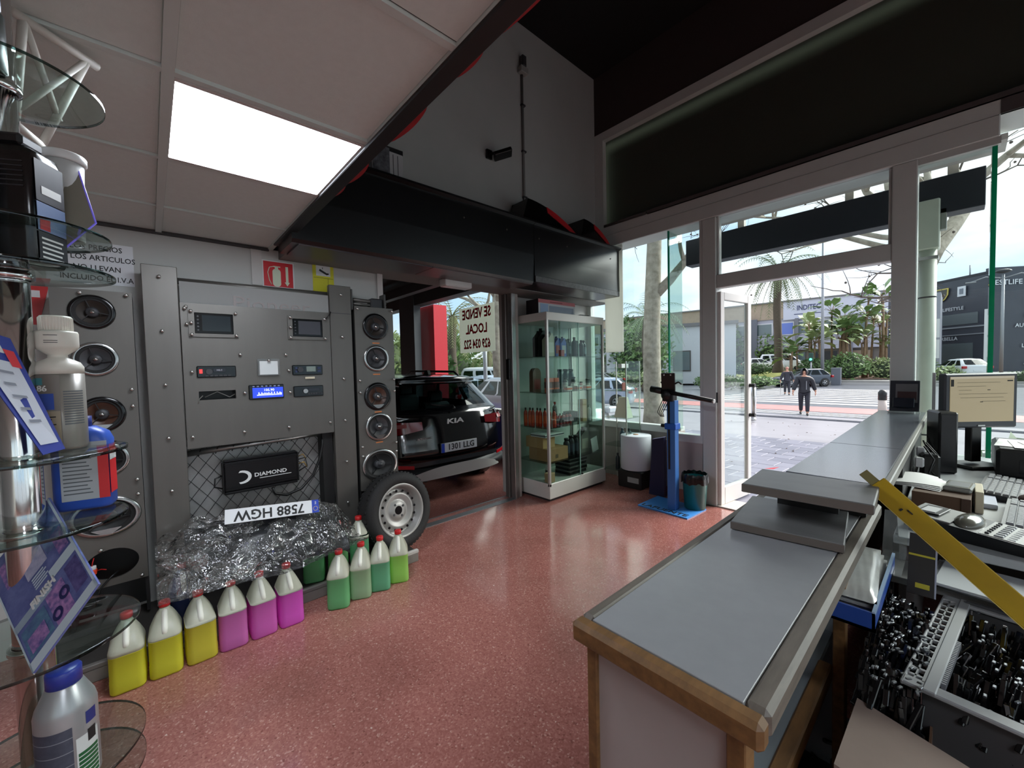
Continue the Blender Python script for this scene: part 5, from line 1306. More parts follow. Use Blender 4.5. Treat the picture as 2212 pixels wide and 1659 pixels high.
# papers and cartons along the bar
o = thing('brown_carton', 'open brown carton on the desk beside the bar, papers on its flaps', 'box', (-.04,2.56,DZ+.001), R(-3))
MB().box((-.085,-.12,0),(.085,.13,.075),.002).build('carton', M('dark cardboard', (96,72,54), .8), o); MB().box((.060,-.125,.0),(.0862,-.1205,.075)).build('flap', M('darker cardboard', (74,54,42), .8), o)
for i in range(4):
    o = thing('paper_stack_sheet', ['lowest of the loose papers hanging over the brown carton','second loose paper over the brown carton','third loose paper over the brown carton','uppermost loose paper over the brown carton'][i], 'paper', (-.108-.006*i,2.60+.01*i,DZ+.078+.004*i), R(-8+4*i)); 
    MB().grid(lambda u, v: (-.075+.15*u, -.10+.20*v, .012*math.sin(PI*u)*(.3+.7*v)), 8, 6).build('sheet', M('white paper bright', (236,236,234), .6), o)
o = thing('clear_tape_pack', 'clear plastic pack with printed pattern beside the loose papers', 'pack', (.008,2.60,DZ+.077), R(-6)); MB().box((-.042,-.07,0),(.042,.07,.022),.006).build('pack', M('pale plastic pack', (150,152,146), .2), o); MB().box((-.03,-.05,.0215),(.03,.05,.0228)).build('print', M('grey print', (92,96,100), .5), o)
o = thing('cream_card_box', 'narrow cream card box beside the clear pack', 'box', (.064,2.62,DZ+.001)); MB().box((-.012,-.09,0),(.012,.09,.09),.002).build('carton', M('cream carton', (206,196,170), .7), o)
o = thing('lined_notebook', 'lined note pad between the cream box and the keyboard', 'notebook', (.098,2.74,DZ+.001)); MB().box((-.02,-.10,0),(.02,.10,.02),.002).build('pad', M('notepad blue white', (176,182,200), .6), o)
for i in range(2):
    o = thing('desk_envelope', ['pale envelope lying under the front keyboard','second pale envelope lying beside the calculator'][i], 'envelope', (.10-.01*i,2.40-.04*i,DZ+.0008+.0006*i), R(6-9*i)); MB().box((-.04,-.07,0),(.04,.07,.0005)).build('paper', PAPER, o)
b = MB(); r2 = random.Random(5)
for i in range(7):
    x0, y0 = -.13+.02*r2.random(), 3.0+.07*i; b.tube([(x0,y0,DZ+.19),(x0+.05*r2.random(),y0+.03,DZ+.12),(x0+.02,y0-.04,DZ+.06),(x0+.05,y0+.02,DZ+.01)],.004,5)
tag(b.build('cable_bundle', BLACK), 'tangle of black cables behind the bar edge', 'cables')
for i,(y, z) in enumerate(((3.05,.82),(3.16,.86),(3.30,.80))):
    o = thing('wall_plug', ['white plug lowest in the cable tangle','white plug highest in the cable tangle','white plug beside the black casing'][i], 'plug', (-.135,y,z)); MB().box((-.018,-.02,0),(.018,.02,.05),.006).build('body', PAPER, o)
# yellow profile leaning over the desk
p0, p1 = Vector((-.182,1.590,1.052)), Vector((.162,1.535,.735))
t = thing('yellow_profile', 'long yellow metal profile lying from the counter slab towards the camera side', 'profile', p0)
ux = (p1-p0).normalized(); view = (p0.lerp(p1,.5)-Vector((0,0,1.4))).normalized(); uy = view.cross(ux).normalized(); uz = ux.cross(uy)
Mf = Matrix((ux, uy, uz)).transposed().to_4x4(); Mf.translation = p0
LN = (p1-p0).length
YP = M('dark yellow enamel', (172,140,10), .42, noise=(12,.15))
MB(Mf).box((.028,-.027,-.010),(LN,.027,.010),.002).build('bar', YP, t, world=True)
MB(Mf).box((.02,.026,-.010),(LN,.028,.010)).build('bright_edge', M('worn yellow edge', (200,176,90), .4), t, world=True)
MB(Mf).box((-.012,-.013,-.006),(.03,.012,.006),.001).build('tongue', M('olive tongue', (112,104,62), .5), t, world=True)
MB(Mf).box((.11,.004,-.0126),(.115,.012,-.0120)).box((.12,-.004,-.0126),(.135,-.001,-.0120)).build('scratch', INK, t, world=True)
# tray with plastic bags, acrylic stand, catalogue
t = thing('blue_tray', 'blue edged tray holding plastic wrapped pads, against the counter edge', 'tray', (-.165,1.62,.70), R(0))
MB().box((-.075,-.27,0),(.030,.20,.008)).box((.024,-.27,0),(.030,.20,.05)).box((-.075,-.27,0),(.03,-.264,.05)).build('tray', M('tray blue', (30,70,150), .35), t)
MB().box((.0235,-.27,.045),(.0305,.20,.0535)).build('rim', M('tray rim pale', (150,176,206), .3), t)
for i in range(4):
    o = thing('plastic_bag_pad', ['lowest pad of wrapped bags in the blue tray','second pad of wrapped bags in the blue tray','third pad of wrapped bags in the blue tray','glossy topmost pad of wrapped bags in the blue tray'][i], 'pad', (-.19-.003*i,1.63,.709+.0145*i), R(1.5*i))
    MB().grid(lambda u, v: (-.045+.09*u, -.235+.42*v, .0125*min(1,6*u,6*(1-u),8*v,8*(1-v)) + .0008*math.sin(30*u+12*v)), 14, 20).box((-.044,-.234,-.0005),(.044,.184,.001)).build('pad', M('wrapped pad', (176,178,176), .18, noise=(14,.15)), o)
o = thing('acrylic_stand', 'bent clear acrylic stand beside the tray', 'holder', (-.145,1.86,.70)); 
ac = glass('clear acrylic', (242,244,244), 1.0, veil=.12)
MB().box((-.03,-.10,0),(.03,.12,.004)).add([(-.03,.05,.004),(.03,.05,.004),(.035,.12,.15),(-.03,.12,.15),(-.03,.054,.004),(.03,.054,.004),(.035,.124,.15),(-.03,.124,.15)],[(0,1,2,3),(7,6,5,4),(1,5,6,2),(3,2,6,7),(0,3,7,4)]).build('panel', ac, o)
for i in range(2):
    o = thing('grey_folder', ['lower grey folder beyond the tray','upper grey folder beyond the tray'][i], 'folder', (-.105,2.16-.05*i,.752+.006*i), R(5*i)); MB().box((-.045,-.13,0),(.045,.13,.005),.001).build('cover', M('grey folder', (140,146,150), .5), o)
o = thing('catalogue', 'dark catalogue with a yellow line standing behind the black parts', 'catalogue', (-.072,1.76,.66), 0)
MB(Matrix.Rotation(R(-32),4,'X')).box((-.03,-.004,0),(.03,.004,.19)).build('cover', M('dark print catalogue', (52,54,58), .35), o)
MB(Matrix.Rotation(R(-32),4,'X')).box((-.03,-.006,.118),(.03,-.0035,.124)).box((-.012,-.006,.02),(.02,-.0035,.035)).build('yellow_line', M('catalogue yellow', (196,186,60), .5), o)
MB(Matrix.Rotation(R(-32),4,'X')).box((.0302,-.005,0),(.034,.005,.19)).build('page_edge', M('page edge', (170,176,196), .6), o)
for i in range(3):
    o = thing('desk_folder', ['large pale folder in front of the calculator, lowest','middle pale folder in front of the calculator','top pale folder in front of the calculator'][i], 'folder', (.10+.012*i,1.945-.02*i,.669+.010*i), R(-10+2*i)); MB().box((-.16,-.12,0),(.20,.11,.009),.002).build('cover', M('pale folder %d'%(i%2), (170+8*i,174+8*i,178+8*i), .5), o)
t = thing('low_table', 'low side table carrying folders beside the crate', 'table', (.1,1.95,0)); MB().box((-.20,1.84,.645),(.5,2.015,.668),.003).build('top', M('desk panel', (120,120,120), .6), t, world=True); [MB().box((x,y,0),(x+.03,y+.03,.645)).build('leg', DARKGREY, t, world=True) for x in (-.18,.45) for y in (1.85,1.98)]
# grey crate and boxes of small black parts in front of the desk
CR = M('grey crate plastic', (150,152,154), .42)
t = thing('grey_crate', 'grey plastic stacking crate with slotted rim full of small black parts', 'crate', (.175,1.46,.335), R(-6))
cx0, cx1, cy0, cy1, ch = -.235, .30, -.225, .34, .32
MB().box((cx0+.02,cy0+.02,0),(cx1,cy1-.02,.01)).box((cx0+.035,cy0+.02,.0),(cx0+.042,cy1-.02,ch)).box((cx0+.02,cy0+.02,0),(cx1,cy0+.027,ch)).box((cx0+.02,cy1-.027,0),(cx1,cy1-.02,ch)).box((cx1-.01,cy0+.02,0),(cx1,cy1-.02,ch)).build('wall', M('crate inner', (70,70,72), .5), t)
MB().box((cx0+.036,cy0,ch-.004),(cx0+.058,cy1,ch+.006),.002).box((cx0,cy0,ch-.006),(cx1,cy0+.036,ch+.004),.003).box((cx0,cy1-.036,ch-.006),(cx1,cy1,ch+.004),.003).box((cx0,cy0,ch-.006),(cx0+.006,cy1,ch+.004),.002).box((cx0+.017,cy0+.03,ch-.006),(cx0+.020,cy1-.03,ch+.003)).box((cx0+.031,cy0+.03,ch-.006),(cx0+.037,cy1-.03,ch+.004)).build('rim', CR, t)
b = MB()
for i in range(15):
    y = cy0+.045+i*.0335; b.box((cx0+.003,y,ch-.006),(cx0+.036,y+.007,ch+.003))
b.split('rim_rib', CR, t)
b = MB()
for i in range(26): b.box((cx0+.058,cy0+.06+.009*i,ch-.012),(cx0+.066,cy0+.065+.009*i,ch+.002))
b.split('comb_tooth', M('crate comb', (120,122,128), .4), t)
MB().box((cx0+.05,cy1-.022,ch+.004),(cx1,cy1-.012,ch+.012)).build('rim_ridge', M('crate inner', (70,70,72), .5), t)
def heap(name, label, x0, x1, y0, y1, z0, z1, n, ang, seed):
    r_ = random.Random(seed); b = MB()
    for i in range(n):
        x, y = r_.uniform(x0, x1), r_.uniform(y0, y1); z = r_.uniform(z0, z1)
        a = R(ang+r_.gauss(0, 14)); tl = r_.gauss(.95,.3)
        L = r_.uniform(.03,.07); q = MB(Matrix.Translation((x,y,z)) @ Matrix.Rotation(a,4,'Z') @ Matrix.Rotation(tl,4,'X'))
        q.box((-.005,-L/2,-.004),(.005,L/2,.004),.0015)
        if i%3 == 0: q.cyl((0,L/2,0),(0,L/2+.012,0),.0035,n=6)
        b.add(q.v, q.f)
    o = b.build(name, M('glossy black parts', (14,14,16), .17, spec=.7), None, kind='stuff', fix=False); o['label'] = label; o['category'] = 'parts'; return o
heap('black_parts', 'heap of small glossy black parts inside the grey crate', .0,.44,1.26,1.76,.545,.632,1000,-20,11)
heap('black_parts_pile', 'heap of small glossy black parts in the open box beside the grey crate', -.160,-.045,1.20,1.72,.50,.640,800,-8,12)
# grey bits added as glints among the black parts
b = MB(); r_ = random.Random(21)
for i in range(230):
    s = r_.random() < .55
    x = r_.uniform(.03,.42) if s else r_.uniform(-.145,-.04); y = r_.uniform(1.27,1.76) if s else r_.uniform(1.22,1.68); z = r_.uniform(.635,.665) if s else r_.uniform(.645,.672)
    q = MB(Matrix.Translation((x,y,z)) @ Matrix.Rotation(r_.gauss(-.3,.3),4,'Z')); q.box((-.003,-.006,-.002),(.003,.006,.003),.001); b.add(q.v, q.f)
o = b.build('glint_bits', M('glint grey', (120,122,126), .3, .8), None, kind='stuff', fix=False); o['label'] = 'bright bits standing in for glints over the black parts'; o['category'] = 'parts'
t = thing('parts_box', 'open brown box holding black parts between the counter and the grey crate', 'box', (-.095,1.46,.28))
MB().box((-.062,-.28,0),(.066,.27,.01)).box((-.064,-.28,0),(-.060,.27,.30)).box((.062,-.28,0),(.066,.27,.29)).box((-.062,.266,0),(.066,.27,.32)).box((-.062,-.28,0),(.066,-.276,.26)).build('carton', M('dark cardboard', (96,72,54), .8), t)
t = thing('cardboard_box', 'plain pinkish cardboard box in front of the black parts', 'box', (-.05,1.08,.22))
MB().prism([(-.105,-.11),(.16,-.16),(.19,.03),(-.10,.125)], 0, .385, 'Z').build('carton', M('pinkish cardboard', (150,132,122), .8, noise=(9,.1)), t)
o = thing('box_stand', 'dark low trolley under the crate and boxes', 'trolley', (.1,1.4,0)); MB().box((-.20,.95,.17),(.5,1.80,.215),.004).build('deck', DARKGREY, o, world=True); 
for (x, y) in ((-.15,1.0),(.45,1.0),(-.15,1.75),(.45,1.75)): MB().cyl((x-.012,y,.035),(x+.012,y,.035),.034,n=14).box((x-.01,y-.01,.05),(x+.01,y+.01,.17)).build('caster', BLACK, o, world=True)
MB().box((-.16,1.19,.215),(.45,1.78,.279)).build('riser', BLACK, o, world=True)
b = MB(); r_ = random.Random(9)
for i in range(9):
    p = Vector((r_.uniform(-.24,-.14), r_.uniform(.9,1.5), .03)); pts = [p]
    for k in range(6): pts.append(pts[-1]+Vector((r_.uniform(-.04,.04), r_.uniform(-.08,.12), r_.uniform(-.01,.05))))
    for q in pts: q.z = max(.012, q.z)
    b.tube(pts, .007, 6)
tag(b.build('floor_cables', BLACK), 'tangle of black cables on the floor under the counter', 'cables')
# ------------------------------------------------------------------ cars
def interp(tab, z):
    if z <= tab[0][0]: return tab[0][1]
    for (a, va), (b, vb) in zip(tab, tab[1:]):
        if z <= b: return va+(vb-va)*(z-a)/(b-a)
    return tab[-1][1]
CARGLASS = glass('car window glass', (128,146,146), 1.0)
PLATEW = M('plate white', (226,228,230), .3)
HATCH = dict(L=4.1, W=1.74, H=1.48, z0=.22,
    rear=[(.22,.10),(.42,.0),(.90,.04),(.98,.10),(1.40,.62),(1.48,.95)],
    front=[(.22,4.02),(.45,4.1),(.72,4.02),(.80,3.85),(.93,3.02),(.97,2.90),(1.40,2.05),(1.48,1.75)],
    halfw=[(.22,.80),(.40,.87),(.80,.87),(.95,.84),(1.40,.62),(1.48,.50)], belt=.95, roof=1.40, wheels=(.72,3.30), wr=.31)
SALOON = dict(L=4.5, W=1.78, H=1.44, z0=.22,
    rear=[(.22,.10),(.42,.0),(.86,.05),(.95,.20),(1.0,.62),(1.36,1.25),(1.44,1.75)],
    front=[(.22,4.42),(.45,4.5),(.72,4.40),(.80,4.2),(.93,3.30),(.97,3.15),(1.36,2.35),(1.44,2.0)],
    halfw=[(.22,.80),(.40,.89),(.80,.89),(.95,.86),(1.36,.64),(1.44,.52)], belt=.96, roof=1.36, wheels=(.88,3.62), wr=.32)
VAN = dict(L=4.6, W=1.84, H=1.9, z0=.24,
    rear=[(.24,.08),(.45,.0),(1.6,.06),(1.9,.25)],
    front=[(.24,4.5),(.5,4.6),(.85,4.5),(1.0,4.2),(1.1,3.95),(1.75,3.2),(1.9,2.9)],
    halfw=[(.24,.86),(.5,.92),(1.1,.91),(1.8,.80),(1.9,.70)], belt=1.12, roof=1.74, wheels=(.8,3.7), wr=.33)
def car(name, label, loc, heading, spec, paint, group=None, detail=False, lamp=True):
    """local +x points to the front, the rear bumper is at x = 0"""
    t = thing(name, label, 'car', loc, heading, group)
    z0, H, L = spec['z0'], spec['H'], spec['L']
    nz, nx, ny = (26, 36, 14) if not detail else (40, 56, 24)
    body = MB(); win = MB()
    def P(a, b, c, off=0):
        z = z0+(H-z0)*c; ur, uf = interp(spec['rear'], z), interp(spec['front'], z)
        w = interp(spec['halfw'], z)
        e = abs(2*a-1); w2 = w*(1-.20*max(0,(e-.86)/.14)**2*(1 if z < 1.0 else .4))
        bb = 2*b-1
        x = ur+(uf-ur)*a
        if a < .5: x += .10*abs(bb)**3*(1-2*a)**4
        else: x -= .16*abs(bb)**3*(2*a-1)**4
        zz = z - (.05*bb*bb if c >= .999 else 0)
        return Vector((x, bb*(w2+off), zz))
    zs = [i/nz for i in range(nz+1)]
    def side_face(p):
        z = p.z; x = p.x
        return spec['belt']+.01 < z < spec['roof']-.05
    for b in (0, 1):
        vs = [P(i/nx, b, c) for c in zs for i in range(nx+1)]
        for j in range(nz):
            for i in range(nx):
                q = [vs[j*(nx+1)+i], vs[j*(nx+1)+i+1], vs[(j+1)*(nx+1)+i+1], vs[(j+1)*(nx+1)+i]]
                c = sum(q, Vector())/4; ur, uf = interp(spec['rear'], c.z), interp(spec['front'], c.z)
                f = (c.x-ur)/(uf-ur)
                pil = any(abs(f-k) < .022 for k in (.30,.62))
                tgt = win if (side_face(c) and .09 < f < .93 and not pil) else body
                tgt.add(q, [(0,1,2,3)], True)
    for a in (0, 1):
        vs = [P(a, k/ny, c) for c in zs for k in range(ny+1)]
        for j in range(nz):
            for k in range(ny):
                q = [vs[j*(ny+1)+k], vs[j*(ny+1)+k+1], vs[(j+1)*(ny+1)+k+1], vs[(j+1)*(ny+1)+k]]
                c = sum(q, Vector())/4; bb = abs((k+.5)/ny*2-1)
                lo = spec['belt']+(.03 if a == 0 else .02)
                tgt = win if (lo < c.z < spec['roof']-.02 and bb < .86) else body
                tgt.add(q, [(0,1,2,3)], True)
    for c in (0, 1):
        body.grid(lambda u, v: P(u, v, c), nx, ny)
    for mb in (win,):
        me = mb.mesh('w'); bm = bmesh.new(); bm.from_mesh(me); bmesh.ops.remove_doubles(bm, verts=bm.verts, dist=.0008); bm.verts.index_update()
        w2 = MB(); w2.v = [v.co.copy() for v in bm.verts]; w2.f = [tuple(v.index for v in f.verts) for f in bm.faces]; w2.sm = [True]*len(w2.f); bm.free(); bpy.data.meshes.remove(me)
        w2.split('window', CARGLASS, t)
    for nm, mb, mt in (('body', body, paint),):
        me = mb.mesh(nm); bm = bmesh.new(); bm.from_mesh(me); bmesh.ops.remove_doubles(bm, verts=bm.verts, dist=.0008); bmesh.ops.recalc_face_normals(bm, faces=bm.faces); bm.to_mesh(me); bm.free()
        me.materials.append(mt); put(nm, me, t)
    w = interp(spec['halfw'], .4); r = spec['wr']
    for wx in spec['wheels']:
        for s in (1, -1):
            MB().cyl((wx,s*(w-.16),r+.02),(wx,s*(w+.006),r+.02),r*1.16,n=28).build('wheel_arch', BLACK, t)
            y = s*(w-.08)
            b = MB().lathe([(r*.60,-.10),(r*.94,-.10),(r,-.06),(r,.06),(r*.94,.10),(r*.60,.10)],28,c=(wx,y,r),axis='Y',caps=False); wh = b.build('tyre', RUBBER, t)
            sp = MB().cyl((wx,y+s*.06,r),(wx,y+s*.075,r),r*.60,n=24)
            sp.build('wheel_disc', DARKGREY, wh)
            k = MB()
            for i in range(5):
                a = 2*PI*i/5; k.cyl((wx,y+s*.092,r),(wx+r*.58*math.cos(a),y+s*.088,r+r*.58*math.sin(a)),.03,.022,n=5)
            k.split('spoke', M('alloy rim', (176,178,180), .3, .8), wh); MB().lathe([(r*.56,-.01),(r*.62,-.01),(r*.62,.012),(r*.56,.012)],24,c=(wx,y+s*.088,r),axis='Y',caps=False).build('rim', M('alloy rim', (176,178,180), .3, .8), wh)
    if lamp:
        for s in (1, -1):
            MB().box((.0,s*.62,.72),(.16,s*(interp(spec['halfw'],.8)+.004),.90),.02).build('tail_lamp', M('tail lamp red', (170,22,30), .2), t)
            MB().box((L-.32,s*.55,.60),(L-.03,s*(interp(spec['halfw'],.6)-.04),.74),.03).build('head_lamp', M('head lamp', (206,210,214), .12), t)
        MB().box((-.012,-.26,.52),(.012,.26,.63)).build('plate', PLATEW, t)
    return t
SILVER = M('silver car paint', (170,174,180), .28, .55, coat=.6)
PALEB = M('pale blue car paint', (158,170,190), .28, .45, coat=.6)
WHITEC = M('white car paint', (216,218,220), .3, coat=.6)
SLATE = M('slate car paint', (70,78,88), .28, .4, coat=.6)
BLACKC = M('black car paint', (8,9,12), .12, coat=1.0, spec=.6)
# ---- the black crossover in the workshop, seen from behind; rear face towards +x of the world
KIA = dict(L=4.14, W=1.76, H=1.47, z0=.24,
    rear=[(.24,.16),(.40,.05),(.56,.0),(.70,.03),(.86,.06),(1.00,.10),(1.06,.18),(1.36,.46),(1.41,.30),(1.47,.55)],
    front=[(.24,4.06),(.45,4.14),(.74,4.06),(.84,3.85),(.98,3.0),(1.02,2.86),(1.40,2.05),(1.47,1.75)],
    halfw=[(.24,.80),(.40,.87),(.74,.88),(.96,.855),(1.10,.79),(1.38,.64),(1.47,.50)], belt=1.05, roof=1.375, wheels=(.78,3.36), wr=.315)
kx, ky, kz = -4.06, 2.755, -.13
t = car('black_crossover', 'black crossover car parked in the workshop, rear end towards the opening', (kx, ky, kz), PI, KIA, BLACKC, detail=True, lamp=False)
# local: x forward (world -x), y = world -y
def KP(mb, n, m, par=t): return mb.build(n, m, par)
GL = M('grey cladding', (44,46,48), .5)
KP(MB().grid(lambda u, v: (.075-.12*math.sin(PI*v)*.55+.16*abs(2*u-1)**4, -.865+1.73*u, .245+.15*v), 24, 6), 'lower_cladding', GL)
SK = M('silver skid', (196,196,194), .4, .3)
sk = MB(); n = 24; up = []; dn = []
for i in range(n+1):
    u = -1+2*i/n; c = abs(u)
    up.append((-.022+.10*c**4, u*.66, .405-.10*c**3+.0)); dn.append((-.012+.10*c**4, u*.70, .262-.0*c))
for i in range(n): sk.add([up[i],up[i+1],dn[i+1],dn[i]],[(0,1,2,3)],True)
KP(sk, 'skid_plate', SK)
KP(MB().grid(lambda u, v: (-.012+.15*abs(2*u-1)**5-.004, -.87+1.74*u, .435+.05*v), 28, 2), 'bumper_band', M('bumper sheen', (40,44,48), .25))
for s in (1, -1):
    KP(MB().loft([[(.02,s*.60,.42),(.02,s*.60,.46),(.10,s*.82,.49),(.10,s*.82,.45)],[(.0,s*.60,.42),(.0,s*.60,.46),(.075,s*.83,.49),(.075,s*.83,.45)]],smooth=False), 'reflector', M('reflector red', (190,24,34), .25))
    # tail lamp: wrap-round wedge with bright inner field
    KP(MB().grid(lambda u, v: (.045+.02*v+.40*max(0,u-.45)**2*1.9, s*(.44+.415*u+.012), .80+.045*(1-u)+(.16-.07*(1-u))*v), 14, 5), 'tail_lamp', M('tail lamp dark red', (120,10,20), .15, coat=.5))
    KP(MB().grid(lambda u, v: (.040+.018*v+.40*max(0,(.48+.34*u)-.45)**2*1.9, s*(.44+.415*(.48+.34*u)+.016), .885+.006*(1-u)+.040*v), 8, 2), 'lamp_field', M('lamp field pale', (170,96,96), .2))
KP(MB().box((-.020,-.262,.555),(-.004,.262,.668),.003), 'plate_base', BLACK)
KP(MB().box((-.026,-.258,.558),(-.019,.258,.665),.002), 'plate', M('plate white shade', (196,200,206), .35))
KP(MB().box((-.0275,.215,.558),(-.0255,.258,.665)), 'plate_blue_band', M('plate blue', (32,64,176), .4))
text('1301 LLG', .100, INK, t, frame((-.0275,-.022,.611), (0,-1,0), (0,0,1)), sx=.98, bold=.0015)
text('KIA', .082, M('bright emblem', (226,226,228), .3), t, frame((.058,0,.905), (0,-1,0), (-.12,0,1)), sx=1.9, ext=.004, bold=.002, name='emblem_letters')
text('STONIC', .034, M('chrome letters', (214,214,216), .15, .9), t, frame((.026,.44,.745), (0,-1,0), (-.12,0,1)), sx=1.5, ext=.003, name='model_letters')
KP(MB().grid(lambda u, v: (.40-.085*v*v-.14*v+.10*abs(2*u-1)**3, -.60+1.20*u, 1.405-.03*v), 20, 5), 'roof_spoiler', BLACKC)
KP(MB().box((.29,-.18,1.372),(.31,.18,1.386)), 'brake_light', M('tail lamp dark red', (120,10,20), .15, coat=.5))
KP(MB().tube([(.085,-.0,1.062),(.12,-.02,1.085),(.16,.18,1.10),(.20,.30,1.13)],.012,6).ball((.085,0,1.06),.022,10,6), 'rear_wiper', BLACK)
for s in (1, -1): KP(MB().tube([(.78,s*.56,1.44),(.90,s*.565,1.50),(2.2,s*.575,1.52),(2.4,s*.58,1.46)],.017,8), 'roof_rail', BLACK)
KP(MB().prism([(.62,1.465),(.78,1.465),(.70,1.53),(.66,1.53)], -.02, .02, 'Y'), 'shark_antenna', BLACK)
KP(MB().grid(lambda u, v: (.56+1.1*u, -.46+.92*v, 1.474-.03*(2*v-1)**2), 10, 8), 'roof_panel', M('roof reflection grey', (120,122,126), .2, .3, coat=.8))  # grey stands for window light reflected in the black roof
KP(MB().tube([(.20,.45,.26),(.02,.45,.27)],.028,10), 'exhaust', DARKGREY)
st = MB()
for y in (-.42,.42): st.box((1.15,y-.24,.45),(1.30,y+.24,1.05),.04).box((1.17,y-.12,1.05),(1.26,y+.12,1.22),.03).box((2.1,y-.24,.45),(2.25,y+.24,1.12),.04).box((2.12,y-.12,1.12),(2.2,y+.12,1.28),.03)
st.build('seats', DARKGREY, t)['kind'] = 'stuff'
KP(MB().box((.25,-.6,.35),(3.2,.6,.5)), 'cabin_floor', BLACK)
# ---- cars outside
car('silver_saloon', 'silver saloon parked right outside the workshop window', (-9.5,7.35,-.22), R(-8), SALOON, SILVER)
car('pale_blue_car', 'pale blue silver car behind the plane tree, seen through the left shop window', (-10.6,17.6,-.65), R(203), HATCH, PALEB)
car('white_van', 'white van far off beyond the silver saloon', (-17.5,12.6,-.4), R(15), VAN, WHITEC)
car('blue_hatchback', 'pale blue hatchback behind the trunk outside the workshop window', (-15.0,11.0,-.35), R(-5), HATCH, PALEB)
car('dark_hatchback', 'dark grey hatchback standing on the road behind the two walkers', (-7.25,41.0,-.65), R(226), HATCH, SLATE)
car('white_parked_car', 'white parked car behind the hedge, left of the tall palm trunk', (-16.9,51.2,.42), R(12), HATCH, WHITEC)
car('white_parked_suv', 'white parked car right behind the tall palm trunk', (-15.6,53.2,.42), R(8), VAN, WHITEC)
car('white_small_car', 'small white car by the black building, next to the green glass edge', (.95,45.2,-.15), R(120), HATCH, WHITEC)
car('grey_far_car', 'grey car parked far off between trunk and second glass shelf', (-14.2,22.5,-.60), R(200), SALOON, SLATE)
car('dark_far_car', 'dark car farthest off behind the pale blue car', (-17.6,27.5,-.5), R(200), SALOON, SLATE)
# ------------------------------------------------------------------ street, plants, buildings
def zg(y): return 0.0 if y < 4.4 else max(-.65, -.05*(y-4.4))
ASPH = M('wet asphalt', (122,124,132), .28, noise=(2.5,.25), spec=.6)
CONC = M('pale wet concrete', (160,156,162), .34, noise=(1.2,.18), spec=.55)
gr = struct('ground', MB().grid(lambda u, v: (-60+90*u, 4.34+(17.6-4.34)*v, zg(4.34+(17.6-4.34)*v)-.05), 6, 8, False), CONC)
MB().box((-60,17.5,-.80),(30,43.6,-.655)).build('carriageway', ASPH, gr)
MB().box((-60,43.0,-.80),(30,140,-.30)).build('far_ground', M('far pavement', (150,148,144), .7, noise=(.6,.2)), gr)
MB().box((4.62,-20,-.8),(30,4.34,-.05)).build('side_pavement', CONC, gr)
# pavement slabs by the door
PAV = M('grey paving slab', (142,140,154), .36, noise=(5,.14), spec=.5, bump=(30,.08))
PAV2 = M('grey paving slab darker', (124,123,137), .38, noise=(5,.14), spec=.5, bump=(30,.08))
pm = []
for m in (PAV, PAV2):
    q = MB().box((.004,.004,-.04),(.396,.396,.0),.006).mesh('slab'); q.materials.append(m); pm.append(q)
cnt = 0
r_ = random.Random(4)
for j in range(15):
    y = 4.36+.40*j
    xr = -.2; xl_ = -2.6-.52*(y-4.3)
    for i in range(60):
        x = xr-.40*(i+1) - (.2 if j%2 else 0)
        if x < xl_ or cnt >= 299: break
        o = put('slab', pm[0 if r_.random() < .62 else 1], gr); o.location = (x, y, zg(y)-.004+r_.uniform(-.002,.002)); o.rotation_euler = (-.05 if y > 4.5 else 0, 0, 0); cnt += 1
fl = MB()
for i in range(60):
    x, y = r_.uniform(-5,-.4), r_.uniform(5.5,15); z = zg(y)+.006
    a = r_.uniform(0,6.3); c, s = math.cos(a)*.032, math.sin(a)*.032
    fl.add([(x+c,y+s,z),(x-s*.5,y+c*.5,z+.015),(x-c,y-s,z),(x+s*.5,y-c*.5,z+.004)],[(0,1,2,3)])
o = fl.build('fallen_leaves', M('brown leaves', (92,70,54), .8), None, kind='stuff', fix=False); o['label'] = 'scattered brown leaves on the wet pavement'; o['category'] = 'leaves'
tag(MB().add([(-1.66,6.05,.0),(-1.56,6.10,.02),(-1.60,5.98,.005),(-1.70,5.96,-.0)],[(0,1,2,3)]).build('red_litter', RED, None, fix=False), 'scrap of red litter on the paving outside the door', 'litter')
# bands on the road: kerb, red lane, crossing bars, paving lines
RL = M('red cycle lane', (190,128,124), .5, noise=(1.5,.2))
def band(x0, x1, y0, y1, m, nm, z=-.652, sk=0.0): MB().add([(x0,y0,z),(x1,y0+sk,z),(x1,y1+sk,z),(x0,y1,z)],[(0,1,2,3)]).build(nm, m, gr, fix=False)
band(-40,10,20.0,22.2,RL,'cycle_lane', -.648)
band(-40,10,17.6,18.2,CONC,'kerb_line',-.645)
WB = M('white road paint', (200,198,198), .45, noise=(3,.15))
for k in range(10): band(-9.8+.0*k,-1.0,23.6+1.35*k,24.3+1.35*k,WB,'crossing_bar',-.646)
for k in range(4): band(-9.0,-.6,18.6+.32*k,18.75+.32*k,WB,'paving_line',-.6455)
# steel cylinder and bollards
t = thing('steel_bollard', 'bright steel cylinder bollard beside the open door leaf', 'bollard', (-4.588,14.81,zg(14.81)))
MB().lathe([(.13,0),(.13,1.08),(.10,1.12),(.001,1.13)],24).build('post', M('bollard steel', (196,198,202), .2, .9), t); MB().lathe([(.135,.02),(.135,.08)],24).build('ring', ALU, t)
t = thing('black_capped_bollard', 'pale bollard with black top on the pavement by the storefront post', 'bollard', (-1.82,19.47,-.65))
MB().lathe([(.13,0),(.12,.60)],20).build('post', M('bollard pale', (186,172,164), .6), t); MB().lathe([(.125,.60),(.125,.86),(.08,.95),(.001,.97)],20).build('cap', BLACK, t)
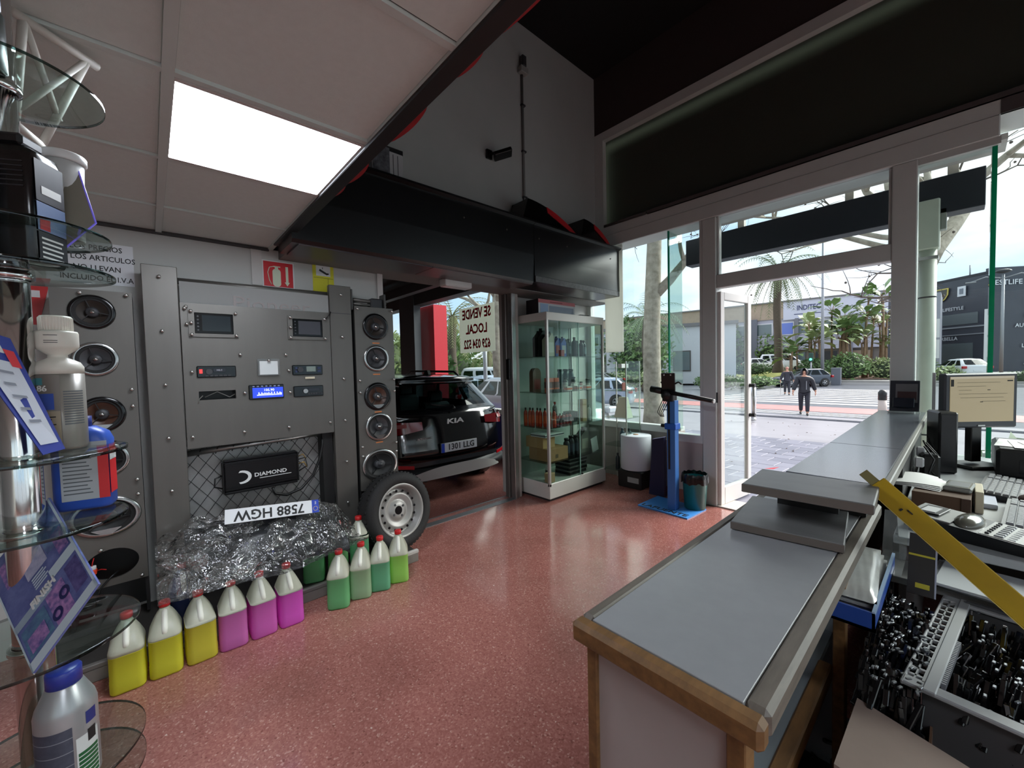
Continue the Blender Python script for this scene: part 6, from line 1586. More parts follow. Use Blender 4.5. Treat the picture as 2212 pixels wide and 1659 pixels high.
# downpipe and sign beam close outside the window
t = thing('downpipe', 'pale square headed downpipe outside the right side light', 'pipe', (-.178,4.66,-.02))
PG = M('pale green grey pipe', (206,214,200), .5, noise=(9,.08))
MB().cyl((0,0,.0),(0,0,2.32),.052,n=20).build('pipe', PG, t); MB().box((-.075,-.07,2.28),(.065,.07,2.66),.008).build('rainwater_head', PG, t)
MB().box((.065,-.04,2.42),(.10,.04,2.58),.004).build('side_bracket', M('bracket frame', (150,152,148), .5), t)
for z in (2.20,2.34): MB().box((-.15,-.056,z),(.06,.056,z+.025)).build('strap', ALU, t)
for z in (.8,.95,1.9): MB().lathe([(.053,z),(.055,z+.006),(.053,z+.012)],20,caps=False).build('joint', DARKGREY, t)
t = thing('sign_beam', 'long dark sign box hung outside above the entrance', 'sign box', (-.95,4.62,2.52))
MB().box((-1.16,0,0),(1.065,.16,.285),.004).build('box', M('sign back dark', (40,44,54), .55), t)
for x in (-.60,.28,.90): MB().box((x-.03,.05,.285),(x+.03,.11,.62)).build('hanger', M('hanger pale', (176,170,160), .6), t)
MB().box((-1.9,4.34,2.86),(.2,4.60,2.90)).build('eaves_board', WHITE_P, bpy.data.objects['trim_4'])
# ---- plants
BARK = M('plane tree bark', (176,168,152), .85, noise=(7,.28), col2=(132,124,108), bump=(20,.3))
TWIG = M('twig', (92,84,76), .9)
def plane_tree(name, label, base, h, r, seed, lean=(0,0), spread=1.0, big=()):
    t = thing(name, label, 'tree', base); r_ = random.Random(seed)
    tr = MB(); n = 9; pts = []; rs = []
    for i in range(n+1):
        f = i/n; pts.append(Vector((lean[0]*f*f, lean[1]*f*f, h*f))+Vector((.03*math.sin(5*f+seed),.03*math.cos(4*f),0))); rs.append(r*(1.25-.55*min(1,f*1.2)) if f < .08 else r*(1.0-.30*f))
    tr.tube(pts, rs, 14); br = MB(); tw = MB(); balls = MB()
    def grow(p, d, L, rad, lev):
        q = [p]; dd = d.copy(); k = 4
        for i in range(k):
            dd = (dd+Vector((r_.gauss(0,.16),r_.gauss(0,.16),r_.gauss(.03,.12)))).normalized(); q.append(q[-1]+dd*L/k)
        (br if lev < 2 else tw).tube(q, [rad*(1-.6*i/k) for i in range(k+1)], 7 if lev < 2 else 4)
        if lev >= 3:
            if r_.random() < .35: balls.ball(q[-1]-Vector((0,0,.10)), .028, 5, 3)
            return
        for i in range(3 if lev == 0 else 4):
            s = q[r_.randint(2, k)]; a = Vector((r_.gauss(0,1),r_.gauss(0,1),r_.gauss(.15,.6))).normalized()
            grow(s, (dd*.55+a*.8).normalized(), L*.62, rad*.42, lev+1)
    for i in range(5):
        a = 2*PI*i/5+seed; grow(pts[-1]-Vector((0,0,.1*i)), Vector((math.cos(a)*spread,math.sin(a)*spread,.9)).normalized(), h*.42, r*.42, 0)
    for (z, d, L, rad) in big: grow(pts[0].lerp(pts[-1], z/h), Vector(d).normalized(), L, rad, 0)
    tr.build('trunk', BARK, t); br.split('branch', BARK, t); tw.build('twigs', TWIG, t, kind='stuff', fix=False); balls.build('seed_balls', TWIG, t, kind='stuff', fix=False)
    return t
plane_tree('plane_tree', 'pale plane tree trunk outside the left side of the window', (-5.10,9.30,-.30), 5.2, .235, 3, (.05,.05), 1.0, big=((3.4,(.9,.1,.8),2.0,.13),))
plane_tree('plane_tree', 'plane tree with knobbly crown outside the workshop window, behind the for sale notice', (-9.30,7.85,-.25), 3.9, .19, 8, (0,0), 1.1, big=((3.0,(-1,.3,.9),2.2,.13),(2.9,(.9,.5,.8),1.6,.10)))
plane_tree('plane_tree', 'leaning plane tree right of the pale downpipe, limb over the right window', (-.56,11.75,-.40), 4.6, .25, 5, (.04,0), .8, big=((3.55,(.62,.9,.95),3.2,.20),(3.9,(-.9,-.4,.5),2.8,.07),(4.2,(-1,-1.2,.25),3.0,.06)))
PTR = M('palm trunk', (96,84,72), .9, noise=(9,.4), bump=(14,.5), stretch=(1,1,3))
def palm(name, label, base, h, r, fl, seed, col, nf=34, skirt=True):
    t = thing(name, label, 'palm', base); r_ = random.Random(seed); T = MB(); n = 14
    T.tube([Vector((.06*math.sin(i*.5),.05*math.cos(i*.4),h*i/n)) for i in range(n+1)], [r*(1.5 if i < 2 else 1.0+.05*(i%2)-.1*i/n) for i in range(n+1)], 10); T.build('trunk', PTR, t)
    for k in range(nf):
        F = MB(); a = 2*PI*k/nf*2.4+r_.uniform(-.2,.2); el = r_.uniform(-.35,1.15) if k%3 else r_.uniform(-.9,.2); L = fl*r_.uniform(.8,1.08)
        p = Vector((0,0,h)); d = Vector((math.cos(a)*math.cos(el),math.sin(a)*math.cos(el),math.sin(el))); m = 9; pts = [p]
        for i in range(m):
            d = (d+Vector((0,0,-.17-.012*i))).normalized(); pts.append(pts[-1]+d*L/m)
        F.tube(pts, [.03*fl/4*(1-.8*i/m) for i in range(m+1)], 4)
        for i in range(1, m):
            for q in (0, .5):
                c = pts[i].lerp(pts[i+1], q); dd = (pts[i+1]-pts[i]).normalized(); sd = dd.cross(Vector((0,0,1))).normalized(); ll = L*.16*(math.sin(PI*(i+q+.4)/(m+.8))**.6)
                for s in (1, -1):
                    tip = c+(sd*s*.75+dd*.55+Vector((0,0,-.35))).normalized()*ll; w_ = dd*.022*fl/3
                    F.add([c-w_, c+w_, tip], [(0,1,2)])
        F.build('frond', M(*col), t, fix=False)
    return t
G1 = ('palm frond dull green', (104,118,78), .6); G2 = ('palm frond olive', (128,130,84), .6); G3 = ('palm frond grey green', (120,138,110), .6)
palm('date_palm', 'tall date palm with dark trunk on the grass bank across the street', (-12.36,47.57,-.2), 10.9, .36, 5.2, 1, G1, 46)
palm('date_palm', 'date palm half hidden by the plane tree trunk outside the left window', (-15.6,27.6,-.6), 5.6, .30, 3.6, 2, G3, 40)
palm('date_palm', 'short palm seen through the workshop window beside the red column', (-17.8,11.9,-.4), 4.6, .25, 2.9, 3, G2, 36)
palm('date_palm', 'small round palm under the for sale notice', (-17.2,13.8,-.4), 2.7, .22, 1.9, 4, G2, 30)
def leaf_clump(name, label, cat, base, n, h, rad, ln, seed, col, stems=True, lean=.3):
    """big paddle leaves on stems (giant bird of paradise) """
    t = thing(name, label, cat, base); r_ = random.Random(seed); S = MB(); F = MB()
    for k in range(n):
        a = r_.uniform(0, 2*PI); rr = rad*math.sqrt(r_.random()); hh = h*r_.uniform(.55,1)
        b = Vector((rr*math.cos(a),rr*math.sin(a),0)); top = b+Vector((lean*r_.gauss(0,.5),lean*r_.gauss(0,.5),hh))
        S.tube([b,b.lerp(top,.5)+Vector((.08*r_.gauss(0,1),0,0)),top],[.11,.09,.07],6)
        pa = r_.uniform(0,PI)
        for i in range(11):
            an = pa+(PI if i%2 else 0)+r_.gauss(0,.45); el = .15+1.2*(i/11)
            d = Vector((math.cos(an)*math.cos(el),math.sin(an)*math.cos(el),math.sin(el))); L = ln*r_.uniform(.75,1.1)
            s0 = top+d*L*.35; sd = d.cross(Vector((0,0,1))).normalized()
            if sd.length < .1: sd = Vector((1,0,0))
            S.tube([top,s0],[.025,.018],4)
            w_ = L*.20; dr = Vector((0,0,-1))
            m1 = s0+d*L*.35+dr*L*.05; m2 = s0+d*L*.75+dr*L*.24
            F.add([s0, m1+sd*w_+dr*.03, m1, m1-sd*w_+dr*.03, m2+sd*w_*.7, m2, m2-sd*w_*.7, s0+d*L+dr*L*.5],[(0,1,2),(0,2,3),(1,4,5,2),(2,5,6,3),(4,7,5),(5,7,6)])
    S.build('stems', M('pale stems', (150,124,96), .8, noise=(6,.3)), t, kind='stuff'); F.split('leaf', M(*col), t, fix=False)
    return t
LG = [('leaf green', (112,138,84), .45), ('leaf pale green', (146,160,108), .45), ('leaf deep green', (84,110,64), .5)]
for i, (x, y, n, h, rad) in enumerate(((-10.1,44.3,3,3.2,.6),(-8.8,45.2,5,5.0,.9),(-7.5,46.3,6,6.4,1.0),(-6.3,47.4,5,5.4,1.0),(-5.0,48.6,6,7.6,1.0),(-4.2,49.8,4,5.2,.9))):
    leaf_clump('bird_of_paradise', ['lowest giant bird of paradise plant beside the dark hatchback','bird of paradise clump behind the lamp post','tall bird of paradise clump just after the lamp post','bird of paradise clump in the middle of the bed','tallest bird of paradise clump near the storefront post','bird of paradise clump half hidden by the storefront post'][i], 'plant', (x,y,-.2), n, h, rad, 1.7, 30+i, LG[i%2])
def bush(name, label, c, sz, n, col, seed, cat='bush'):
    t = thing(name, label, cat, (c[0],c[1],c[2])); r_ = random.Random(seed); b = MB()
    for i in range(n):
        while True:
            p = Vector((r_.uniform(-1,1),r_.uniform(-1,1),r_.uniform(-1,1)))
            if .35 < p.length < 1: break
        p = Vector((p.x*sz[0],p.y*sz[1],(p.z+1)*sz[2]*.5)); d = Vector((r_.gauss(0,1),r_.gauss(0,1),r_.gauss(.4,.6))).normalized()*r_.uniform(.12,.26)*max(sz[2],.8)**.5
        s = d.orthogonal().normalized()*d.length*.28
        b.add([p, p+d*.5+s, p+d, p+d*.5-s],[(0,1,2,3)])
    b.build('foliage', M(*col), t, kind='stuff', fix=False)
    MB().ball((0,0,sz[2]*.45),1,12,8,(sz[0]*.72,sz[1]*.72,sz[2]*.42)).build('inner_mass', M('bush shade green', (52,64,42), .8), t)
    return t
bush('hedge', 'clipped dark hedge left of the tall palm trunk', (-14.2,44.6,.15), (2.4,.8,1.15), 1500, LG[2], 1, 'hedge')
for i,(x,y,sx,h) in enumerate(((-8.6,44.0,1.3,1.9),(-6.4,45.4,1.5,2.3),(-4.2,46.6,1.5,1.8),(-2.6,47.5,1.4,2.4))):
    bush('shrub', ['low shrub behind the grey cabinet','shrub under the tall bird of paradise plants','dry shrub in front of the bed','dark shrub beside the storefront post'][i], (x,y,-.25), (sx,.8,h), 900, LG[(i+2)%3], 10+i)
for i,(x,y,sx,h) in enumerate(((-22,14.2,2.6,4.4),(-26,16.4,2.6,3.6),(-17.4,10.0,1.3,2.8),(-20.2,15.8,1.8,2.4),(-18.3,8.3,1.5,3.8))):
    bush('shrub', ['tall bush beside the red column outside','bush behind the short palm','bush in front of the red column','low bush behind the white van','bush nearest the red column outside'][i], (x,y,-.4), (sx,1.6,h), 1500, LG[i%3], 40+i)
for i,(x,y,sx,h) in enumerate(((-19,30,3,1.5),(-12.5,33,2.0,1.1),(-11.0,36,1.8,.9))):
    bush('shrub', ['long bush behind the parked cars at the left window','bush under the plane tree crown','bush behind the open door leaf'][i], (x,y,-.6), (sx,1.2,h), 1200, LG[(i+1)%3], 60+i)
for i,(x,y,sx,h) in enumerate(((-.6,44.5,.9,1.5),(3.0,44.0,1.6,1.1),(1.2,6.6,.6,1.1),(2.1,7.2,.8,1.2),(.55,6.2,.35,.7))):
    bush('shrub', ['dark bush by the leaning plane trunk','yellowish bush by the black building','shrub outside behind the monitor','shrub outside at the picture edge behind the monitor','small shrub outside under the monitor'][i], (x,y,zg(y)-.05), (sx,.5,h), 700, LG[(i+1)%3], 70+i)
bk_ = struct('ground_bank', MB().loft([[(-40,43.0,-.66),(-9.6,43.0,-.66),(-9.6,43.0,-.60),(-40,43.0,-.60)],[(-40,46.5,-.66),(-10.2,46.5,-.66),(-10.2,46.5,.30),(-40,46.5,.30)],[(-40,60,-.66),(-8,60,-.66),(-8,60,.42),(-40,60,.42)]],smooth=False), M('mown grass bank', (150,156,84), .9, noise=(3,.3)))
MB().box((-40,42.7,-.66),(6,43.0,-.45)).build('kerb', M('pale kerb', (176,172,168), .7), bk_)
MB().loft([[(-10.6,43.2,-.66),(6,43.2,-.66),(6,43.2,-.42),(-10.6,43.2,-.42)],[(-10.6,52,-.66),(6,52,-.66),(6,52,-.05),(-10.6,52,-.05)]],smooth=False).build('planting_bed', M('bark mulch bed', (120,92,74), .95, noise=(2,.4)), bk_)
# ---- posts and lamps
t = thing('street_lamp', 'tall grey street lamp post in front of the plants', 'street lamp', (-7.5,41.0,-.65)); PSTEEL = M('lamp post grey', (150,152,156), .45, .4)
MB().cyl((0,0,0),(0,0,12.6),.13,.07,n=12).build('post', PSTEEL, t); MB().lathe([(.2,0),(.2,.5),(.13,.6)],12).build('base', PSTEEL, t); MB().tube([(0,0,12.5),(.5,.2,12.9),(1.4,.5,13.0)],.04,6).box((1.2,.4,12.92),(1.9,.65,13.05),.03).build('lamp_arm', PSTEEL, t)
t = thing('double_street_lamp', 'double armed pale street lamp in front of the black building', 'street lamp', (2.25,50.5,-.3)); MB().cyl((0,0,0),(0,0,8.2),.12,.08,n=12).build('post', PSTEEL, t)
for s in (1, -1): MB().tube([(0,0,7.9),(s*.9,0,8.15),(s*1.7,0,7.85)],.04,6).box((s*1.4,-.10,7.80),(s*2.0,.10,7.88),.03).build('lamp_arm', M('pale lamp', (150,152,156), .5), t)
MB().ball((0,0,8.45),.28,8,6,(1.6,1,.6)).build('top_ornament', DARKGREY, t)
t = thing('traffic_light', 'pedestrian traffic light showing green in front of the plants', 'traffic light', (-8.3,41.2,-.65)); MB().cyl((0,0,0),(0,0,2.3),.06,n=10).build('post', PSTEEL, t); MB().box((-.15,-.12,2.0),(.15,.12,2.75),.03).build('housing', M('signal green housing', (40,70,60), .5), t)
MB().cyl((.0,-.12,2.2),(.0,-.15,2.2),.10,n=12).build('green_lens', M('green lens', (90,240,180), .3, emit=((90,245,180), 1.5)), t)
t = thing('street_cabinet', 'grey street cabinet behind the dark hatchback', 'cabinet', (-6.85,42.55,-.65)); MB().box((-.30,-.25,0),(.32,.25,1.45),.02).build('body', M('cabinet grey', (104,108,116), .5), t); MB().box((-.31,-.27,1.40),(.33,.27,1.46)).build('lid', M('lamp post grey', (150,152,156), .45, .4), t)
t = thing('sign_totem', 'white and red totem sign seen through the open door leaf', 'sign', (-13.3,33.5,-.6)); MB().box((-.06,-.06,0),(.06,.06,4.4)).build('post', PSTEEL, t); MB().box((-.35,-.1,2.6),(.35,.1,4.3)).build('panel', PAPER, t); MB().box((-.36,-.11,3.3),(.36,.11,3.8)).build('red_panel', RED, t)
t = thing('window_pole', 'grey pole outside the workshop window under the notice', 'post', (-11.3,8.9,-.3)); MB().cyl((0,0,0),(0,0,3.7),.075,n=12).build('post', PSTEEL, t)
# ---- for sale notice on the workshop window (written for the street, so mirrored from inside)
t = thing('for_sale_notice', 'white for sale notice with red letters on the workshop window, mirrored', 'notice', (-5.905,4.468,2.13)); MB().box((-.53,0,-.42),(.53,.0025,.42)).build('sheet', translucent('notice paper', (214,214,206), .6), t)
NR = translucent('notice red', (190,24,52), .5)
for s, z, sz, k in (('SE VENDE',.28,.245,.80),('LOCAL',.0,.235,.86),('629 034 522',-.275,.225,.70)):
    text(s, sz, NR, t, frame((0,-.002,z), (-1,0,0), (0,0,1)), sx=k, bold=.008, ext=.0008)
# ---- building across the street
fx, fy = Vector((-60,52.6,-.2)), Vector((-5.2,59.5,-.2)); ud = (fy-fx); LEN = ud.length; ang = math.atan2(ud.y, ud.x)
b = thing('office_building', 'two storey pale office building with long sign band across the street', 'building', fx, ang)
BW = M('building pale violet', (176,174,188), .7); BS = M('building sand', (176,156,138), .8, noise=(2,.15)); BG = M('building glass', (96,112,116), .15, spec=.8)
MB().box((0,0,0),(LEN,14,3.0)).build('ground_floor', M('building shop dark', (112,104,100), .6), b)
MB().box((0,-.4,3.0),(LEN,14,4.7)).build('panel_band', BW, b); MB().box((0,0,4.7),(LEN,14,6.9)).build('upper_wall', BW, b)
MB().box((0,-.15,6.9),(45.8,14,8.9)).build('sand_fascia', BS, b); MB().box((45.8,-.2,6.7),(LEN,14,9.0)).build('sign_band', M('sign band pale', (206,206,222), .6), b)
MB().box((0,-.35,8.9),(LEN,14,9.06)).build('roof_edge', M('roof edge', (120,116,118), .6), b)
x = 1.0; i = 0
while x < LEN-2:
    f = MB().box((x,-.10,4.85),(x+1.9,.05,6.45)).build('window', M('window frame pale', (214,212,214), .5), b); MB().box((x+.12,-.13,4.97),(x+1.78,-.06,6.33)).build('pane', M('blue blind', (110,130,206), .4) if i == 20 else BG, f); x += 2.2; i += 1
x = .5; i = 0
while x < LEN-3:
    f = MB().box((x,-.06,.1),(x+2.6,.05,2.8)).build('shop_window', M('shop frame', (84,78,76), .6), b); MB().box((x+.12,-.10,.2),(x+2.48,-.04,2.7)).build('pane', [BG, M('shop dark glass', (54,56,60), .2), M('shop warm glass', (150,130,112), .4)][i%3], f); x += 3.0; i += 1
for k in range(1,21): MB().box((k*2.6-.02,-.43,3.0),(k*2.6+.02,-.39,4.7)).build('panel_joint', M('panel joint', (120,118,130), .7), b)
for k in range(0,11): MB().box((2+5*k,-.5,-.1),(2.35+5*k,-.1,6.8)).build('column', M('building column', (120,120,130), .6), b)
MB().box((42.1,-.75,0),(43.1,-.45,7.0)).build('pylon', M('building pylon', (104,106,118), .6), b)
text('INDITEC', .85, M('sign navy', (64,70,110), .6), b, frame((48.3,-.24,8.0), (1,0,0), (0,0,1)), sx=.70, bold=.012)
MB().box((46.9,-.23,7.25),(49.7,-.21,7.33)).build('sign_line', M('sign navy', (64,70,110), .6), b)
b = thing('side_house', 'grey house end behind the bird of paradise plants', 'building', (-4.7,59.2,-.2)); MB().box((0,0,0),(3.4,6,8.2)).build('wall', M('grey violet wall', (150,150,160), .7), b); MB().box((-.6,.6,4.2),(0,3.6,5.2)).build('balcony', M('balcony grey', (110,112,122), .6), b)
for k in range(2): 
    f = MB().box((.3+1.5*k,-.06,5.4),(1.3+1.5*k,.02,7.0)).build('window', PAPER, b); MB().box((.4+1.5*k,-.09,5.5),(1.2+1.5*k,-.05,6.9)).build('pane', BG, f)
# ---- black showroom with letters
c0, c1, c2 = Vector((-9.0,76.5,-.2)), Vector((2.08,65.7,-.2)), Vector((14.0,75.5,-.2))
b = thing('black_showroom', 'black car showroom with white lettering and emblems behind the right window', 'building', c1, 0)
SHW = M('showroom black', (62,66,76), .45, noise=(.5,.2))
SG2 = M('showroom glass', (96,104,106), .2, spec=.8)
def wall_seg(A, B, h0, h1, nm, m, th=.5, off=0.0):
    A, B = A-c1, B-c1; d = (B-A).normalized(); n_ = Vector((d.y,-d.x,0))
    o_ = n_*off; q = [A+o_, B+o_, B+o_-n_*th, A+o_-n_*th]
    MB().add([Vector((p.x,p.y,h0)) for p in q]+[Vector((p.x,p.y,h1)) for p in q],[(3,2,1,0),(4,5,6,7),(0,1,5,4),(1,2,6,5),(2,3,7,6),(3,0,4,7)]).build(nm, m, b)
wall_seg(c0,c1,0,10.4,'left_front',SHW); wall_seg(c1,c2,0,10.9,'right_front',SHW)
wall_seg(c0,c1,10.35,10.6,'roof_edge',M('roof edge dark', (40,42,48), .6),.5,.05)
wall_seg(c0.lerp(c1,.30),c0.lerp(c1,.93),5.3,6.5,'window_band',SG2,.1,.06); wall_seg(c0.lerp(c1,.45),c0.lerp(c1,.90),.8,3.2,'shop_glass',SG2,.1,.06)
wall_seg(c0.lerp(c1,.25),c1,4.9,5.05,'light_strip',M('pale strip', (150,152,156), .6),.1,.10); wall_seg(c0.lerp(c1,.25),c1,4.1,4.2,'light_strip',M('pale strip', (150,152,156), .6),.1,.10)
WL = M('white letters', (214,216,220), .5)
def on(A, B, f, z, off=.12):
    d = (B-A).normalized(); n_ = Vector((d.y,-d.x,0)); return (A.lerp(B,f)-c1)+n_*off+Vector((0,0,z)), d
def sg(A, B, f, z, s, size, m=WL, k=1.0):
    p, d = on(A, B, f, z); text(s, size, m, b, frame(p, d, (0,0,1)), sx=k, bold=.006)
sg(c0,c1,.70,7.1,'LUXURY LIFESTYLE',.52); sg(c0,c1,.72,3.75,'MARBELLA',.55); sg(c0,c1,.45,4.5,'RENT',.4)
sg(c1,c2,.085,9.3,'BESTLIFE',.72,WL,1.05)
for i, (s, z) in enumerate((('ALQUILER',6.3),('RENT A CAR',5.2),('AUTOVERMIETUNG',4.2),('LOCATION DE',2.1),('AUTO',1.1),('CAR RENTAL',.2))): sg(c1,c2,.30,z+.6,s,.55)
for z, m in ((7.5,M('flag yellow', (206,186,80), .6)),(4.95,M('flag red', (200,70,70), .6)),(3.6,M('flag pale', (176,176,186), .6))):
    p, d = on(c1,c2,.36,z); MB(frame(p,d,(0,0,1))).box((-.5,-.2,0),(.5,.2,.03)).build('flag_sign', m, b)
def shield(A, B, f, z, w, h, m, m2, nm):
    p, d = on(A,B,f,z,.14); Mx = frame(p,d,(0,0,1))
    def sh(k): return [(-w*k,h*k),(w*k,h*k),(w*k*.95,0),(w*k*.55,-h*k*.7),(0,-h*k),(-w*k*.55,-h*k*.7),(-w*k*.95,0)]
    q = MB(Mx); q.prism(sh(1),0,.05,'Z'); e = q.build(nm, m, b); q = MB(Mx); q.prism(sh(.84),.05,.07,'Z'); q.build('field', m2, e)
    q = MB(Mx); q.prism([(-w*.3,-h*.3),(-w*.1,h*.1),(-w*.2,h*.45),(w*.15,h*.35),(w*.35,h*.05),(w*.12,-.1*h),(w*.25,-h*.45),(0,-h*.25)],.07,.09,'Z'); q.build('figure', INK if m2 is not INK else M('badge gold', (206,186,90), .4), e)
YB = M('badge yellow', (222,204,60), .5)
shield(c0,c1,.545,8.75,.62,.72,PAPER,YB,'yellow_emblem'); shield(c0,c1,.685,8.85,.85,.75,M('badge gold', (206,186,90), .4),M('badge dark', (70,68,62), .5),'gold_emblem')
p, d = on(c0,c1,.83,8.95,.14); q = MB(frame(p,d,(0,0,1))); q.box((-.42,-.55,0),(.42,.55,.05)); e = q.build('white_emblem', WL, b); q = MB(frame(p,d,(0,0,1))); q.box((-.2,-.3,.05),(.2,.3,.08)); q.build('field', M('badge grey', (120,126,136), .5), e)
for f in (.62,.86): 
    p, d = on(c0,c1,f,10.4,-.2); MB().cyl(p,p+Vector((0,0,1.3)),.06,n=6).build('roof_mast', PSTEEL, b)
t = thing('white_banner', 'tall white banner board by the showroom corner', 'banner', (1.75,60.0,-.2)); MB().box((-.18,-.05,0),(.18,.05,6.2)).build('board', PAPER, t)
t = thing('white_panel_sign', 'pair of white sign panels on a post beside the leaning tree', 'sign', (-1.75,57,-.2)); MB().cyl((0,0,0),(0,0,5.6),.07,n=8).build('post', PSTEEL, t); MB().box((-.45,-.08,3.6),(.45,.0,5.4)).build('panel', PAPER, t); MB().box((-.45,-.08,1.6),(.45,.0,3.4)).build('panel', PAPER, t)
b = thing('white_house', 'pale low building behind the trees at the left window', 'building', (-25,36,-.5), R(20)); MB().box((0,0,0),(12,6,5.5)).build('wall', M('white house wall', (206,206,210), .7), b); MB().box((-.2,-.3,5.5),(12.2,6,5.8)).build('roof_edge', M('roof edge', (120,116,118), .6), b)
for k in range(4):
    f = MB().box((1+2.8*k,-.06,1.2),(2.6+2.8*k,.02,3.2)).build('window', M('shop frame', (84,78,76), .6), b); MB().box((1.1+2.8*k,-.09,1.3),(2.5+2.8*k,-.05,3.1)).build('pane', BG, f)
for i in range(7):
    x, y = (-34+5.0*i, 33+2.5*(i%3)) if i < 4 else (-46+5*i, 47+2*i)
    bush('background_tree', ['leafy tree far behind the short palm','second leafy tree behind the workshop window','third leafy tree behind the workshop window','leafy tree behind the left window','rounded leafy tree behind the parked cars','leafy tree behind the pale low building','leafy tree beside the pale low building'][i], (x,y,-.5), (2.6,2.2,6.0+.6*(i%3)), 1600, LG[i%3], 90+i, 'tree')
# ------------------------------------------------------------------ two people on the crossing
def skin_mesh(nodes, edges, name, mat, parent, sub=2):
    """nodes: (x,y,z,rx,ry); one continuous skinned surface, root at node 0"""
    me = bpy.data.meshes.new(name); me.from_pydata([n[:3] for n in nodes], edges, [])
    o = bpy.data.objects.new(name, me); COL.objects.link(o)
    m = o.modifiers.new('skin', 'SKIN'); m.use_smooth_shade = True
    sv = me.skin_vertices[0].data
    for i, n in enumerate(nodes): sv[i].radius = (n[3], n[4] if len(n) > 4 else n[3]); sv[i].use_root = (i == 0)
    s = o.modifiers.new('sub', 'SUBSURF'); s.levels = sub; s.render_levels = sub
    bpy.context.view_layer.update()
    em = bpy.data.meshes.new_from_object(o.evaluated_get(bpy.context.evaluated_depsgraph_get()))
    bpy.data.objects.remove(o); bpy.data.meshes.remove(me); em.materials.clear(); em.materials.append(mat)
    for p in em.polygons: p.use_smooth = True
    return put(name, em, parent)
SKIN = M('skin', (196,146,122), .5); NAVY = M('black jacket', (38,38,46), .6, noise=(9,.3)); JEANS = M('dark jeans', (44,44,54), .75, noise=(20,.2)); SHOE = M('dark shoe', (30,30,32), .5); SOLE = M('pale sole', (196,196,196), .6)
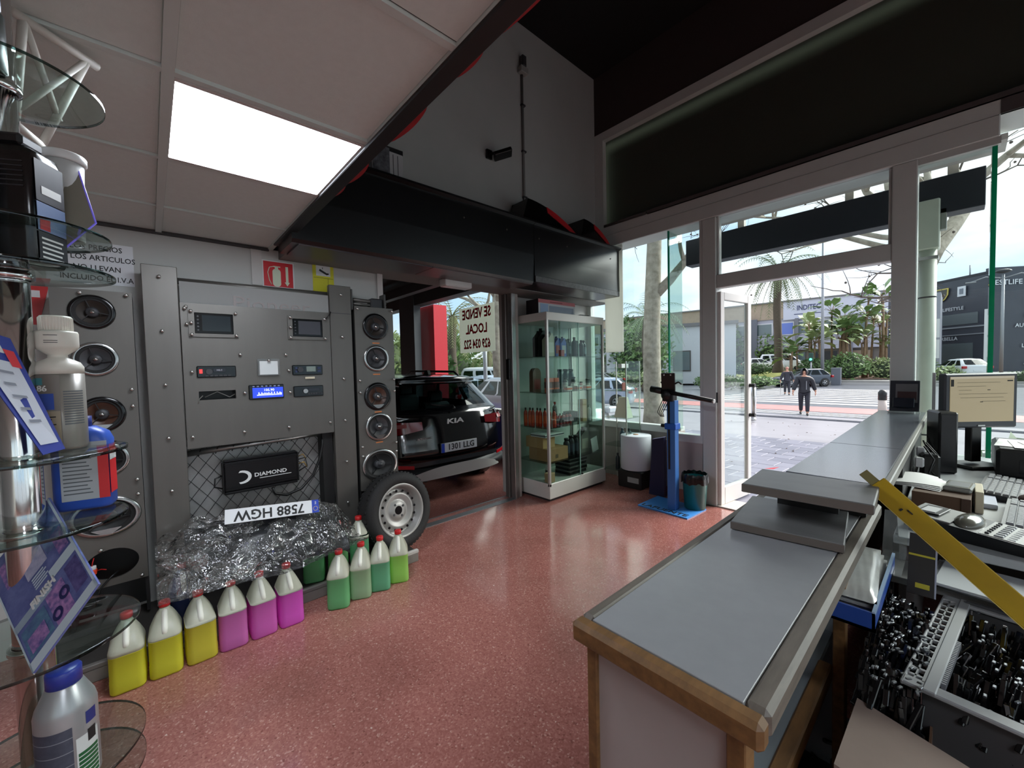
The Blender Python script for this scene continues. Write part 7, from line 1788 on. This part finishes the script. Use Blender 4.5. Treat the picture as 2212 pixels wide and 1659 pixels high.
def person(label, loc, rot, H, stride, hood, hair, jacket, face=True, bald=False, cane=False):
    """local -y is the way the person faces"""
    t = thing('person', label, 'person', loc, rot); k = H/1.75
    s = stride
    # body: pelvis, spine, neck, head, arms with hands, legs - one surface
    N = [(0,0,.94,.13,.11),(0,.01,1.12,.135,.10),(0,0,1.30,.16,.11),(0,.005,1.43,.10,.08),(0,0,1.50,.055,.055),(0,-.012,1.58,.075,.085),(0,-.012,1.69,.072,.085)]
    E = [(0,1),(1,2),(2,3),(3,4),(4,5),(5,6)]
    def chain(start, pts):
        p = start
        for q in pts: N.append(q); E.append((p, len(N)-1)); p = len(N)-1
        return p
    for sx, f in ((1, s), (-1, -s)):
        chain(3, [(sx*.18,0,1.41,.075,.07),(sx*.27,.10*f,1.16,.055,.055),(sx*.335,.16*f-.05,.95,.042,.042),(sx*.345,.17*f-.07,.86,.032,.025)])
        chain(0, [(sx*.09,0,.86,.10,.10),(sx*.10,-.20*f,.50,.068,.068),(sx*.10,-.26*f+(.16 if f < 0 else 0),.12,.048,.048),(sx*.105,-.26*f+(.16 if f < 0 else 0),.065,.042,.042)])
    N = [(a*k,b*k,c*k,r1*k,r2*k) for (a,b,c,r1,r2) in N]
    skin_mesh(N, E, 'body', SKIN, t)
    # jacket with sleeves
    J = [(0,0,.80,.21,.17),(0,0,.92,.20,.165),(0,.01,1.12,.175,.14),(0,0,1.30,.19,.15),(0,.005,1.47,.135,.115)]; JE = [(0,1),(1,2),(2,3),(3,4)]
    for sx, f in ((1, s), (-1, -s)):
        p = 4
        for q in ((sx*.19,0,1.41,.105,.10),(sx*.275,.10*f,1.16,.088,.085),(sx*.335,.16*f-.05,.93,.070,.066)): J.append(q); JE.append((p,len(J)-1)); p = len(J)-1
    skin_mesh([(a*k,b*k,c*k,r1*k,r2*k) for (a,b,c,r1,r2) in J], JE, 'jacket', jacket, t)
    T = [(0,0,.95,.165,.135)]; TE = []
    for sx, f in ((1, s), (-1, -s)):
        p = 0
        for q in ((sx*.095,0,.82,.115,.11),(sx*.10,-.20*f,.50,.084,.084),(sx*.10,-.26*f+(.16 if f < 0 else 0),.13,.066,.066)): T.append(q); TE.append((p,len(T)-1)); p = len(T)-1
    skin_mesh([(a*k,b*k,c*k,r1*k,r2*k) for (a,b,c,r1,r2) in T], TE, 'trousers', JEANS, t)
    for sx, f in ((1, s), (-1, -s)):
        y = (-.26*f+(.16 if f < 0 else 0))*k
        MB().ball((sx*.105*k,y-.06*k,.055*k),.055*k,12,8,(.85,2.3,.95)).build('shoe', SHOE, t); MB().box((sx*.105*k-.045*k,y-.185*k,0),(sx*.105*k+.045*k,y+.06*k,.02*k),.008).build('sole', SOLE, t)
        hx, hy, hz = sx*.347*k, (.17*f-.07)*k, .86*k
        h = MB().ball((hx,hy,hz-.03*k),.042*k,10,8,(.55,.9,1.1))
        for i in range(4): h.tube([(hx,hy+(-.03+.02*i)*k,hz-.06*k),(hx-.004*sx,hy+(-.032+.02*i)*k,hz-.10*k),(hx-.016*sx*k,hy+(-.032+.02*i)*k,hz-(.128-.006*abs(i-1.3))*k)],[.0095*k,.0085*k,.007*k],6)
        h.tube([(hx-.01*sx*k,hy-.035*k,hz-.02*k),(hx-.02*sx*k,hy-.06*k,hz-.055*k),(hx-.022*sx*k,hy-.058*k,hz-.08*k)],[.011*k,.010*k,.008*k],6)
        h.build('hand', SKIN, t)
    c = (0,-.015*k,1.64*k)
    if face:
        f = MB().ball((.033*k,-.098*k,1.655*k),.010*k,8,6).ball((-.033*k,-.098*k,1.655*k),.010*k,8,6); f.build('eyes', M('eye dark', (40,32,30), .3), t)
        MB().prism([(-.098*k,1.66*k),(-.128*k,1.618*k),(-.096*k,1.612*k)], -.013*k, .013*k, 'X').build('nose', SKIN, t)
        MB().box((-.026*k,-.102*k,1.583*k),(.026*k,-.094*k,1.592*k),.002).build('mouth', M('lips', (150,84,80), .5), t)
    MB().ball((.082*k,.0,1.64*k),.026*k,8,6,(.4,.8,1.1)).ball((-.082*k,.0,1.64*k),.026*k,8,6,(.4,.8,1.1)).build('ears', SKIN, t)
    if hood:
        def hf(u, v):
            a = R(-60)+R(300)*u; b_ = R(-62)+R(152)*v
            r = .122*k; x = r*math.cos(b_)*math.sin(R(-150)+R(300)*u); y = r*1.15*math.cos(b_)*math.cos(R(-150)+R(300)*u); return (x, y+.012*k, 1.645*k+r*1.15*math.sin(b_))
        MB().grid(hf, 22, 12).build('hood', jacket, t)
        MB().box((.055*k,-.165*k,.98*k),(.075*k,-.15*k,1.30*k)).build('zip_flap', M('pale zip', (150,150,156), .5), t)
    else:
        MB().ball((0,.012*k,1.69*k),.088*k,14,8,(.98,1.08,.85)).build('hair', hair, t)
    if cane: MB().tube([(.33*k,-.12*k,.84*k),(.33*k,-.18*k,.86*k),(.34*k,-.14*k,0)],.012,6).build('cane', M('pale cane', (176,170,166), .5), t)
    return t
person('person in a black hooded jacket and dark jeans walking towards the shop', (-3.921,18.434,-.650), R(12), 1.76, .75, True, None, NAVY)
person('person with reddish bare head and dark jacket walking behind the hooded one', (-7.10,29.24,-.648), R(195), 1.72, .55, False, M('thin reddish hair', (186,130,116), .6), M('dark padded jacket', (42,42,52), .6), face=True, cane=True)
